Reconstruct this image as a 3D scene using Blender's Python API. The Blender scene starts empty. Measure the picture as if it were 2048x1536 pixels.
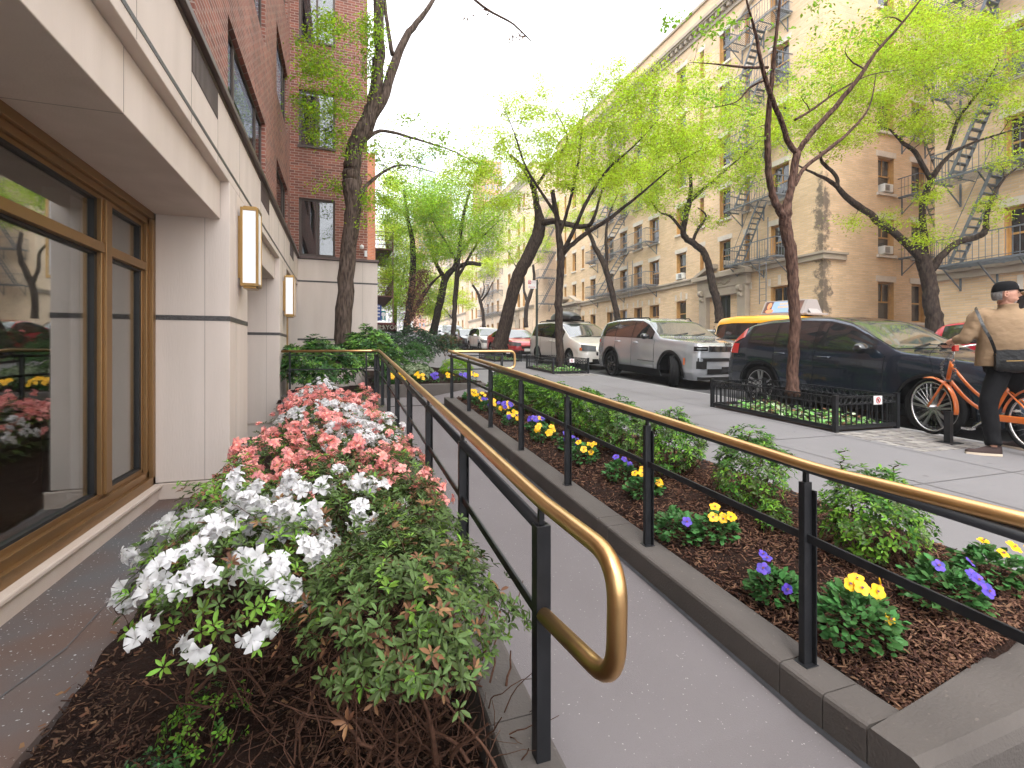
import bpy, bmesh, math, random
import numpy as np
from mathutils import Vector, Matrix
C = bpy.context.scene
COL = C.collection
rad = math.radians
# ---------------------------------------------------------------- camera, sky, sun
H = 1.5                     # camera height
F = 980.0                   # focal length in pixels of a 2048 wide picture
TH = rad(19.08)
SN, CS = math.sin(TH), math.cos(TH)
cam_d = bpy.data.cameras.new("camera")
cam = bpy.data.objects.new("camera", cam_d)
COL.objects.link(cam)
cam.location = (0, 0, H)
cam.rotation_euler = (rad(90), 0, -TH)
cam_d.sensor_width = 36.0
cam_d.lens = 36.0 * F / 2048.0
cam_d.shift_y = -62.0 / 2048.0
cam_d.clip_start = 0.05
cam_d.clip_end = 2000
C.camera = cam
C.render.resolution_x = 1024
C.render.resolution_y = 768
C.view_settings.view_transform = 'Standard'
C.view_settings.look = 'None'
C.view_settings.gamma = 1.0
C.view_settings.exposure = 1.40
SUN_EL, SUN_AZ = rad(58), rad(200)   # azimuth measured clockwise from +Y
w = bpy.data.worlds.new("World")
C.world = w
w.use_nodes = True
wn, wl = w.node_tree.nodes, w.node_tree.links
bg = wn['Background']
sky = wn.new('ShaderNodeTexSky')
sky.sky_type = 'NISHITA'
sky.sun_disc = False
sky.sun_elevation = SUN_EL
sky.sun_rotation = SUN_AZ
sky.air_density = 1.0
sky.dust_density = 4.0
hs = wn.new('ShaderNodeHueSaturation')
hs.inputs['Saturation'].default_value = 0.12
wl.new(sky.outputs[0], hs.inputs['Color'])
mx = wn.new('ShaderNodeMix'); mx.data_type = 'RGBA'; mx.blend_type = 'ADD'
mx.inputs[0].default_value = 1.0
wl.new(hs.outputs[0], mx.inputs[6])
mx.inputs[7].default_value = (6.5, 6.6, 6.9, 1)      # even cloud cover
wl.new(mx.outputs[2], bg.inputs['Color'])
bg.inputs['Strength'].default_value = 0.12
sun_d = bpy.data.lights.new("sun", 'SUN')
sun_d.energy = 1.0
sun_d.angle = rad(25)
sun_d.color = (1.0, 0.96, 0.9)
sun = bpy.data.objects.new("sun", sun_d)
COL.objects.link(sun)
sd = Vector((math.sin(SUN_AZ) * math.cos(SUN_EL), math.cos(SUN_AZ) * math.cos(SUN_EL), math.sin(SUN_EL)))
sun.rotation_euler = sd.to_track_quat('Z', 'Y').to_euler()
sun.location = (0, -10, 40)

# ---------------------------------------------------------------- measuring helpers
def P(px, py, D):
    la = (px - 1024.0) / F * D
    return Vector((D * SN + la * CS, D * CS - la * SN, H + (706.0 - py) / F * D))
def zs(y): return 0.32 + 0.0444 * y          # sidewalk level
def zr(y): return 0.19 + 0.047 * y           # road level
def ramp_z(y): return 0.02 + 0.07 * (min(max(y, 1.5), 9.1) - 1.5)
def kerb_z(y): return ramp_z(y) + 0.14

# ---------------------------------------------------------------- tags
def tag(o, label=None, cat=None, group=None, kind=None):
    if label: o['label'] = label
    if cat: o['category'] = cat
    if group: o['group'] = group
    if kind: o['kind'] = kind
    return o
def thing(name, label, cat, loc=(0, 0, 0), group=None, rz=0.0):
    o = bpy.data.objects.new(name, None)
    COL.objects.link(o)
    o.location = loc
    o.rotation_euler = (0, 0, rz)
    o.empty_display_size = 0.2
    return tag(o, label, cat, group)
def adopt(o, parent):
    if parent is not None:
        o.parent = parent
        if parent.type == 'EMPTY' and not parent.get('local'):
            o.matrix_parent_inverse = Matrix.LocRotScale(parent.location, parent.rotation_euler, parent.scale).inverted()
    return o
def kids(o): return [c for c in ALL if c.parent == o]
ALL = []
def copy_tree(o, parent=None):
    c = o.copy(); COL.objects.link(c); ALL.append(c)
    if parent is not None: c.parent = parent
    for ch in kids(o): copy_tree(ch, c)
    return c

# ---------------------------------------------------------------- mesh builder
class MB:
    def __init__(s): s.v = []; s.f = []; s.mi = []; s.m = 0
    def add(s, vs, fs):
        b = len(s.v); s.v.extend([tuple(p) for p in vs])
        for f in fs: s.f.append(tuple(i + b for i in f)); s.mi.append(s.m)
        return s
    def box(s, x0, x1, y0, y1, z0, z1):
        if x0 > x1: x0, x1 = x1, x0
        if y0 > y1: y0, y1 = y1, y0
        return s.add([(x0,y0,z0),(x1,y0,z0),(x1,y1,z0),(x0,y1,z0),(x0,y0,z1),(x1,y0,z1),(x1,y1,z1),(x0,y1,z1)],
                     [(0,3,2,1),(4,5,6,7),(0,1,5,4),(1,2,6,5),(2,3,7,6),(3,0,4,7)])
    def obox(s, c, ax, ay, az):
        c = Vector(c); ax = Vector(ax); ay = Vector(ay); az = Vector(az)
        vs = [c - ax - ay - az, c + ax - ay - az, c + ax + ay - az, c - ax + ay - az,
              c - ax - ay + az, c + ax - ay + az, c + ax + ay + az, c - ax + ay + az]
        return s.add(vs, [(0,3,2,1),(4,5,6,7),(0,1,5,4),(1,2,6,5),(2,3,7,6),(3,0,4,7)])
    def bar(s, a, b, w, h, up=(0, 0, 1)):
        a = Vector(a); b = Vector(b); d = b - a; L = d.length
        if L < 1e-6: return s
        d /= L; u = Vector(up); sd_ = d.cross(u)
        if sd_.length < 1e-3: sd_ = d.cross(Vector((1, 0, 0)))
        sd_.normalize(); u = sd_.cross(d)
        return s.obox((a + b) / 2, d * L / 2, sd_ * w / 2, u * h / 2)
    def quad(s, a, b, c, d): return s.add([a, b, c, d], [(0, 1, 2, 3)])
    def prism(s, pts, vec):
        n = len(pts); vec = Vector(vec)
        vs = [Vector(p) for p in pts] + [Vector(p) + vec for p in pts]
        fs = [tuple(range(n))[::-1], tuple(range(n, 2 * n))] + [(i, (i + 1) % n, n + (i + 1) % n, n + i) for i in range(n)]
        return s.add(vs, fs)
    def tube(s, pts, r, n=8, cap=True, closed=False):
        pts = [Vector(p) for p in pts]; m = len(pts)
        rs = r if isinstance(r, (list, tuple)) else [r] * m
        vs = []; prev = None
        for i, p in enumerate(pts):
            if closed: d = pts[(i + 1) % m] - pts[i - 1]
            else: d = pts[min(i + 1, m - 1)] - pts[max(i - 1, 0)]
            if d.length < 1e-9: d = Vector((0, 0, 1))
            d.normalize()
            if prev is None:
                a = d.orthogonal().normalized()
            else:
                a = prev - d * prev.dot(d)
                a = a.normalized() if a.length > 1e-6 else d.orthogonal().normalized()
            prev = a; b = d.cross(a)
            for k in range(n):
                t = 2 * math.pi * k / n
                vs.append(p + (a * math.cos(t) + b * math.sin(t)) * rs[i])
        fs = []
        for i in range(m if closed else m - 1):
            j = (i + 1) % m
            for k in range(n):
                l = (k + 1) % n
                fs.append((i * n + k, i * n + l, j * n + l, j * n + k))
        if cap and not closed:
            fs.append(tuple(range(n))[::-1]); fs.append(tuple((m - 1) * n + k for k in range(n)))
        return s.add(vs, fs)
    def lathe(s, prof, c=(0, 0, 0), axis='z', n=24):
        c = Vector(c); vs = []; m = len(prof)
        for r, h in prof:
            for k in range(n):
                t = 2 * math.pi * k / n; x, y = r * math.cos(t), r * math.sin(t)
                p = {'z': (x, y, h), 'x': (h, x, y), 'y': (x, h, y)}[axis]
                vs.append(c + Vector(p))
        fs = [(i * n + k, i * n + (k + 1) % n, (i + 1) * n + (k + 1) % n, (i + 1) * n + k) for i in range(m - 1) for k in range(n)]
        return s.add(vs, fs)
    def grid(s, rows):
        m = len(rows); n = len(rows[0])
        vs = [p for r in rows for p in r]
        return s.add(vs, [(i * n + j, i * n + j + 1, (i + 1) * n + j + 1, (i + 1) * n + j) for i in range(m - 1) for j in range(n - 1)])
    def build(s, name, mat, parent=None, smooth=False, bevel=0.0, sub=0, auto=None, weld=False):
        me = bpy.data.meshes.new(name)
        me.from_pydata(s.v, [], s.f)
        mats = mat if isinstance(mat, (list, tuple)) else [mat]
        for m_ in mats: me.materials.append(m_)
        if len(mats) > 1: me.polygons.foreach_set('material_index', s.mi)
        if smooth: me.polygons.foreach_set('use_smooth', [True] * len(me.polygons))
        me.update()
        if weld or auto:
            bm = bmesh.new(); bm.from_mesh(me)
            bmesh.ops.remove_doubles(bm, verts=bm.verts, dist=1e-4)
            bmesh.ops.recalc_face_normals(bm, faces=bm.faces)
            if auto:
                for e in bm.edges:
                    if len(e.link_faces) == 2 and e.calc_face_angle(0) > rad(auto): e.smooth = False
            bm.to_mesh(me); bm.free()
        o = bpy.data.objects.new(name, me)
        COL.objects.link(o); ALL.append(o)
        if bevel:
            b = o.modifiers.new('bevel', 'BEVEL'); b.width = bevel; b.segments = 2; b.limit_method = 'ANGLE'; b.angle_limit = rad(40)
        if sub:
            b = o.modifiers.new('sub', 'SUBSURF'); b.levels = sub; b.render_levels = sub
        return adopt(o, parent)
def np_mesh(name, verts, faces, mat, parent=None, smooth=False, mi=None):
    """verts (N,3) array, faces (M,k) array"""
    me = bpy.data.meshes.new(name)
    N = len(verts); M, k = faces.shape
    me.vertices.add(N); me.vertices.foreach_set('co', np.asarray(verts, dtype=np.float32).ravel())
    me.loops.add(M * k); me.loops.foreach_set('vertex_index', faces.astype(np.int32).ravel())
    me.polygons.add(M); me.polygons.foreach_set('loop_start', np.arange(0, M * k, k, dtype=np.int32))
    try: me.polygons.foreach_set('loop_total', np.full(M, k, dtype=np.int32))
    except Exception: pass
    mats = mat if isinstance(mat, (list, tuple)) else [mat]
    for m_ in mats: me.materials.append(m_)
    if mi is not None: me.polygons.foreach_set('material_index', np.asarray(mi, dtype=np.int32))
    me.polygons.foreach_set('use_smooth', np.full(M, bool(smooth)))
    me.update(calc_edges=True)
    o = bpy.data.objects.new(name, me); COL.objects.link(o); ALL.append(o)
    return adopt(o, parent)

# ---------------------------------------------------------------- materials
MATS = {}
def S(c):   # sRGB 0-255 to linear
    return tuple(((x / 255.0) / 12.92 if x / 255.0 < 0.04045 else ((x / 255.0 + 0.055) / 1.055) ** 2.4) for x in c) + (1,)
def mat(name, col, rough=0.6, metal=0.0, var=None, scale=8.0, amt=0.5, bump=0.0, bscale=60.0, stretch=(1, 1, 1), spec=0.5,
        coat=0.0, trans=None, emit=None, detail=4.0, isl=0.0, speck=None):
    """col linear rgb; var second colour mixed in by noise; isl random brightness per mesh island"""
    m = bpy.data.materials.new(name); m.use_nodes = True
    n, l = m.node_tree.nodes, m.node_tree.links
    b = n['Principled BSDF']
    col = tuple(col[:3]) + (1,)
    if spec == 0.5 and rough >= 0.7: spec = 0.12
    b.inputs['Base Color'].default_value = col
    b.inputs['Roughness'].default_value = rough
    b.inputs['Metallic'].default_value = metal
    b.inputs['Specular IOR Level'].default_value = spec
    b.inputs['Coat Weight'].default_value = coat
    b.inputs['Coat Roughness'].default_value = 0.04
    tc = n.new('ShaderNodeTexCoord'); mp = n.new('ShaderNodeMapping')
    mp.inputs['Scale'].default_value = stretch
    l.new(tc.outputs['Object'], mp.inputs[0])
    cur = None
    if var is not None:
        t = n.new('ShaderNodeTexNoise'); t.inputs['Scale'].default_value = scale; t.inputs['Detail'].default_value = detail
        l.new(mp.outputs[0], t.inputs['Vector'])
        r = n.new('ShaderNodeValToRGB'); r.color_ramp.elements[0].position = 0.5 - amt / 2; r.color_ramp.elements[1].position = 0.5 + amt / 2
        r.color_ramp.elements[0].color = col; r.color_ramp.elements[1].color = tuple(var[:3]) + (1,)
        l.new(t.outputs[0], r.inputs[0]); cur = r.outputs[0]
    if speck is not None:      # (colour, scale, threshold)
        t = n.new('ShaderNodeTexNoise'); t.inputs['Scale'].default_value = speck[1]; t.inputs['Detail'].default_value = 1
        l.new(mp.outputs[0], t.inputs['Vector'])
        r = n.new('ShaderNodeValToRGB'); r.color_ramp.elements[0].position = speck[2]; r.color_ramp.elements[1].position = min(1, speck[2] + 0.04)
        l.new(t.outputs[0], r.inputs[0])
        q = n.new('ShaderNodeMix'); q.data_type = 'RGBA'
        l.new(r.outputs[0], q.inputs[0])
        if cur is not None: l.new(cur, q.inputs[6])
        else: q.inputs[6].default_value = col
        q.inputs[7].default_value = tuple(speck[0][:3]) + (1,)
        cur = q.outputs[2]
    if isl:
        g = n.new('ShaderNodeNewGeometry'); mr = n.new('ShaderNodeMapRange')
        mr.inputs['To Min'].default_value = 1 - isl; mr.inputs['To Max'].default_value = 1 + isl
        l.new(g.outputs['Random Per Island'], mr.inputs['Value'])
        h_ = n.new('ShaderNodeHueSaturation')
        if cur is not None: l.new(cur, h_.inputs['Color'])
        else: h_.inputs['Color'].default_value = col
        l.new(mr.outputs[0], h_.inputs['Value'])
        mr2 = n.new('ShaderNodeMapRange'); mr2.inputs['To Min'].default_value = 0.485; mr2.inputs['To Max'].default_value = 0.515
        l.new(g.outputs['Random Per Island'], mr2.inputs['Value']); l.new(mr2.outputs[0], h_.inputs['Hue'])
        cur = h_.outputs[0]
    if cur is not None: l.new(cur, b.inputs['Base Color'])
    if bump:
        t = n.new('ShaderNodeTexNoise'); t.inputs['Scale'].default_value = bscale; t.inputs['Detail'].default_value = 6
        l.new(mp.outputs[0], t.inputs['Vector'])
        bp = n.new('ShaderNodeBump'); bp.inputs['Strength'].default_value = min(1, bump); bp.inputs['Distance'].default_value = 0.02 * max(1, bump)
        l.new(t.outputs[0], bp.inputs['Height']); l.new(bp.outputs[0], b.inputs['Normal'])
    if emit:
        b.inputs['Emission Color'].default_value = tuple(emit[:3]) + (1,); b.inputs['Emission Strength'].default_value = emit[3]
    if trans:                  # translucent leaf
        out = n['Material Output']; tr = n.new('ShaderNodeBsdfTranslucent'); ms = n.new('ShaderNodeMixShader')
        ms.inputs[0].default_value = trans
        if cur is not None: l.new(cur, tr.inputs['Color'])
        else: tr.inputs['Color'].default_value = col
        l.new(b.outputs[0], ms.inputs[1]); l.new(tr.outputs[0], ms.inputs[2]); l.new(ms.outputs[0], out.inputs['Surface'])
    MATS[name] = m
    return m
def brick_mat(name, c1, c2, mortar, bw, bh, ms, rough=0.85, streak=None, var=0.35, dirt=None):
    m = bpy.data.materials.new(name); m.use_nodes = True
    n, l = m.node_tree.nodes, m.node_tree.links; b = n['Principled BSDF']; b.inputs['Roughness'].default_value = rough
    tc = n.new('ShaderNodeTexCoord'); sp = n.new('ShaderNodeSeparateXYZ'); l.new(tc.outputs['Object'], sp.inputs[0])
    ad = n.new('ShaderNodeMath'); l.new(sp.outputs[0], ad.inputs[0]); l.new(sp.outputs[1], ad.inputs[1])
    cb = n.new('ShaderNodeCombineXYZ'); l.new(ad.outputs[0], cb.inputs[0]); l.new(sp.outputs[2], cb.inputs[1])
    br = n.new('ShaderNodeTexBrick'); l.new(cb.outputs[0], br.inputs['Vector'])
    br.inputs['Scale'].default_value = 1.0; br.inputs['Brick Width'].default_value = bw; br.inputs['Row Height'].default_value = bh
    br.inputs['Mortar Size'].default_value = ms; br.inputs['Mortar Smooth'].default_value = 0.1; br.inputs['Bias'].default_value = 0.0
    br.inputs['Color1'].default_value = tuple(c1[:3]) + (1,); br.inputs['Color2'].default_value = tuple(c2[:3]) + (1,)
    br.inputs['Mortar'].default_value = tuple(mortar[:3]) + (1,)
    ns = n.new('ShaderNodeTexNoise'); ns.inputs['Scale'].default_value = 1.1; ns.inputs['Detail'].default_value = 5; l.new(tc.outputs['Object'], ns.inputs['Vector'])
    mr = n.new('ShaderNodeMapRange'); mr.inputs['To Min'].default_value = 1 - var; mr.inputs['To Max'].default_value = 1 + var; l.new(ns.outputs[0], mr.inputs['Value'])
    hsv = n.new('ShaderNodeHueSaturation'); l.new(br.outputs['Color'], hsv.inputs['Color']); l.new(mr.outputs[0], hsv.inputs['Value'])
    out = hsv.outputs[0]
    if dirt:      # (colour, z/u window list handled by noise)
        n2 = n.new('ShaderNodeTexNoise'); n2.inputs['Scale'].default_value = 2.2; n2.inputs['Detail'].default_value = 8; n2.inputs['Roughness'].default_value = 0.75
        l.new(tc.outputs['Object'], n2.inputs['Vector'])
        # stain column along the vertical line u = dirt[1], half width dirt[2]
        sb = n.new('ShaderNodeMath'); sb.operation = 'SUBTRACT'; l.new(ad.outputs[0], sb.inputs[0]); sb.inputs[1].default_value = dirt[1]
        ab = n.new('ShaderNodeMath'); ab.operation = 'ABSOLUTE'; l.new(sb.outputs[0], ab.inputs[0])
        m1 = n.new('ShaderNodeMapRange'); m1.inputs['From Max'].default_value = dirt[2]; m1.inputs['To Min'].default_value = 0.2; m1.inputs['To Max'].default_value = -0.3; l.new(ab.outputs[0], m1.inputs['Value'])
        z1 = n.new('ShaderNodeMapRange'); z1.inputs['From Min'].default_value = 8.5; z1.inputs['From Max'].default_value = 12.5; z1.inputs['To Min'].default_value = 0; z1.inputs['To Max'].default_value = -0.4; l.new(sp.outputs[2], z1.inputs['Value'])
        a1 = n.new('ShaderNodeMath'); l.new(m1.outputs[0], a1.inputs[0]); l.new(n2.outputs[0], a1.inputs[1])
        a2 = n.new('ShaderNodeMath'); l.new(a1.outputs[0], a2.inputs[0]); l.new(z1.outputs[0], a2.inputs[1])
        r = n.new('ShaderNodeMapRange'); r.inputs['From Min'].default_value = 0.54; r.inputs['From Max'].default_value = 0.66; r.inputs['To Max'].default_value = 0.85; l.new(a2.outputs[0], r.inputs['Value'])
        q = n.new('ShaderNodeMix'); q.data_type = 'RGBA'; l.new(r.outputs[0], q.inputs[0]); l.new(out, q.inputs[6]); q.inputs[7].default_value = tuple(dirt[0][:3]) + (1,)
        out = q.outputs[2]
    l.new(out, b.inputs['Base Color'])
    bp = n.new('ShaderNodeBump'); bp.inputs['Strength'].default_value = 0.5; bp.inputs['Distance'].default_value = 0.008; bp.invert = True
    l.new(br.outputs['Fac'], bp.inputs['Height']); l.new(bp.outputs[0], b.inputs['Normal'])
    return m
def glass_mat(name, tint=(0.9, 0.92, 0.92), refl=0.35, rough=0.02):
    m = bpy.data.materials.new(name); m.use_nodes = True
    n, l = m.node_tree.nodes, m.node_tree.links
    n.remove(n['Principled BSDF']); out = n['Material Output']
    g = n.new('ShaderNodeBsdfGlossy'); g.inputs['Roughness'].default_value = rough; g.inputs['Color'].default_value = (0.92, 0.94, 0.95, 1)
    t = n.new('ShaderNodeBsdfTransparent'); t.inputs['Color'].default_value = tuple(tint) + (1,)
    lw = n.new('ShaderNodeLayerWeight'); lw.inputs['Blend'].default_value = 0.35
    mr = n.new('ShaderNodeMapRange'); mr.inputs['To Min'].default_value = refl * 0.45; mr.inputs['To Max'].default_value = min(1, refl * 2.2); l.new(lw.outputs['Fresnel'], mr.inputs['Value'])
    ms = n.new('ShaderNodeMixShader'); l.new(mr.outputs[0], ms.inputs[0]); l.new(t.outputs[0], ms.inputs[1]); l.new(g.outputs[0], ms.inputs[2]); l.new(ms.outputs[0], out.inputs['Surface'])
    return m

stone = mat('limestone', (0.70, 0.62, 0.565), 0.75, var=(0.585, 0.51, 0.455), scale=2.2, amt=0.6, bump=0.12, bscale=40, stretch=(1.6, 1.6, 0.22), detail=9)
stone_joint = mat('stone_joint', (0.33, 0.29, 0.26), 0.9)
band = mat('dark_band', (0.045, 0.042, 0.042), 0.45, var=(0.09, 0.085, 0.085), scale=70, amt=0.3, bump=0.6, bscale=80)
brass = mat('aged_brass', (0.42, 0.27, 0.10), 0.32, 1.0, var=(0.30, 0.18, 0.075), scale=5, amt=0.7, bump=0.03, bscale=90)
bronze = mat('bronze_frame', (0.34, 0.20, 0.085), 0.42, 0.75, var=(0.24, 0.14, 0.06), scale=3, amt=0.8, stretch=(1, 1, 0.3))
goldr = mat('brass_handrail', (0.72, 0.47, 0.22), 0.34, 1.0, var=(0.58, 0.34, 0.15), scale=6, amt=0.55, bump=0.02, bscale=120)
blackp = mat('black_painted_steel', (0.010, 0.0105, 0.012), 0.42, 0.0, var=(0.016, 0.0165, 0.019), scale=12, amt=0.4, bump=0.05, bscale=50, spec=0.28)
brownm = mat('brown_metal_cornice', (0.085, 0.055, 0.05), 0.45, 0.3, var=(0.12, 0.085, 0.075), scale=4)
darkv = mat('dark_vent', (0.035, 0.025, 0.022), 0.6)
redbrick = brick_mat('red_brick', (0.32, 0.112, 0.075), (0.165, 0.06, 0.044), (0.38, 0.29, 0.24), 0.215, 0.073, 0.008)
winframe = mat('bronze_window_frame', (0.075, 0.055, 0.045), 0.5, 0.2)
shopglass = glass_mat('shop_glass', (0.86, 0.86, 0.84), 0.36)
houseglass = glass_mat('window_glass', (0.35, 0.36, 0.38), 0.24)
dark_in = mat('dark_interior', (0.03, 0.028, 0.028), 0.9)  # near-black colour painted for the darkness of unlit rooms
window_backing = mat('window_backing', (0.16, 0.165, 0.165), 0.9, var=(0.08, 0.085, 0.085), scale=14, stretch=(1, 1, 0.05))  # grey curtain cloth
blackgasket = mat('black_gasket', (0.012, 0.012, 0.013), 0.5)
# ================================================================= ground
asphalt = mat('asphalt', (0.075, 0.075, 0.078), 0.9, var=(0.05, 0.05, 0.053), scale=3, amt=0.6, bump=0.3, bscale=160)
walk_c = mat('sidewalk_concrete', (0.175, 0.169, 0.173), 0.8, var=(0.135, 0.130, 0.133), scale=0.9, amt=0.7, bump=0.1, bscale=120, detail=9, speck=((0.12, 0.115, 0.115), 9, 0.735))
joint_m = mat('joint_line', (0.12, 0.115, 0.115), 0.9)
kerb_m = mat('dark_kerb_concrete', (0.115, 0.102, 0.094), 0.78, var=(0.066, 0.058, 0.053), scale=2.5, amt=0.9, bump=0.25, bscale=90, speck=((0.13, 0.112, 0.10), 45, 0.73))
ramp_m = mat('ramp_concrete', (0.165, 0.150, 0.153), 0.82, var=(0.128, 0.115, 0.117), scale=1.2, amt=0.7, bump=0.3, bscale=220, detail=9, speck=((0.36, 0.34, 0.33), 85, 0.735))
soil_m = mat('mulch_soil', (0.014, 0.0085, 0.0065), 0.95, var=(0.028, 0.014, 0.010), scale=20, amt=0.6, bump=1.0, bscale=55)
chip_m = mat('bark_chip', (0.150, 0.078, 0.052), 0.85, isl=0.8, var=(0.060, 0.028, 0.019), scale=30, amt=0.5)
chip_old = mat('old_bark_chip', (0.085, 0.045, 0.030), 0.9, isl=0.9, var=(0.026, 0.014, 0.010), scale=30, amt=0.5)
leaf_litter = mat('dry_leaf', (0.15, 0.075, 0.042), 0.8, isl=0.5)
cobble_m = mat('pit_paver_stone', (0.22, 0.205, 0.19), 0.85, isl=0.25, bump=0.3, bscale=60)

def strip(name, x0, x1, ys, zf, m, thick=0.0, kind='structure', xs=None):
    b = MB()
    X = xs or [x0, x1]
    b.grid([[(x, y, zf(y)) for x in X] for y in ys])
    o = b.build(name, m); 
    if kind: o['kind'] = kind
    return o
ys = [-12, 0, 10, 20, 30, 45, 60, 80, 110, 160, 240]
# one ground sheet to the horizon
b = MB(); b.grid([[(x, y, 0.19 + 0.047 * y - 1.3) for x in (-500, -6, 30, 500)] for y in (-60, 0, 40, 240, 250, 900)])
g = b.build('ground', mat('distant_ground', (0.11, 0.105, 0.10), 0.95, var=(0.08, 0.08, 0.075), scale=0.2)); g['kind'] = 'structure'
strip('road', 7.05, 16.4, ys, zr, asphalt)
# sidewalk on the near side, x 3.3 .. 6.9, with kerb
YC = 9.35
strip('sidewalk', 3.3, 6.9, [-12, 0, YC], zs, walk_c, xs=[3.3, 5.7, 6.9])
strip('sidewalk', 3.05, 6.9, [YC, 15.6], zs, walk_c, xs=[3.05, 5.7, 6.9])
strip('sidewalk', 0.9, 6.9, [15.6, 20, 40, 80, 160, 240], zs, walk_c, xs=[0.9, 5.7, 6.9])
b = MB()
for y0 in np.arange(-12, 240, 3.0):
    y1 = min(y0 + 2.99, 240)
    a = [(6.9, y0, zs(y0)), (7.05, y0, zs(y0) - 0.01), (7.05, y0, zr(y0) - 0.1), (6.9, y0, zr(y0) - 0.1)]
    c = [(6.9, y1, zs(y1)), (7.05, y1, zs(y1) - 0.01), (7.05, y1, zr(y1) - 0.1), (6.9, y1, zr(y1) - 0.1)]
    b.add(a + c, [(0, 1, 5, 4), (1, 2, 6, 5), (0, 3, 2, 1), (4, 5, 6, 7)])
k = b.build('street_kerb', mat('kerb_granite', (0.25, 0.245, 0.24), 0.8, var=(0.17, 0.165, 0.16), scale=5)); k['kind'] = 'structure'
# joints between the sidewalk flags
b = MB()
for y in np.arange(-2.2, 60, 1.62):
    x0 = 3.34 if y < 15.6 else 1.0
    b.quad((x0, y, zs(y) + .004), (6.9, y, zs(y) + .004), (6.9, y + .012, zs(y) + .0045), (x0, y + .012, zs(y) + .0045))
for x in (4.45, 5.62):
    b.quad((x, -6, zs(-6) + .004), (x + .012, -6, zs(-6) + .004), (x + .012, 60, zs(60) + .004), (x, 60, zs(60) + .004))
j = b.build('sidewalk_joints', joint_m); j['kind'] = 'structure'
# far pavement
strip('far_sidewalk', 16.4, 60, ys, lambda y: zr(y) + 0.14, walk_c)
b = MB(); b.grid([[(16.4, y, zr(y) + .14), (16.4, y, zr(y) - .1)] for y in ys]); o = b.build('far_kerb', MATS['kerb_granite']); o['kind'] = 'structure'

# ramp
yr = [-3, 0.5, 1.5, 3, 5, 7, 8.95]
strip('ramp', 0.66, 1.80, yr, ramp_z, ramp_m)
b = MB(); b.grid([[(x, y, ramp_z(y) + .0035) for x in (1.752, 1.781)] for y in (-3, .5, 1.5, 3, 5, 7, 8.9)]); o = b.build('ramp_sealant_line', mat('sealant', (0.055, 0.056, 0.062), .7, var=(.03, .03, .032), scale=12)); o['kind'] = 'structure'
# hairline cracks and small gum spots on the paving
b = MB(); rg = random.Random(17)
for _ in range(70):
    x, y = (rg.uniform(.75, 1.7), rg.uniform(2.5, 8)) if _ < 8 else (rg.uniform(3.4, 6.8), rg.uniform(1, 14)); z = (ramp_z(y) if x < 2 else zs(y)) + .003; r_ = rg.uniform(.004, .012)
    b.add([(x + r_ * math.cos(a) * rg.uniform(.8, 1.2), y + r_ * math.sin(a) * rg.uniform(.8, 1.2), z) for a in np.linspace(0, 6.283, 8)[:-1]], [tuple(range(7))])
o = b.build('gum_spots', mat('old_gum', (0.07, 0.066, 0.066), .8)); o['kind'] = 'structure'
# lower entry paving in front of the bed end
b = MB(); b.grid([[(x, y, 0.016 if x < 3 else 0.02) for x in (1.7, 2.6, 3.35)] for y in (-3, 1.2)]); o = b.build('entry_path', ramp_m); o['kind'] = 'structure'
# landing that carries the ramp over to the sidewalk
b = MB()
b.grid([[(x, y, ramp_z(10) + (zs(y) - ramp_z(10)) * t) for x, t in ((0.6, 0), (1.8, 0), (2.6, 0.6), (3.3, 1))] for y in (8.95, 9.35, 10.62)])
o = b.build('landing', ramp_m); o['kind'] = 'structure'

def kerb(name, x0, x1, y0, y1, zf, depth=0.55, joints=(), mt=None, label=None):
    """kerb running in y with rounded arrises, cut by joints"""
    cuts = [y0] + list(joints) + [y1]
    b = MB(); r = 0.018
    for i in range(len(cuts) - 1):
        a, c = cuts[i] + (0.003 if i else 0), cuts[i + 1] - 0.003
        rows = []
        for y in np.linspace(a, c, max(2, int((c - a) / 0.6) + 1)):
            z = zf(y)
            rows.append([(x0, y, z - depth), (x0, y, z - r), (x0 + r * .3, y, z - r * .3), (x0 + r, y, z), (x1 - r, y, z), (x1 - r * .3, y, z - r * .3), (x1, y, z - r), (x1, y, z - depth)])
        b.grid(rows)
        n = len(rows[0]); k0 = len(b.v) - n * len(rows); k1 = len(b.v) - n
        b.f.append(tuple(range(k0, k0 + n))); b.mi.append(0); b.f.append(tuple(range(k1, k1 + n))[::-1]); b.mi.append(0)
    o = b.build(name, mt or kerb_m, weld=False); o['kind'] = 'structure'
    return o
kerb('left_kerb', 0.50, 0.69, 0.3, 10.4, kerb_z, joints=(1.35, 1.68, 3.4, 5.6, 7.8))
kerb('right_kerb', 1.78, 1.985, 1.25, 9.0, kerb_z, joints=(1.42, 1.62, 3.07, 3.22, 5.2, 7.2))
# near end of the right bed, rising to the pavement with a rounded nose
b = MB(); rows = []
for x in np.linspace(1.78, 3.36, 12):
    t = (x - 1.78) / 1.58; z = kerb_z(1.2) + t * (zs(1.2) - kerb_z(1.2)); ya = 1.05 - 0.05 * math.sin(t * 3) + .0 * t; yb = 1.245 + 0.10 * t ** 1.5
    rows.append([(x, ya, z - .6), (x, ya, z - .05), (x, ya + .015, z - .016), (x, ya + .05, z), (x, yb - .01, z + .001), (x, yb, z - .012), (x, yb, z - .5)])
b.grid(rows); n = 7
b.f.append(tuple(range(0, n))); b.mi.append(0)
o = b.build('end_kerb', kerb_m, smooth=False); o['kind'] = 'structure'
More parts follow.
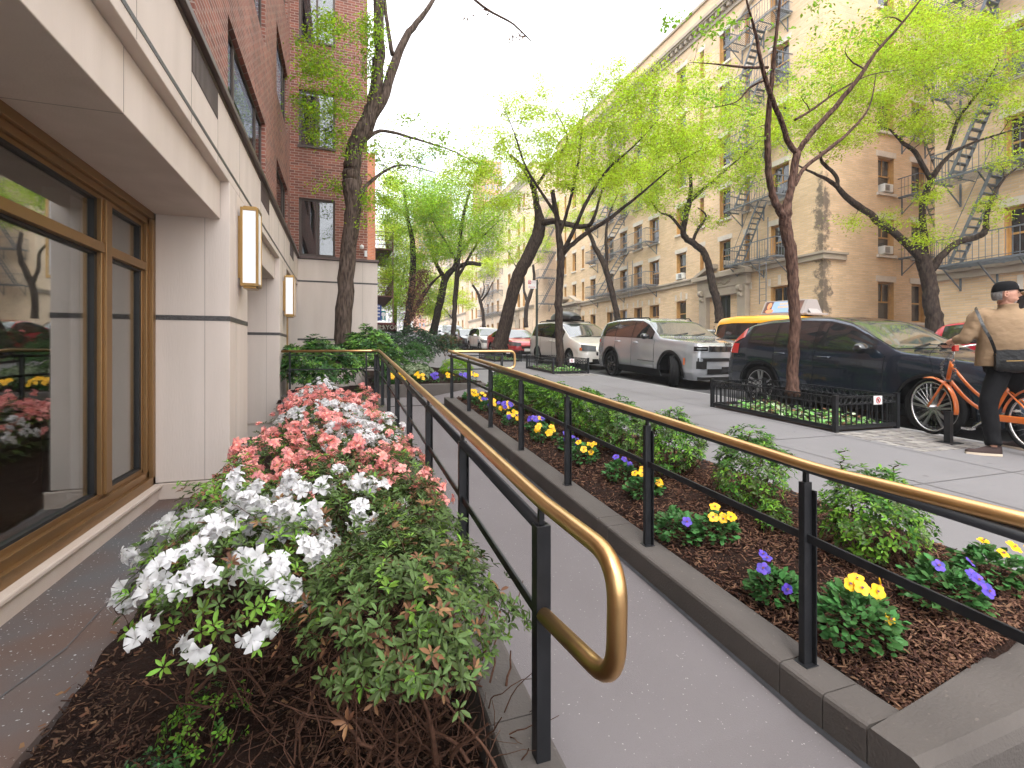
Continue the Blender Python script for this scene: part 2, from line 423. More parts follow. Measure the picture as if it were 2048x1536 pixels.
# kerb between the bed and the pavement, flush with it
b = MB(); b.grid([[(3.24, y, zs(y) + .003), (3.33, y, zs(y) + .003), (3.33, y, zs(y) - .02)] for y in (1.25, 9.0)]); b.grid([[(3.24, y, zs(y) - .3), (3.24, y, zs(y) + .003)] for y in (1.25, 9.0)])
o = b.build('bed_edging', walk_c); o['kind'] = 'structure'
# kerbs round the far beds
b = MB(); b.box(-1.1, 0.5, 10.15, 10.32, -0.4, kerb_z(10)); b.box(0.69, 3.05, 10.62, 10.8, 0.0, zs(10.7) + 0.03); b.box(-1.0, 0.66, 10.40, 10.52, 0, kerb_z(10) + .004)
o = b.build('far_bed_kerb', kerb_m, bevel=0.012); o['kind'] = 'structure'

# concrete strip along the wall
strip_m = mat('wall_side_paving', (0.115, 0.117, 0.122), 0.8, var=(0.135, 0.092, 0.076), scale=1.1, amt=0.28, bump=0.2, bscale=150, speck=((0.42, 0.42, 0.42), 55, 0.70))
b = MB(); rows = []
rng = random.Random(3)
for i, y in enumerate(np.linspace(0.2, 10.15, 60)):
    e = -1.13 + 0.05 * math.sin(y * 2.1) + rng.uniform(-.012, .012)
    rows.append([(-1.95, y, -0.05), (-1.5, y, -0.052), (e, y, -0.056), (e + .01, y, -0.12)])
b.grid(rows)
o = b.build('wall_side_path', strip_m); o['kind'] = 'structure'
b = MB(); pts = [(-1.62, 1.2), (-1.55, 1.9), (-1.47, 2.3), (-1.45, 2.8), (-1.38, 3.2), (-1.36, 3.9), (-1.30, 4.4)]
for (x0, y0), (x1, y1) in zip(pts[:-1], pts[1:]):
    for k in range(6):
        t0, t1 = k / 6, (k + 1) / 6
        q = lambda t: (x0 + (x1 - x0) * t + 0.012 * math.sin(40 * (y0 + t)), y0 + (y1 - y0) * t)
        a, c = q(t0), q(t1); wv = rng.uniform(.002, .006)
        b.quad((a[0] - wv, a[1], -.0465), (a[0] + wv, a[1], -.0465), (c[0] + wv, c[1], -.0465), (c[0] - wv, c[1], -.0465))
o = b.build('path_crack', joint_m); o['kind'] = 'structure'

# beds: soil sheets with bumps
def bed(name, x0, x1, y0, y1, zf, nx, ny, seed, amp=0.02):
    rs = np.random.RandomState(seed); b = MB(); rows = []
    for y in np.linspace(y0, y1, ny):
        rows.append([(x, y, zf(x, y) + rs.uniform(-amp, amp) + .02 * math.sin(x * 7 + y * 5)) for x in np.linspace(x0, x1, nx)])
    b.grid(rows); o = b.build(name, soil_m, smooth=True); o['kind'] = 'structure'; return o
def z_left(x, y): return -0.045 + 0.02 * math.sin(2.1 * x + y)
def z_right(x, y):
    t = min(1, max(0, (x - 2.0) / 1.24)); return (kerb_z(y) - .035) * (1 - t) + (zs(y) - .02) * t + 0.06 * math.sin(math.pi * t)
bed('left_bed', -1.14, 0.5, 0.3, 10.15, z_left, 34, 160, 1)
bed('right_bed', 1.99, 3.25, 1.24, 9.0, z_right, 26, 130, 2, 0.012)
bed('far_bed', 0.6, 3.05, 10.75, 15.6, lambda x, y: zs(y) + 0.02, 14, 30, 4)
bed('wall_bed', -1.2, 0.6, 10.3, 14.8, lambda x, y: 0.55, 10, 24, 5)

def chips(name, n, samp, zf, m, seed, L=(0.015, 0.05), label='', cat='mulch', wid=0.24, tkf=.35):
    rs = np.random.RandomState(seed)
    xy = samp(rs, n); z = np.array([zf(a, c) for a, c in xy]) + rs.uniform(0.0, 0.03, n)
    th = rs.uniform(0, 2 * np.pi, n); ti = rs.normal(0, 0.35, n); ln = rs.uniform(*L, n); wd = ln * rs.uniform(wid * .6, wid * 1.3, n); tk = wd * tkf
    d = np.stack([np.cos(th) * np.cos(ti), np.sin(th) * np.cos(ti), np.sin(ti)], 1)
    s_ = np.stack([-np.sin(th), np.cos(th), rs.normal(0, .3, n)], 1); s_ /= np.linalg.norm(s_, axis=1)[:, None]
    u = np.cross(d, s_); c = np.stack([xy[:, 0], xy[:, 1], z], 1)
    V = []
    for a, bb, cc in ((-1,-1,-1),(1,-.6,-1),(1,.7,-1),(-1,1,-1),(-1,-1,1),(1,-.6,1),(1,.7,1),(-1,1,1)):
        V.append(c + d * (ln * a / 2)[:, None] + s_ * (wd * bb / 2)[:, None] + u * (tk * cc / 2)[:, None])
    V = np.stack(V, 1).reshape(-1, 3)
    fb = np.array([(0,3,2,1),(4,5,6,7),(0,1,5,4),(1,2,6,5),(2,3,7,6),(3,0,4,7)])
    Fc = (np.arange(n)[:, None, None] * 8 + fb[None]).reshape(-1, 4)
    o = np_mesh(name, V, Fc, m)
    return tag(o, label, cat, kind='stuff')
def rect(x0, x1, y0, y1, p=1.0):
    return lambda rs, n: np.stack([rs.uniform(x0, x1, n), y0 + (y1 - y0) * rs.uniform(0, 1, n) ** p], 1)
chips('bark_mulch', 38000, rect(2.0, 3.24, 1.27, 9.0, 1.8), z_right, chip_m, 11, (0.010, 0.042), 'reddish brown bark mulch in the pansy bed beside the ramp')
chips('bark_mulch', 30000, rect(-1.14, 0.49, 0.5, 6.0, 1.5), z_left, chip_old, 12, (0.008, 0.036), 'dark wet bark mulch under the azaleas')
chips('leaf_litter', 1300, rect(-1.2, 0.47, 0.6, 5.0, 1.2), lambda x, y: z_left(x, y) + .008, leaf_litter, 13, (0.012, 0.036), 'dry fallen leaves scattered under the azaleas', 'fallen leaves', wid=.5, tkf=.08)

# ================================================================= left building
B = thing('apartment_building', 'red brick apartment block with limestone ground floor and bronze shop windows on the left', 'building', (-2, 6, 0))
XW, XP, XL, XB = -1.9, -1.18, -1.27, -1.38
ZS = H + 1.47       # soffit
zg = -0.06
bays = [(-4.0, 6.14), (7.22, 10.7), (11.97, 14.8)]
sw = MB()
piers = [(6.14, 7.22), (10.7, 11.97)]
for y0, y1 in piers:
    sw.box(-2.6, XP, y0, y1, 0.12, H + 1.89)
    sw.box(-2.6, XP - .04, y0 + .03, y1 - .03, -0.5, 0.118)
# lintels
for y0, y1 in bays:
    sw.box(-2.3, XL, y0 + .002, y1 - .002, ZS, H + 1.888)
sw.box(-2.3, XP, -4.0, 14.8, H + 1.89, H + 2.62)
stone_wall = sw.build('stone_wall', stone, B, bevel=0.006)
# facing wall: stone lower part
sw = MB(); sw.box(-1.9, 0.965, 14.8, 15.6, -0.5, H + 2.62); sw.box(0.5, 0.95, 15.6, 24, -0.5, H + 2.62)
sw.build('stone_wall', stone, B, bevel=0.006)
# joints
jm = MB()
for y in (1.05, 3.62, 6.13, 7.225, 10.695, 11.975): jm.box(XL - .01, XL + .002, y - .002, y + .002, ZS + .01, H + 1.88)
for y in (-.6, 1.9, 3.55, 4.69, 5.60, 6.7, 8.32, 9.22, 10.5, 11.5, 12.7, 13.8): jm.box(XP - .01, XP + .002, y - .002, y + .002, H + 1.9, H + 2.6)
for y0, y1 in piers:
    jm.box(-1.42, -1.415, y0 - .002, y0 + .01, .12, ZS); jm.box(XP - .01, XP + .002, (y0 + y1) / 2 - .2, (y0 + y1) / 2 - .196, 0.12, H + 1.89)
for x in (-.12, .55): jm.box(x - .003, x + .003, 14.798, 14.81, .3, H + 2.6)
jm.box(XW, XL, 3.62, 3.624, ZS - .002, ZS + .01)
jm.box(XW, XL, 1.05, 1.054, ZS - .002, ZS + .01)
jm.build('stone_joint', stone_joint, B)
# dark bands
bm_ = MB()
bm_.box(XP - .01, XP + .004, -4, 14.797, H + 1.985, H + 2.022)
for y0, y1 in piers:
    bm_.box(-1.9, XP + .003, y0 - .004, y0 + .02, H + .352, H + .406); bm_.box(XP - .01, XP + .005, y0 - .003, y1 + .003, H + .352, H + .406)
bm_.box(XP, .969, 14.796, 14.82, H + 1.985, H + 2.03); bm_.box(XP, .969, 14.796, 14.82, H + .352, H + .406)
bm_.build('dark_band', band, B)
# plinth and sill
pm = MB(); pm.box(-2.3, -1.83, -4, 6.1, -.5, H - 1.425); pm.box(-2.3, -1.80, -4, 6.125, H - 1.424, H - 1.385)
pm.box(-2.3, -1.83, 7.2, 10.7, -.5, H - 1.425); pm.box(-1.88, -1.14, 6.11, 6.135, -.5, 0.115)
pm.build('sill', mat('sill_stone', (0.60, 0.52, 0.46), 0.7, var=(0.52, 0.42, 0.35), scale=3), B, bevel=0.01)
# cornice
cm = MB(); cm.box(-1.5, XP + .01, -4, 14.79, H + 2.622, H + 2.66); cm.box(-1.5, XP + .06, -4, 14.74, H + 2.66, H + 2.73)
cm.box(-1.2, 1.0, 14.74, 15.6, H + 2.63, H + 2.70); cm.box(.5, 1.0, 15.6, 24, H + 2.63, H + 2.7)
cm.build('cornice', brownm, B, bevel=0.008)
# vents
for y0, y1 in ((-.2, .75), (4.70, 5.59), (8.33, 9.21), (12.7, 13.6)):
    v = MB(); v.box(XP - .03, XP + .001, y0, y1, H + 2.33, H + 2.62)
    fr = v.build('vent', darkv, B)
    v = MB()
    for i in range(22):
        y = y0 + (y1 - y0) * (i + .5) / 22; v.box(XP + .001, XP + .007, y - .008, y + .008, H + 2.335, H + 2.617)
    v.build('louvre', brownm, fr)
# brick walls with openings
def wall_y(b, x, y0, y1, z0, z1, ops, depth=0.12, mi=0):
    """wall in plane x (normal +x) between y0..y1 with rectangular openings (ya,yb,za,zb), reveals included"""
    ys_ = sorted(set([y0, y1] + [o_[0] for o_ in ops] + [o_[1] for o_ in ops])); zs_ = sorted(set([z0, z1] + [o_[2] for o_ in ops] + [o_[3] for o_ in ops]))
    sgn = 1 if depth > 0 else -1
    for i in range(len(ys_) - 1):
        for j in range(len(zs_) - 1):
            yc, zc = (ys_[i] + ys_[i + 1]) / 2, (zs_[j] + zs_[j + 1]) / 2
            if any(o_[0] < yc < o_[1] and o_[2] < zc < o_[3] for o_ in ops): continue
            b.quad((x, ys_[i], zs_[j]), (x, ys_[i + 1], zs_[j]), (x, ys_[i + 1], zs_[j + 1]), (x, ys_[i], zs_[j + 1]))
    for ya, yb, za, zb in ops:
        b.quad((x, ya, za), (x - depth, ya, za), (x - depth, ya, zb), (x, ya, zb)); b.quad((x, yb, za), (x, yb, zb), (x - depth, yb, zb), (x - depth, yb, za))
        b.quad((x, ya, zb), (x - depth, ya, zb), (x - depth, yb, zb), (x, yb, zb)); b.quad((x, ya, za), (x, yb, za), (x - depth, yb, za), (x - depth, ya, za))
def wall_x(b, y, x0, x1, z0, z1, ops, depth=0.12):
    xs_ = sorted(set([x0, x1] + [o_[0] for o_ in ops] + [o_[1] for o_ in ops])); zs_ = sorted(set([z0, z1] + [o_[2] for o_ in ops] + [o_[3] for o_ in ops]))
    for i in range(len(xs_) - 1):
        for j in range(len(zs_) - 1):
            xc, zc = (xs_[i] + xs_[i + 1]) / 2, (zs_[j] + zs_[j + 1]) / 2
            if any(o_[0] < xc < o_[1] and o_[2] < zc < o_[3] for o_ in ops): continue
            b.quad((xs_[i], y, zs_[j]), (xs_[i + 1], y, zs_[j]), (xs_[i + 1], y, zs_[j + 1]), (xs_[i], y, zs_[j + 1]))
    for xa, xb, za, zb in ops:
        b.quad((xa, y, za), (xa, y + depth, za), (xa, y + depth, zb), (xa, y, zb)); b.quad((xb, y, za), (xb, y, zb), (xb, y + depth, zb), (xb, y + depth, za))
        b.quad((xa, y, zb), (xa, y + depth, zb), (xb, y + depth, zb), (xb, y, zb)); b.quad((xa, y, za), (xb, y, za), (xb, y + depth, za), (xa, y + depth, za))
ZB = H + 2.70
rowsz = [(H + 2.75, H + 4.33), (H + 5.80, H + 7.35), (H + 8.75, H + 10.3), (H + 11.7, H + 13.3)]
cols = [(2.2, 5.6), (7.08, 10.3), (11.96, 14.3)]
opsA = [(a, c, z0, z1) for a, c in cols for z0, z1 in rowsz]
bw = MB(); wall_y(bw, XB, -4, 14.8, ZB, H + 16, opsA)
opsB = [(-1.15, -.2, z0 - .03, z1) for z0, z1 in rowsz]
wall_x(bw, 14.8, XB, 0.685, ZB, H + 16, opsB)
bw.quad((0.685, 14.8, ZB), (0.685, 24, ZB), (0.685, 24, H + 16), (0.685, 14.8, H + 16))
bw.quad((XB, -4, H + 16), (XB, 14.8, H + 16), (-9, 14.8, H + 16), (-9, -4, H + 16))
bw.quad((-9, 14.8, H + 16), (0.685, 14.8, H + 16), (.685, 24, H + 16), (-9, 24, H + 16))
bw.build('brick_wall', redbrick, B)
for ya, yb, za, zb in opsA:
    fr = MB(); x = XB - .07; t = .05
    fr.box(x - .04, x, ya, yb, za, za + t); fr.box(x - .04, x, ya, yb, zb - t, zb); fr.box(x - .04, x, ya, ya + t, za + t, zb - t); fr.box(x - .04, x, yb - t, yb, za + t, zb - t)
    for q in (0.22, 0.78): ym = ya + (yb - ya) * q; fr.box(x - .035, x + .004, ym - .03, ym + .03, za + t, zb - t)
    f_ = fr.build('window', winframe, B)
    MB().box(x - .025, x - .02, ya + t, yb - t, za + t, zb - t).build('pane', houseglass, f_)
    MB().box(x - .35, x - .3, ya, yb, za, zb).build('window_backing', window_backing if (ya + za) % 2 > .9 else dark_in, f_)  # curtain cloth in some windows; dark_in sheets paint the unlit room
for xa, xb, za, zb in opsB:
    fr = MB(); y = 14.8 + .06; t = .06
    fr.box(xa, xb, y, y + .04, za, za + t); fr.box(xa, xb, y, y + .04, zb - t, zb); fr.box(xa, xa + t, y, y + .04, za + t, zb - t); fr.box(xb - t, xb, y, y + .04, za + t, zb - t)
    fr.box((xa + xb) / 2 - .03, (xa + xb) / 2 + .03, y - .004, y + .036, za + t, zb - t)
    fr.box(xa - .03, xb + .03, y - .1, y - .002, za - .04, za + .015)
    f_ = fr.build('window', winframe, B)
    MB().box(xa + t, xb - t, y + .02, y + .025, za + t, zb - t).build('pane', houseglass, f_)
    MB().box(xa, xb, y + .25, y + .3, za, zb).build('window_backing', dark_in if za < 5 else window_backing, f_)  # lowest window: dark sheet painting an unlit room; curtain cloth above
# ---- shop window bay
def shop(y0, y1, mull, nm='shop_window'):
    z0, z1 = H - 1.385, ZS
    f = MB(); x = XW
    # outer frame, stepped
    for (d, wd_, xo) in ((0, .075, .03), (.075, .06, -.005), (.135, .035, -.04)):
        a, c, lo, hi = y0 + d, y1 - d, z0 + d * 1.15, z1 - d
        f.box(x - .1, x + xo, a, c, lo, lo + wd_ * 1.15); f.box(x - .1, x + xo, a, c, hi - wd_, hi)
        f.box(x - .1, x + xo, c - wd_, c, lo, hi)
    f.box(x - .1, x + .0, y0, y0 + .1, z0, z1)
    for m_ in mull:
        f.box(x - .1, x + .012, m_ - .055, m_ + .055, z0 + .19, z1 - .17)
        f.box(x - .1, x - .01, m_ - .085, m_ + .085, z0 + .19, z1 - .17)
    f.box(x - .1, x + .004, y0 + .1, y1 - .17, H + .845, H + .925)
    o = f.build(nm, bronze, B, bevel=0.004)
    edges = [y0 + .1] + list(mull) + [y1 - .17]
    for i in range(len(edges) - 1):
        a = edges[i] + (.085 if i else 0); c = edges[i + 1] - (.085 if i < len(edges) - 2 else 0)
        for lo, hi in ((z0 + .195, H + .845), (H + .925, z1 - .17)):
            gk = MB(); g_ = .022
            gk.box(x - .09, x - .045, a, c, lo, lo + g_); gk.box(x - .09, x - .045, a, c, hi - g_, hi); gk.box(x - .09, x - .045, a, a + g_, lo, hi); gk.box(x - .09, x - .045, c - g_ * 2, c, lo, hi)
            gk.build('gasket', blackgasket, o)
            MB().box(x - .075, x - .070, a + g_, c - g_, lo + g_, hi - g_).build('pane', shopglass, o)
    return o
shop(-4, 6.14, (-1.9, 1.6, 5.1))
shop(7.22, 10.7, (8.9,))
shop(11.97, 14.75, (12.9,))
# interior of the lobby
im = MB()
im.quad((-9, -5, .06), (-2.0, -5, .06), (-2.0, 14.7, .06), (-9, 14.7, .06))
im.build('lobby_floor', mat('lobby_floor', (0.58, 0.45, 0.33), 0.3, var=(0.46, 0.34, 0.24), scale=2), B)
im = MB(); im.quad((-9, -5, 0), (-9, 14.7, 0), (-9, 14.7, 3.3), (-9, -5, 3.3)); im.quad((-9, 14.7, 0), (-2.3, 14.7, 0), (-2.3, 14.7, 3.3), (-9, 14.7, 3.3)); im.quad((-9, -5, 0), (-2.3, -5, 0), (-2.3, -5, 3.3), (-9, -5, 3.3))
im.box(-2.9, -2.6, 6.3, 7.1, 0, 3.2)
im.build('lobby_wall', mat('lobby_wall', (0.22, 0.18, 0.15), 0.8), B)
im = MB(); im.quad((-9, -5, 3.25), (-2.3, -5, 3.25), (-2.3, 14.7, 3.25), (-9, 14.7, 3.25)); im.box(-2.6, -2.3, 6.2, 14.7, 2.9, 3.25); im.box(-2.35, -2.3, -5, 14.7, 2.95, 4)
im.build('lobby_ceiling', mat('lobby_ceiling', (0.25, 0.23, 0.21), 0.9), B)
im = MB(); im.box(-2.5, -2.05, -4, 6, .064, .085); im.build('floor_mat', mat('terracotta_tile', (0.30, 0.12, 0.06), 0.5), B)
warm = mat('downlight', (1, .8, .5), .5, emit=(1, .72, .38, 6))
for (x, y) in ((-3.6, 4.0), (-3.6, 6.6), (-5.2, 5.2), (-5.2, 8)):
    MB().lathe([(0, 3.243), (.07, 3.243), (.075, 3.249)], (x, y, 0), n=16).build('downlight', warm, B)
# brass jamb of the entrance by the second lamp
MB().box(-1.26, -1.16, 12.02, 12.18, .2, H + 1.47).build('door_jamb', brass, B, bevel=.004)

# wall lamps
lampglass = mat('lamp_opal_glass', (0.80, 0.80, 0.80), 0.25, var=(0.72, 0.72, 0.74), scale=2, emit=(1, .98, .95, 0.08))
def sconce(y0, z0, z1, label):
    o = thing('wall_lamp', label, 'wall lamp', (-1.07, y0 + .13, z0), 'brass wall lamps')
    x0, x1, y1 = XP + .03, -.955, y0 + .28; t = .028
    f = MB()
    for (a, c) in ((x0, y0), (x1 - t, y0), (x0, y1 - t), (x1 - t, y1 - t)): f.box(a, a + t, c, c + t, z0 + t, z1 - t)
    for z in (z0, z1 - t * 1.3): f.box(x0, x1, y0, y1, z, z + t * 1.3)
    f.box(x0 + .03, x1 - .02, y0 + .02, y1 - .02, z1 - .002, z1 + .018); f.box(x0 + .03, x1 - .03, y0 + .03, y1 - .03, z0 - .025, z0 + .002)
    f.build('frame', brass, o, bevel=.003)
    MB().box(XP, x0, y0 + .05, y1 - .05, z0 + .1, z1 - .1).build('back_plate', brass, o)
    MB().box(x0 + .008, x1 - .008, y0 + .008, y1 - .008, z0 + .036, z1 - .036).build('shade', lampglass, o)
sconce(6.55, H + .80, H + 1.74, 'larger looking brass framed lantern with white glass on the nearer limestone pier')
sconce(11.22, H + .78, H + 1.62, 'farther brass framed lantern with white glass on the second limestone pier by the corner')
# security camera
o = thing('security_camera', 'white dome security camera on the brick corner above the stone ledge', 'security camera', (.55, 14.7, H + 3.0))
MB().lathe([(0, -.06), (.05, -.04), (.06, 0), (.05, .05), (0, .06)], (.52, 14.62, H + 3.02), n=12).build('camera_head', mat('white_plastic', (.7, .7, .7), .4), o, smooth=True)
MB().box(.5, .54, 14.62, 14.8, H + 3.06, H + 3.1).build('bracket', MATS['white_plastic'], o)
MB().box(.60, .67, 14.72, 14.8, H + 2.78, H + 2.95).build('junction_box', MATS['white_plastic'], o)

# ================================================================= handrails
def bend(pts, r, n=6):
    """round the inner corners of a polyline"""
    pts = [Vector(p) for p in pts]; out = [pts[0]]
    for i in range(1, len(pts) - 1):
        a, p, c = pts[i - 1], pts[i], pts[i + 1]
        d0 = (a - p); d1 = (c - p); rr = min(r, d0.length * .49, d1.length * .49)
        s0 = p + d0.normalized() * rr; s1 = p + d1.normalized() * rr
        for k in range(n + 1):
            t = k / n; out.append(s0 * (1 - t) ** 2 + p * 2 * t * (1 - t) + s1 * t * t)
    out.append(pts[-1]); return out
def gz(y): return H - .49 + .07 * (min(max(y, 1.5), 9.1) - 1.5)
def railing(label, x, posts, y_a, y_b, near_loop=True, side=None, grp='brass topped black railings'):
    o = thing('handrail', label, 'handrail', (x, (y_a + y_b) / 2, ramp_z(y_a)), grp)
    pts = []
    if near_loop:
        pts += [(x, 1.48, H - .855), (x + .0, 1.03, H - .80), (x, 1.02, gz(1) - .005)]
    else:
        pts += [(x, y_a, gz(y_a))]
    pts += [(x, 1.5, gz(1.5)), (x, 9.1, gz(9.1)), (x, y_b, gz(y_b))]
    if side: pts += side
    MB().tube(bend(pts, .11, 7), .0245, 16).build('brass_rail', goldr, o, smooth=True)
    # round steel rail and flat mid rail
    ya = posts[0] - .0
    tp = [(x, ya, gz(ya) - .085)] + [(x, y, gz(y) - .085) for y in (1.5, 9.1) if y > ya] + [(x, y_b, gz(y_b) - .085)]
    if not near_loop: tp = [(x, y_a, gz(y_a) - .085)] + tp[1:]
    t = MB()
    for a, c in zip(tp[:-1], tp[1:]): t.tube([a, c], .021, 12)
    t.build('top_rail', mat('rail_grey', (0.018, 0.019, 0.023), .38, spec=.4), o, smooth=True)
    t = MB()
    for a, c in zip(tp[:-1], tp[1:]): t.bar(Vector(a) - Vector((0, 0, .30)), Vector(c) - Vector((0, 0, .30)), .012, .036)
    t.build('mid_rail', blackp, o, bevel=.003)
    for y in posts:
        p = MB(); zt = gz(y) - .07 if not (near_loop and y == posts[0]) else gz(y) - .075
        p.box(x - .022, x + .022, y - .012, y + .018, kerb_z(y) - .02, zt)
        p.box(x + .023, x + .030, y - .03, y + .03, kerb_z(y) - .02, zt - .035) if not (near_loop and y == posts[0]) else p.box(x - .024, x + .026, y - .024, y + .024, kerb_z(y) - .02, zt)
        p.box(x - .035, x + .035, y - .035, y + .035, kerb_z(y) - .0, kerb_z(y) + .004)
        pp = p.build('post', blackp, o, bevel=.002)
        MB().box(x - .009, x + .009, y - .009, y + .009, zt - .005, gz(y) - .018).build('bracket', blackp, pp)
    return o
yp = [1.48, 2.65, 3.78, 4.9, 6.0, 7.1, 8.2, 9.3, 10.1]
oL = railing('black railing left of the ramp, its brass handrail looping down at the front end', .62, [1.50, 2.62, 3.75, 4.9, 6.05, 7.2, 8.35, 9.4, 10.22], 1.0, 10.24, True)
oR = railing('black railing with brass handrail between the ramp and the pansy bed', 1.885, [1.58, 2.74, 3.95, 5.15, 6.35, 7.55, 8.84], .2, 8.86, False,
        side=[(3.12, 8.86, gz(9)), (3.12, 8.86, gz(9) - .33), (2.85, 8.86, gz(9) - .33)])
# side run of the right railing above the landing
t = MB(); z = gz(9) - .085; t.bar((1.9, 8.86, z), (2.87, 8.86, z), .012, .02); t.bar((1.9, 8.86, z - .25), (2.87, 8.86, z - .25), .03, .02); t.box(2.84, 2.88, 8.84, 8.88, zs(8.86) - .1, z + .01)
t.build('return_rail', blackp, oR)
# rail across the end of the azalea bed
o = thing('handrail', 'short level railing with brass top crossing behind the azaleas to the limestone pier', 'handrail', (-.2, 10.24, kerb_z(10)), 'brass topped black railings')
MB().tube(bend([(.62, 10.2, gz(10)), (.57, 10.24, gz(10)), (-1.1, 10.24, gz(10) - .01)], .05, 4), .0245, 12).build('brass_rail', goldr, o, smooth=True)
t = MB(); t.bar((.6, 10.24, gz(10) - .09), (-1.0, 10.24, gz(10) - .09), .02, .012); t.build('top_rail', blackp, o)
t = MB(); t.bar((.6, 10.24, gz(10) - .36), (-1.0, 10.24, gz(10) - .36), .012, .025); t.build('mid_rail', blackp, o)
for x in (-.95, .45): MB().box(x - .015, x + .015, 10.22, 10.26, .5, gz(10) - .02).build('post', blackp, o)
# ================================================================= tan brick buildings across the street
XF = 20.5
def yF(px, x=XF):
    t = (px - 1024.0) / F
    return x * (CS - t * SN) / (t * CS + SN)
def xS(px, y):
    t = (px - 1024.0) / F
    return y * (t * CS + SN) / (CS - t * SN)
tanA = brick_mat('tan_brick', (0.69, 0.49, 0.30), (0.57, 0.39, 0.225), (0.54, 0.43, 0.32), 0.42, 0.085, 0.012, var=0.22, dirt=((0.075, 0.06, 0.05), 36.9, 1.1))
tanB = brick_mat('tan_brick_haze_tint', (0.70, 0.54, 0.38), (0.62, 0.46, 0.31), (0.6, 0.5, 0.4), 0.42, 0.085, 0.012, var=0.18)  # tan brick made paler: distance haze put into the colour
belt_m = mat('weathered_stone', (0.46, 0.39, 0.31), 0.85, var=(0.29, 0.24, 0.19), scale=1.6, amt=0.9, bump=0.15, bscale=30)
lintel_m = mat('white_lintel_stone', (0.64, 0.58, 0.51), 0.8, var=(0.52, 0.46, 0.40), scale=3)
wood_m = mat('ochre_window_frame', (0.50, 0.28, 0.09), 0.6, var=(0.36, 0.19, 0.06), scale=6)
fe_m = mat('grey_fire_escape_paint', (0.15, 0.168, 0.19), 0.5, 0.1, var=(0.085, 0.095, 0.11), scale=6)
fe_dark = mat('dark_iron', (0.05, 0.05, 0.055), 0.5)
darkglass = mat('dark_window_glass', (0.022, 0.024, 0.028), 0.06, spec=0.9)
acm = mat('white_air_conditioner', (0.62, 0.62, 0.60), 0.5); acd = mat('air_conditioner_grille', (0.16, 0.16, 0.16), 0.6)

def window_at(parent, axis, fixed, a, c, z0, z1, lint=True, sill=True, screen=True):
    """double hung window set in an opening; axis 'y': wall plane x = fixed, normal -x ; axis 'x': wall plane y = fixed, normal -y"""
    def bx(b, u0, u1, d0, d1, w0, w1):
        if axis == 'y': b.box(fixed + d0, fixed + d1, u0, u1, w0, w1)
        else: b.box(u0, u1, fixed + d0, fixed + d1, w0, w1)
    b = MB(); t = .085; zm = (z0 + z1) / 2
    if axis == 'y': bx(b, c - .012, c, .01, .26, z0, z1)
    else: bx(b, c - .012, c, .01, .26, z0, z1)
    bx(b, a, a + t, .19, .26, z0, z1); bx(b, c - t, c - .013, .19, .26, z0, z1); bx(b, a + t, c - t, .19, .26, z0, z0 + t); bx(b, a + t, c - t, .19, .26, z1 - t, z1)
    bx(b, a + t, c - t, .185, .25, zm - .03, zm + .03)
    if c - a > 1.0: bx(b, (a + c) / 2 - .015, (a + c) / 2 + .015, .2, .25, zm + .03, z1 - t)
    w_ = b.build('window', wood_m, parent)
    b = MB(); bx(b, a + t, c - t, .235, .24, z0 + t, z1 - t); b.build('pane', darkglass, w_)
    b = MB()
    if lint: bx(b, a - .13, c + .13, -.02, .05, z1 + .002, z1 + .27); b.build('lintel', lintel_m, w_); b = MB()
    if sill: bx(b, a - .1, c + .1, -.09, .2, z0 - .13, z0 - .002); b.build('sill', lintel_m, w_)
    if not lint:
        for u, hgt in ((a - .06, .42), ((a + c) / 2, .55), (c + .06, .42)):
            b = MB(); bx(b, u - .07, u + .07, -.025, .02, z1 + .06, z1 + hgt); b.build('keystone', lintel_m, w_)
    return w_
def wall_front(b, x, y0, y1, z0, z1, ops):
    wall_y(b, x, y0, y1, z0, z1, ops, depth=-0.25)
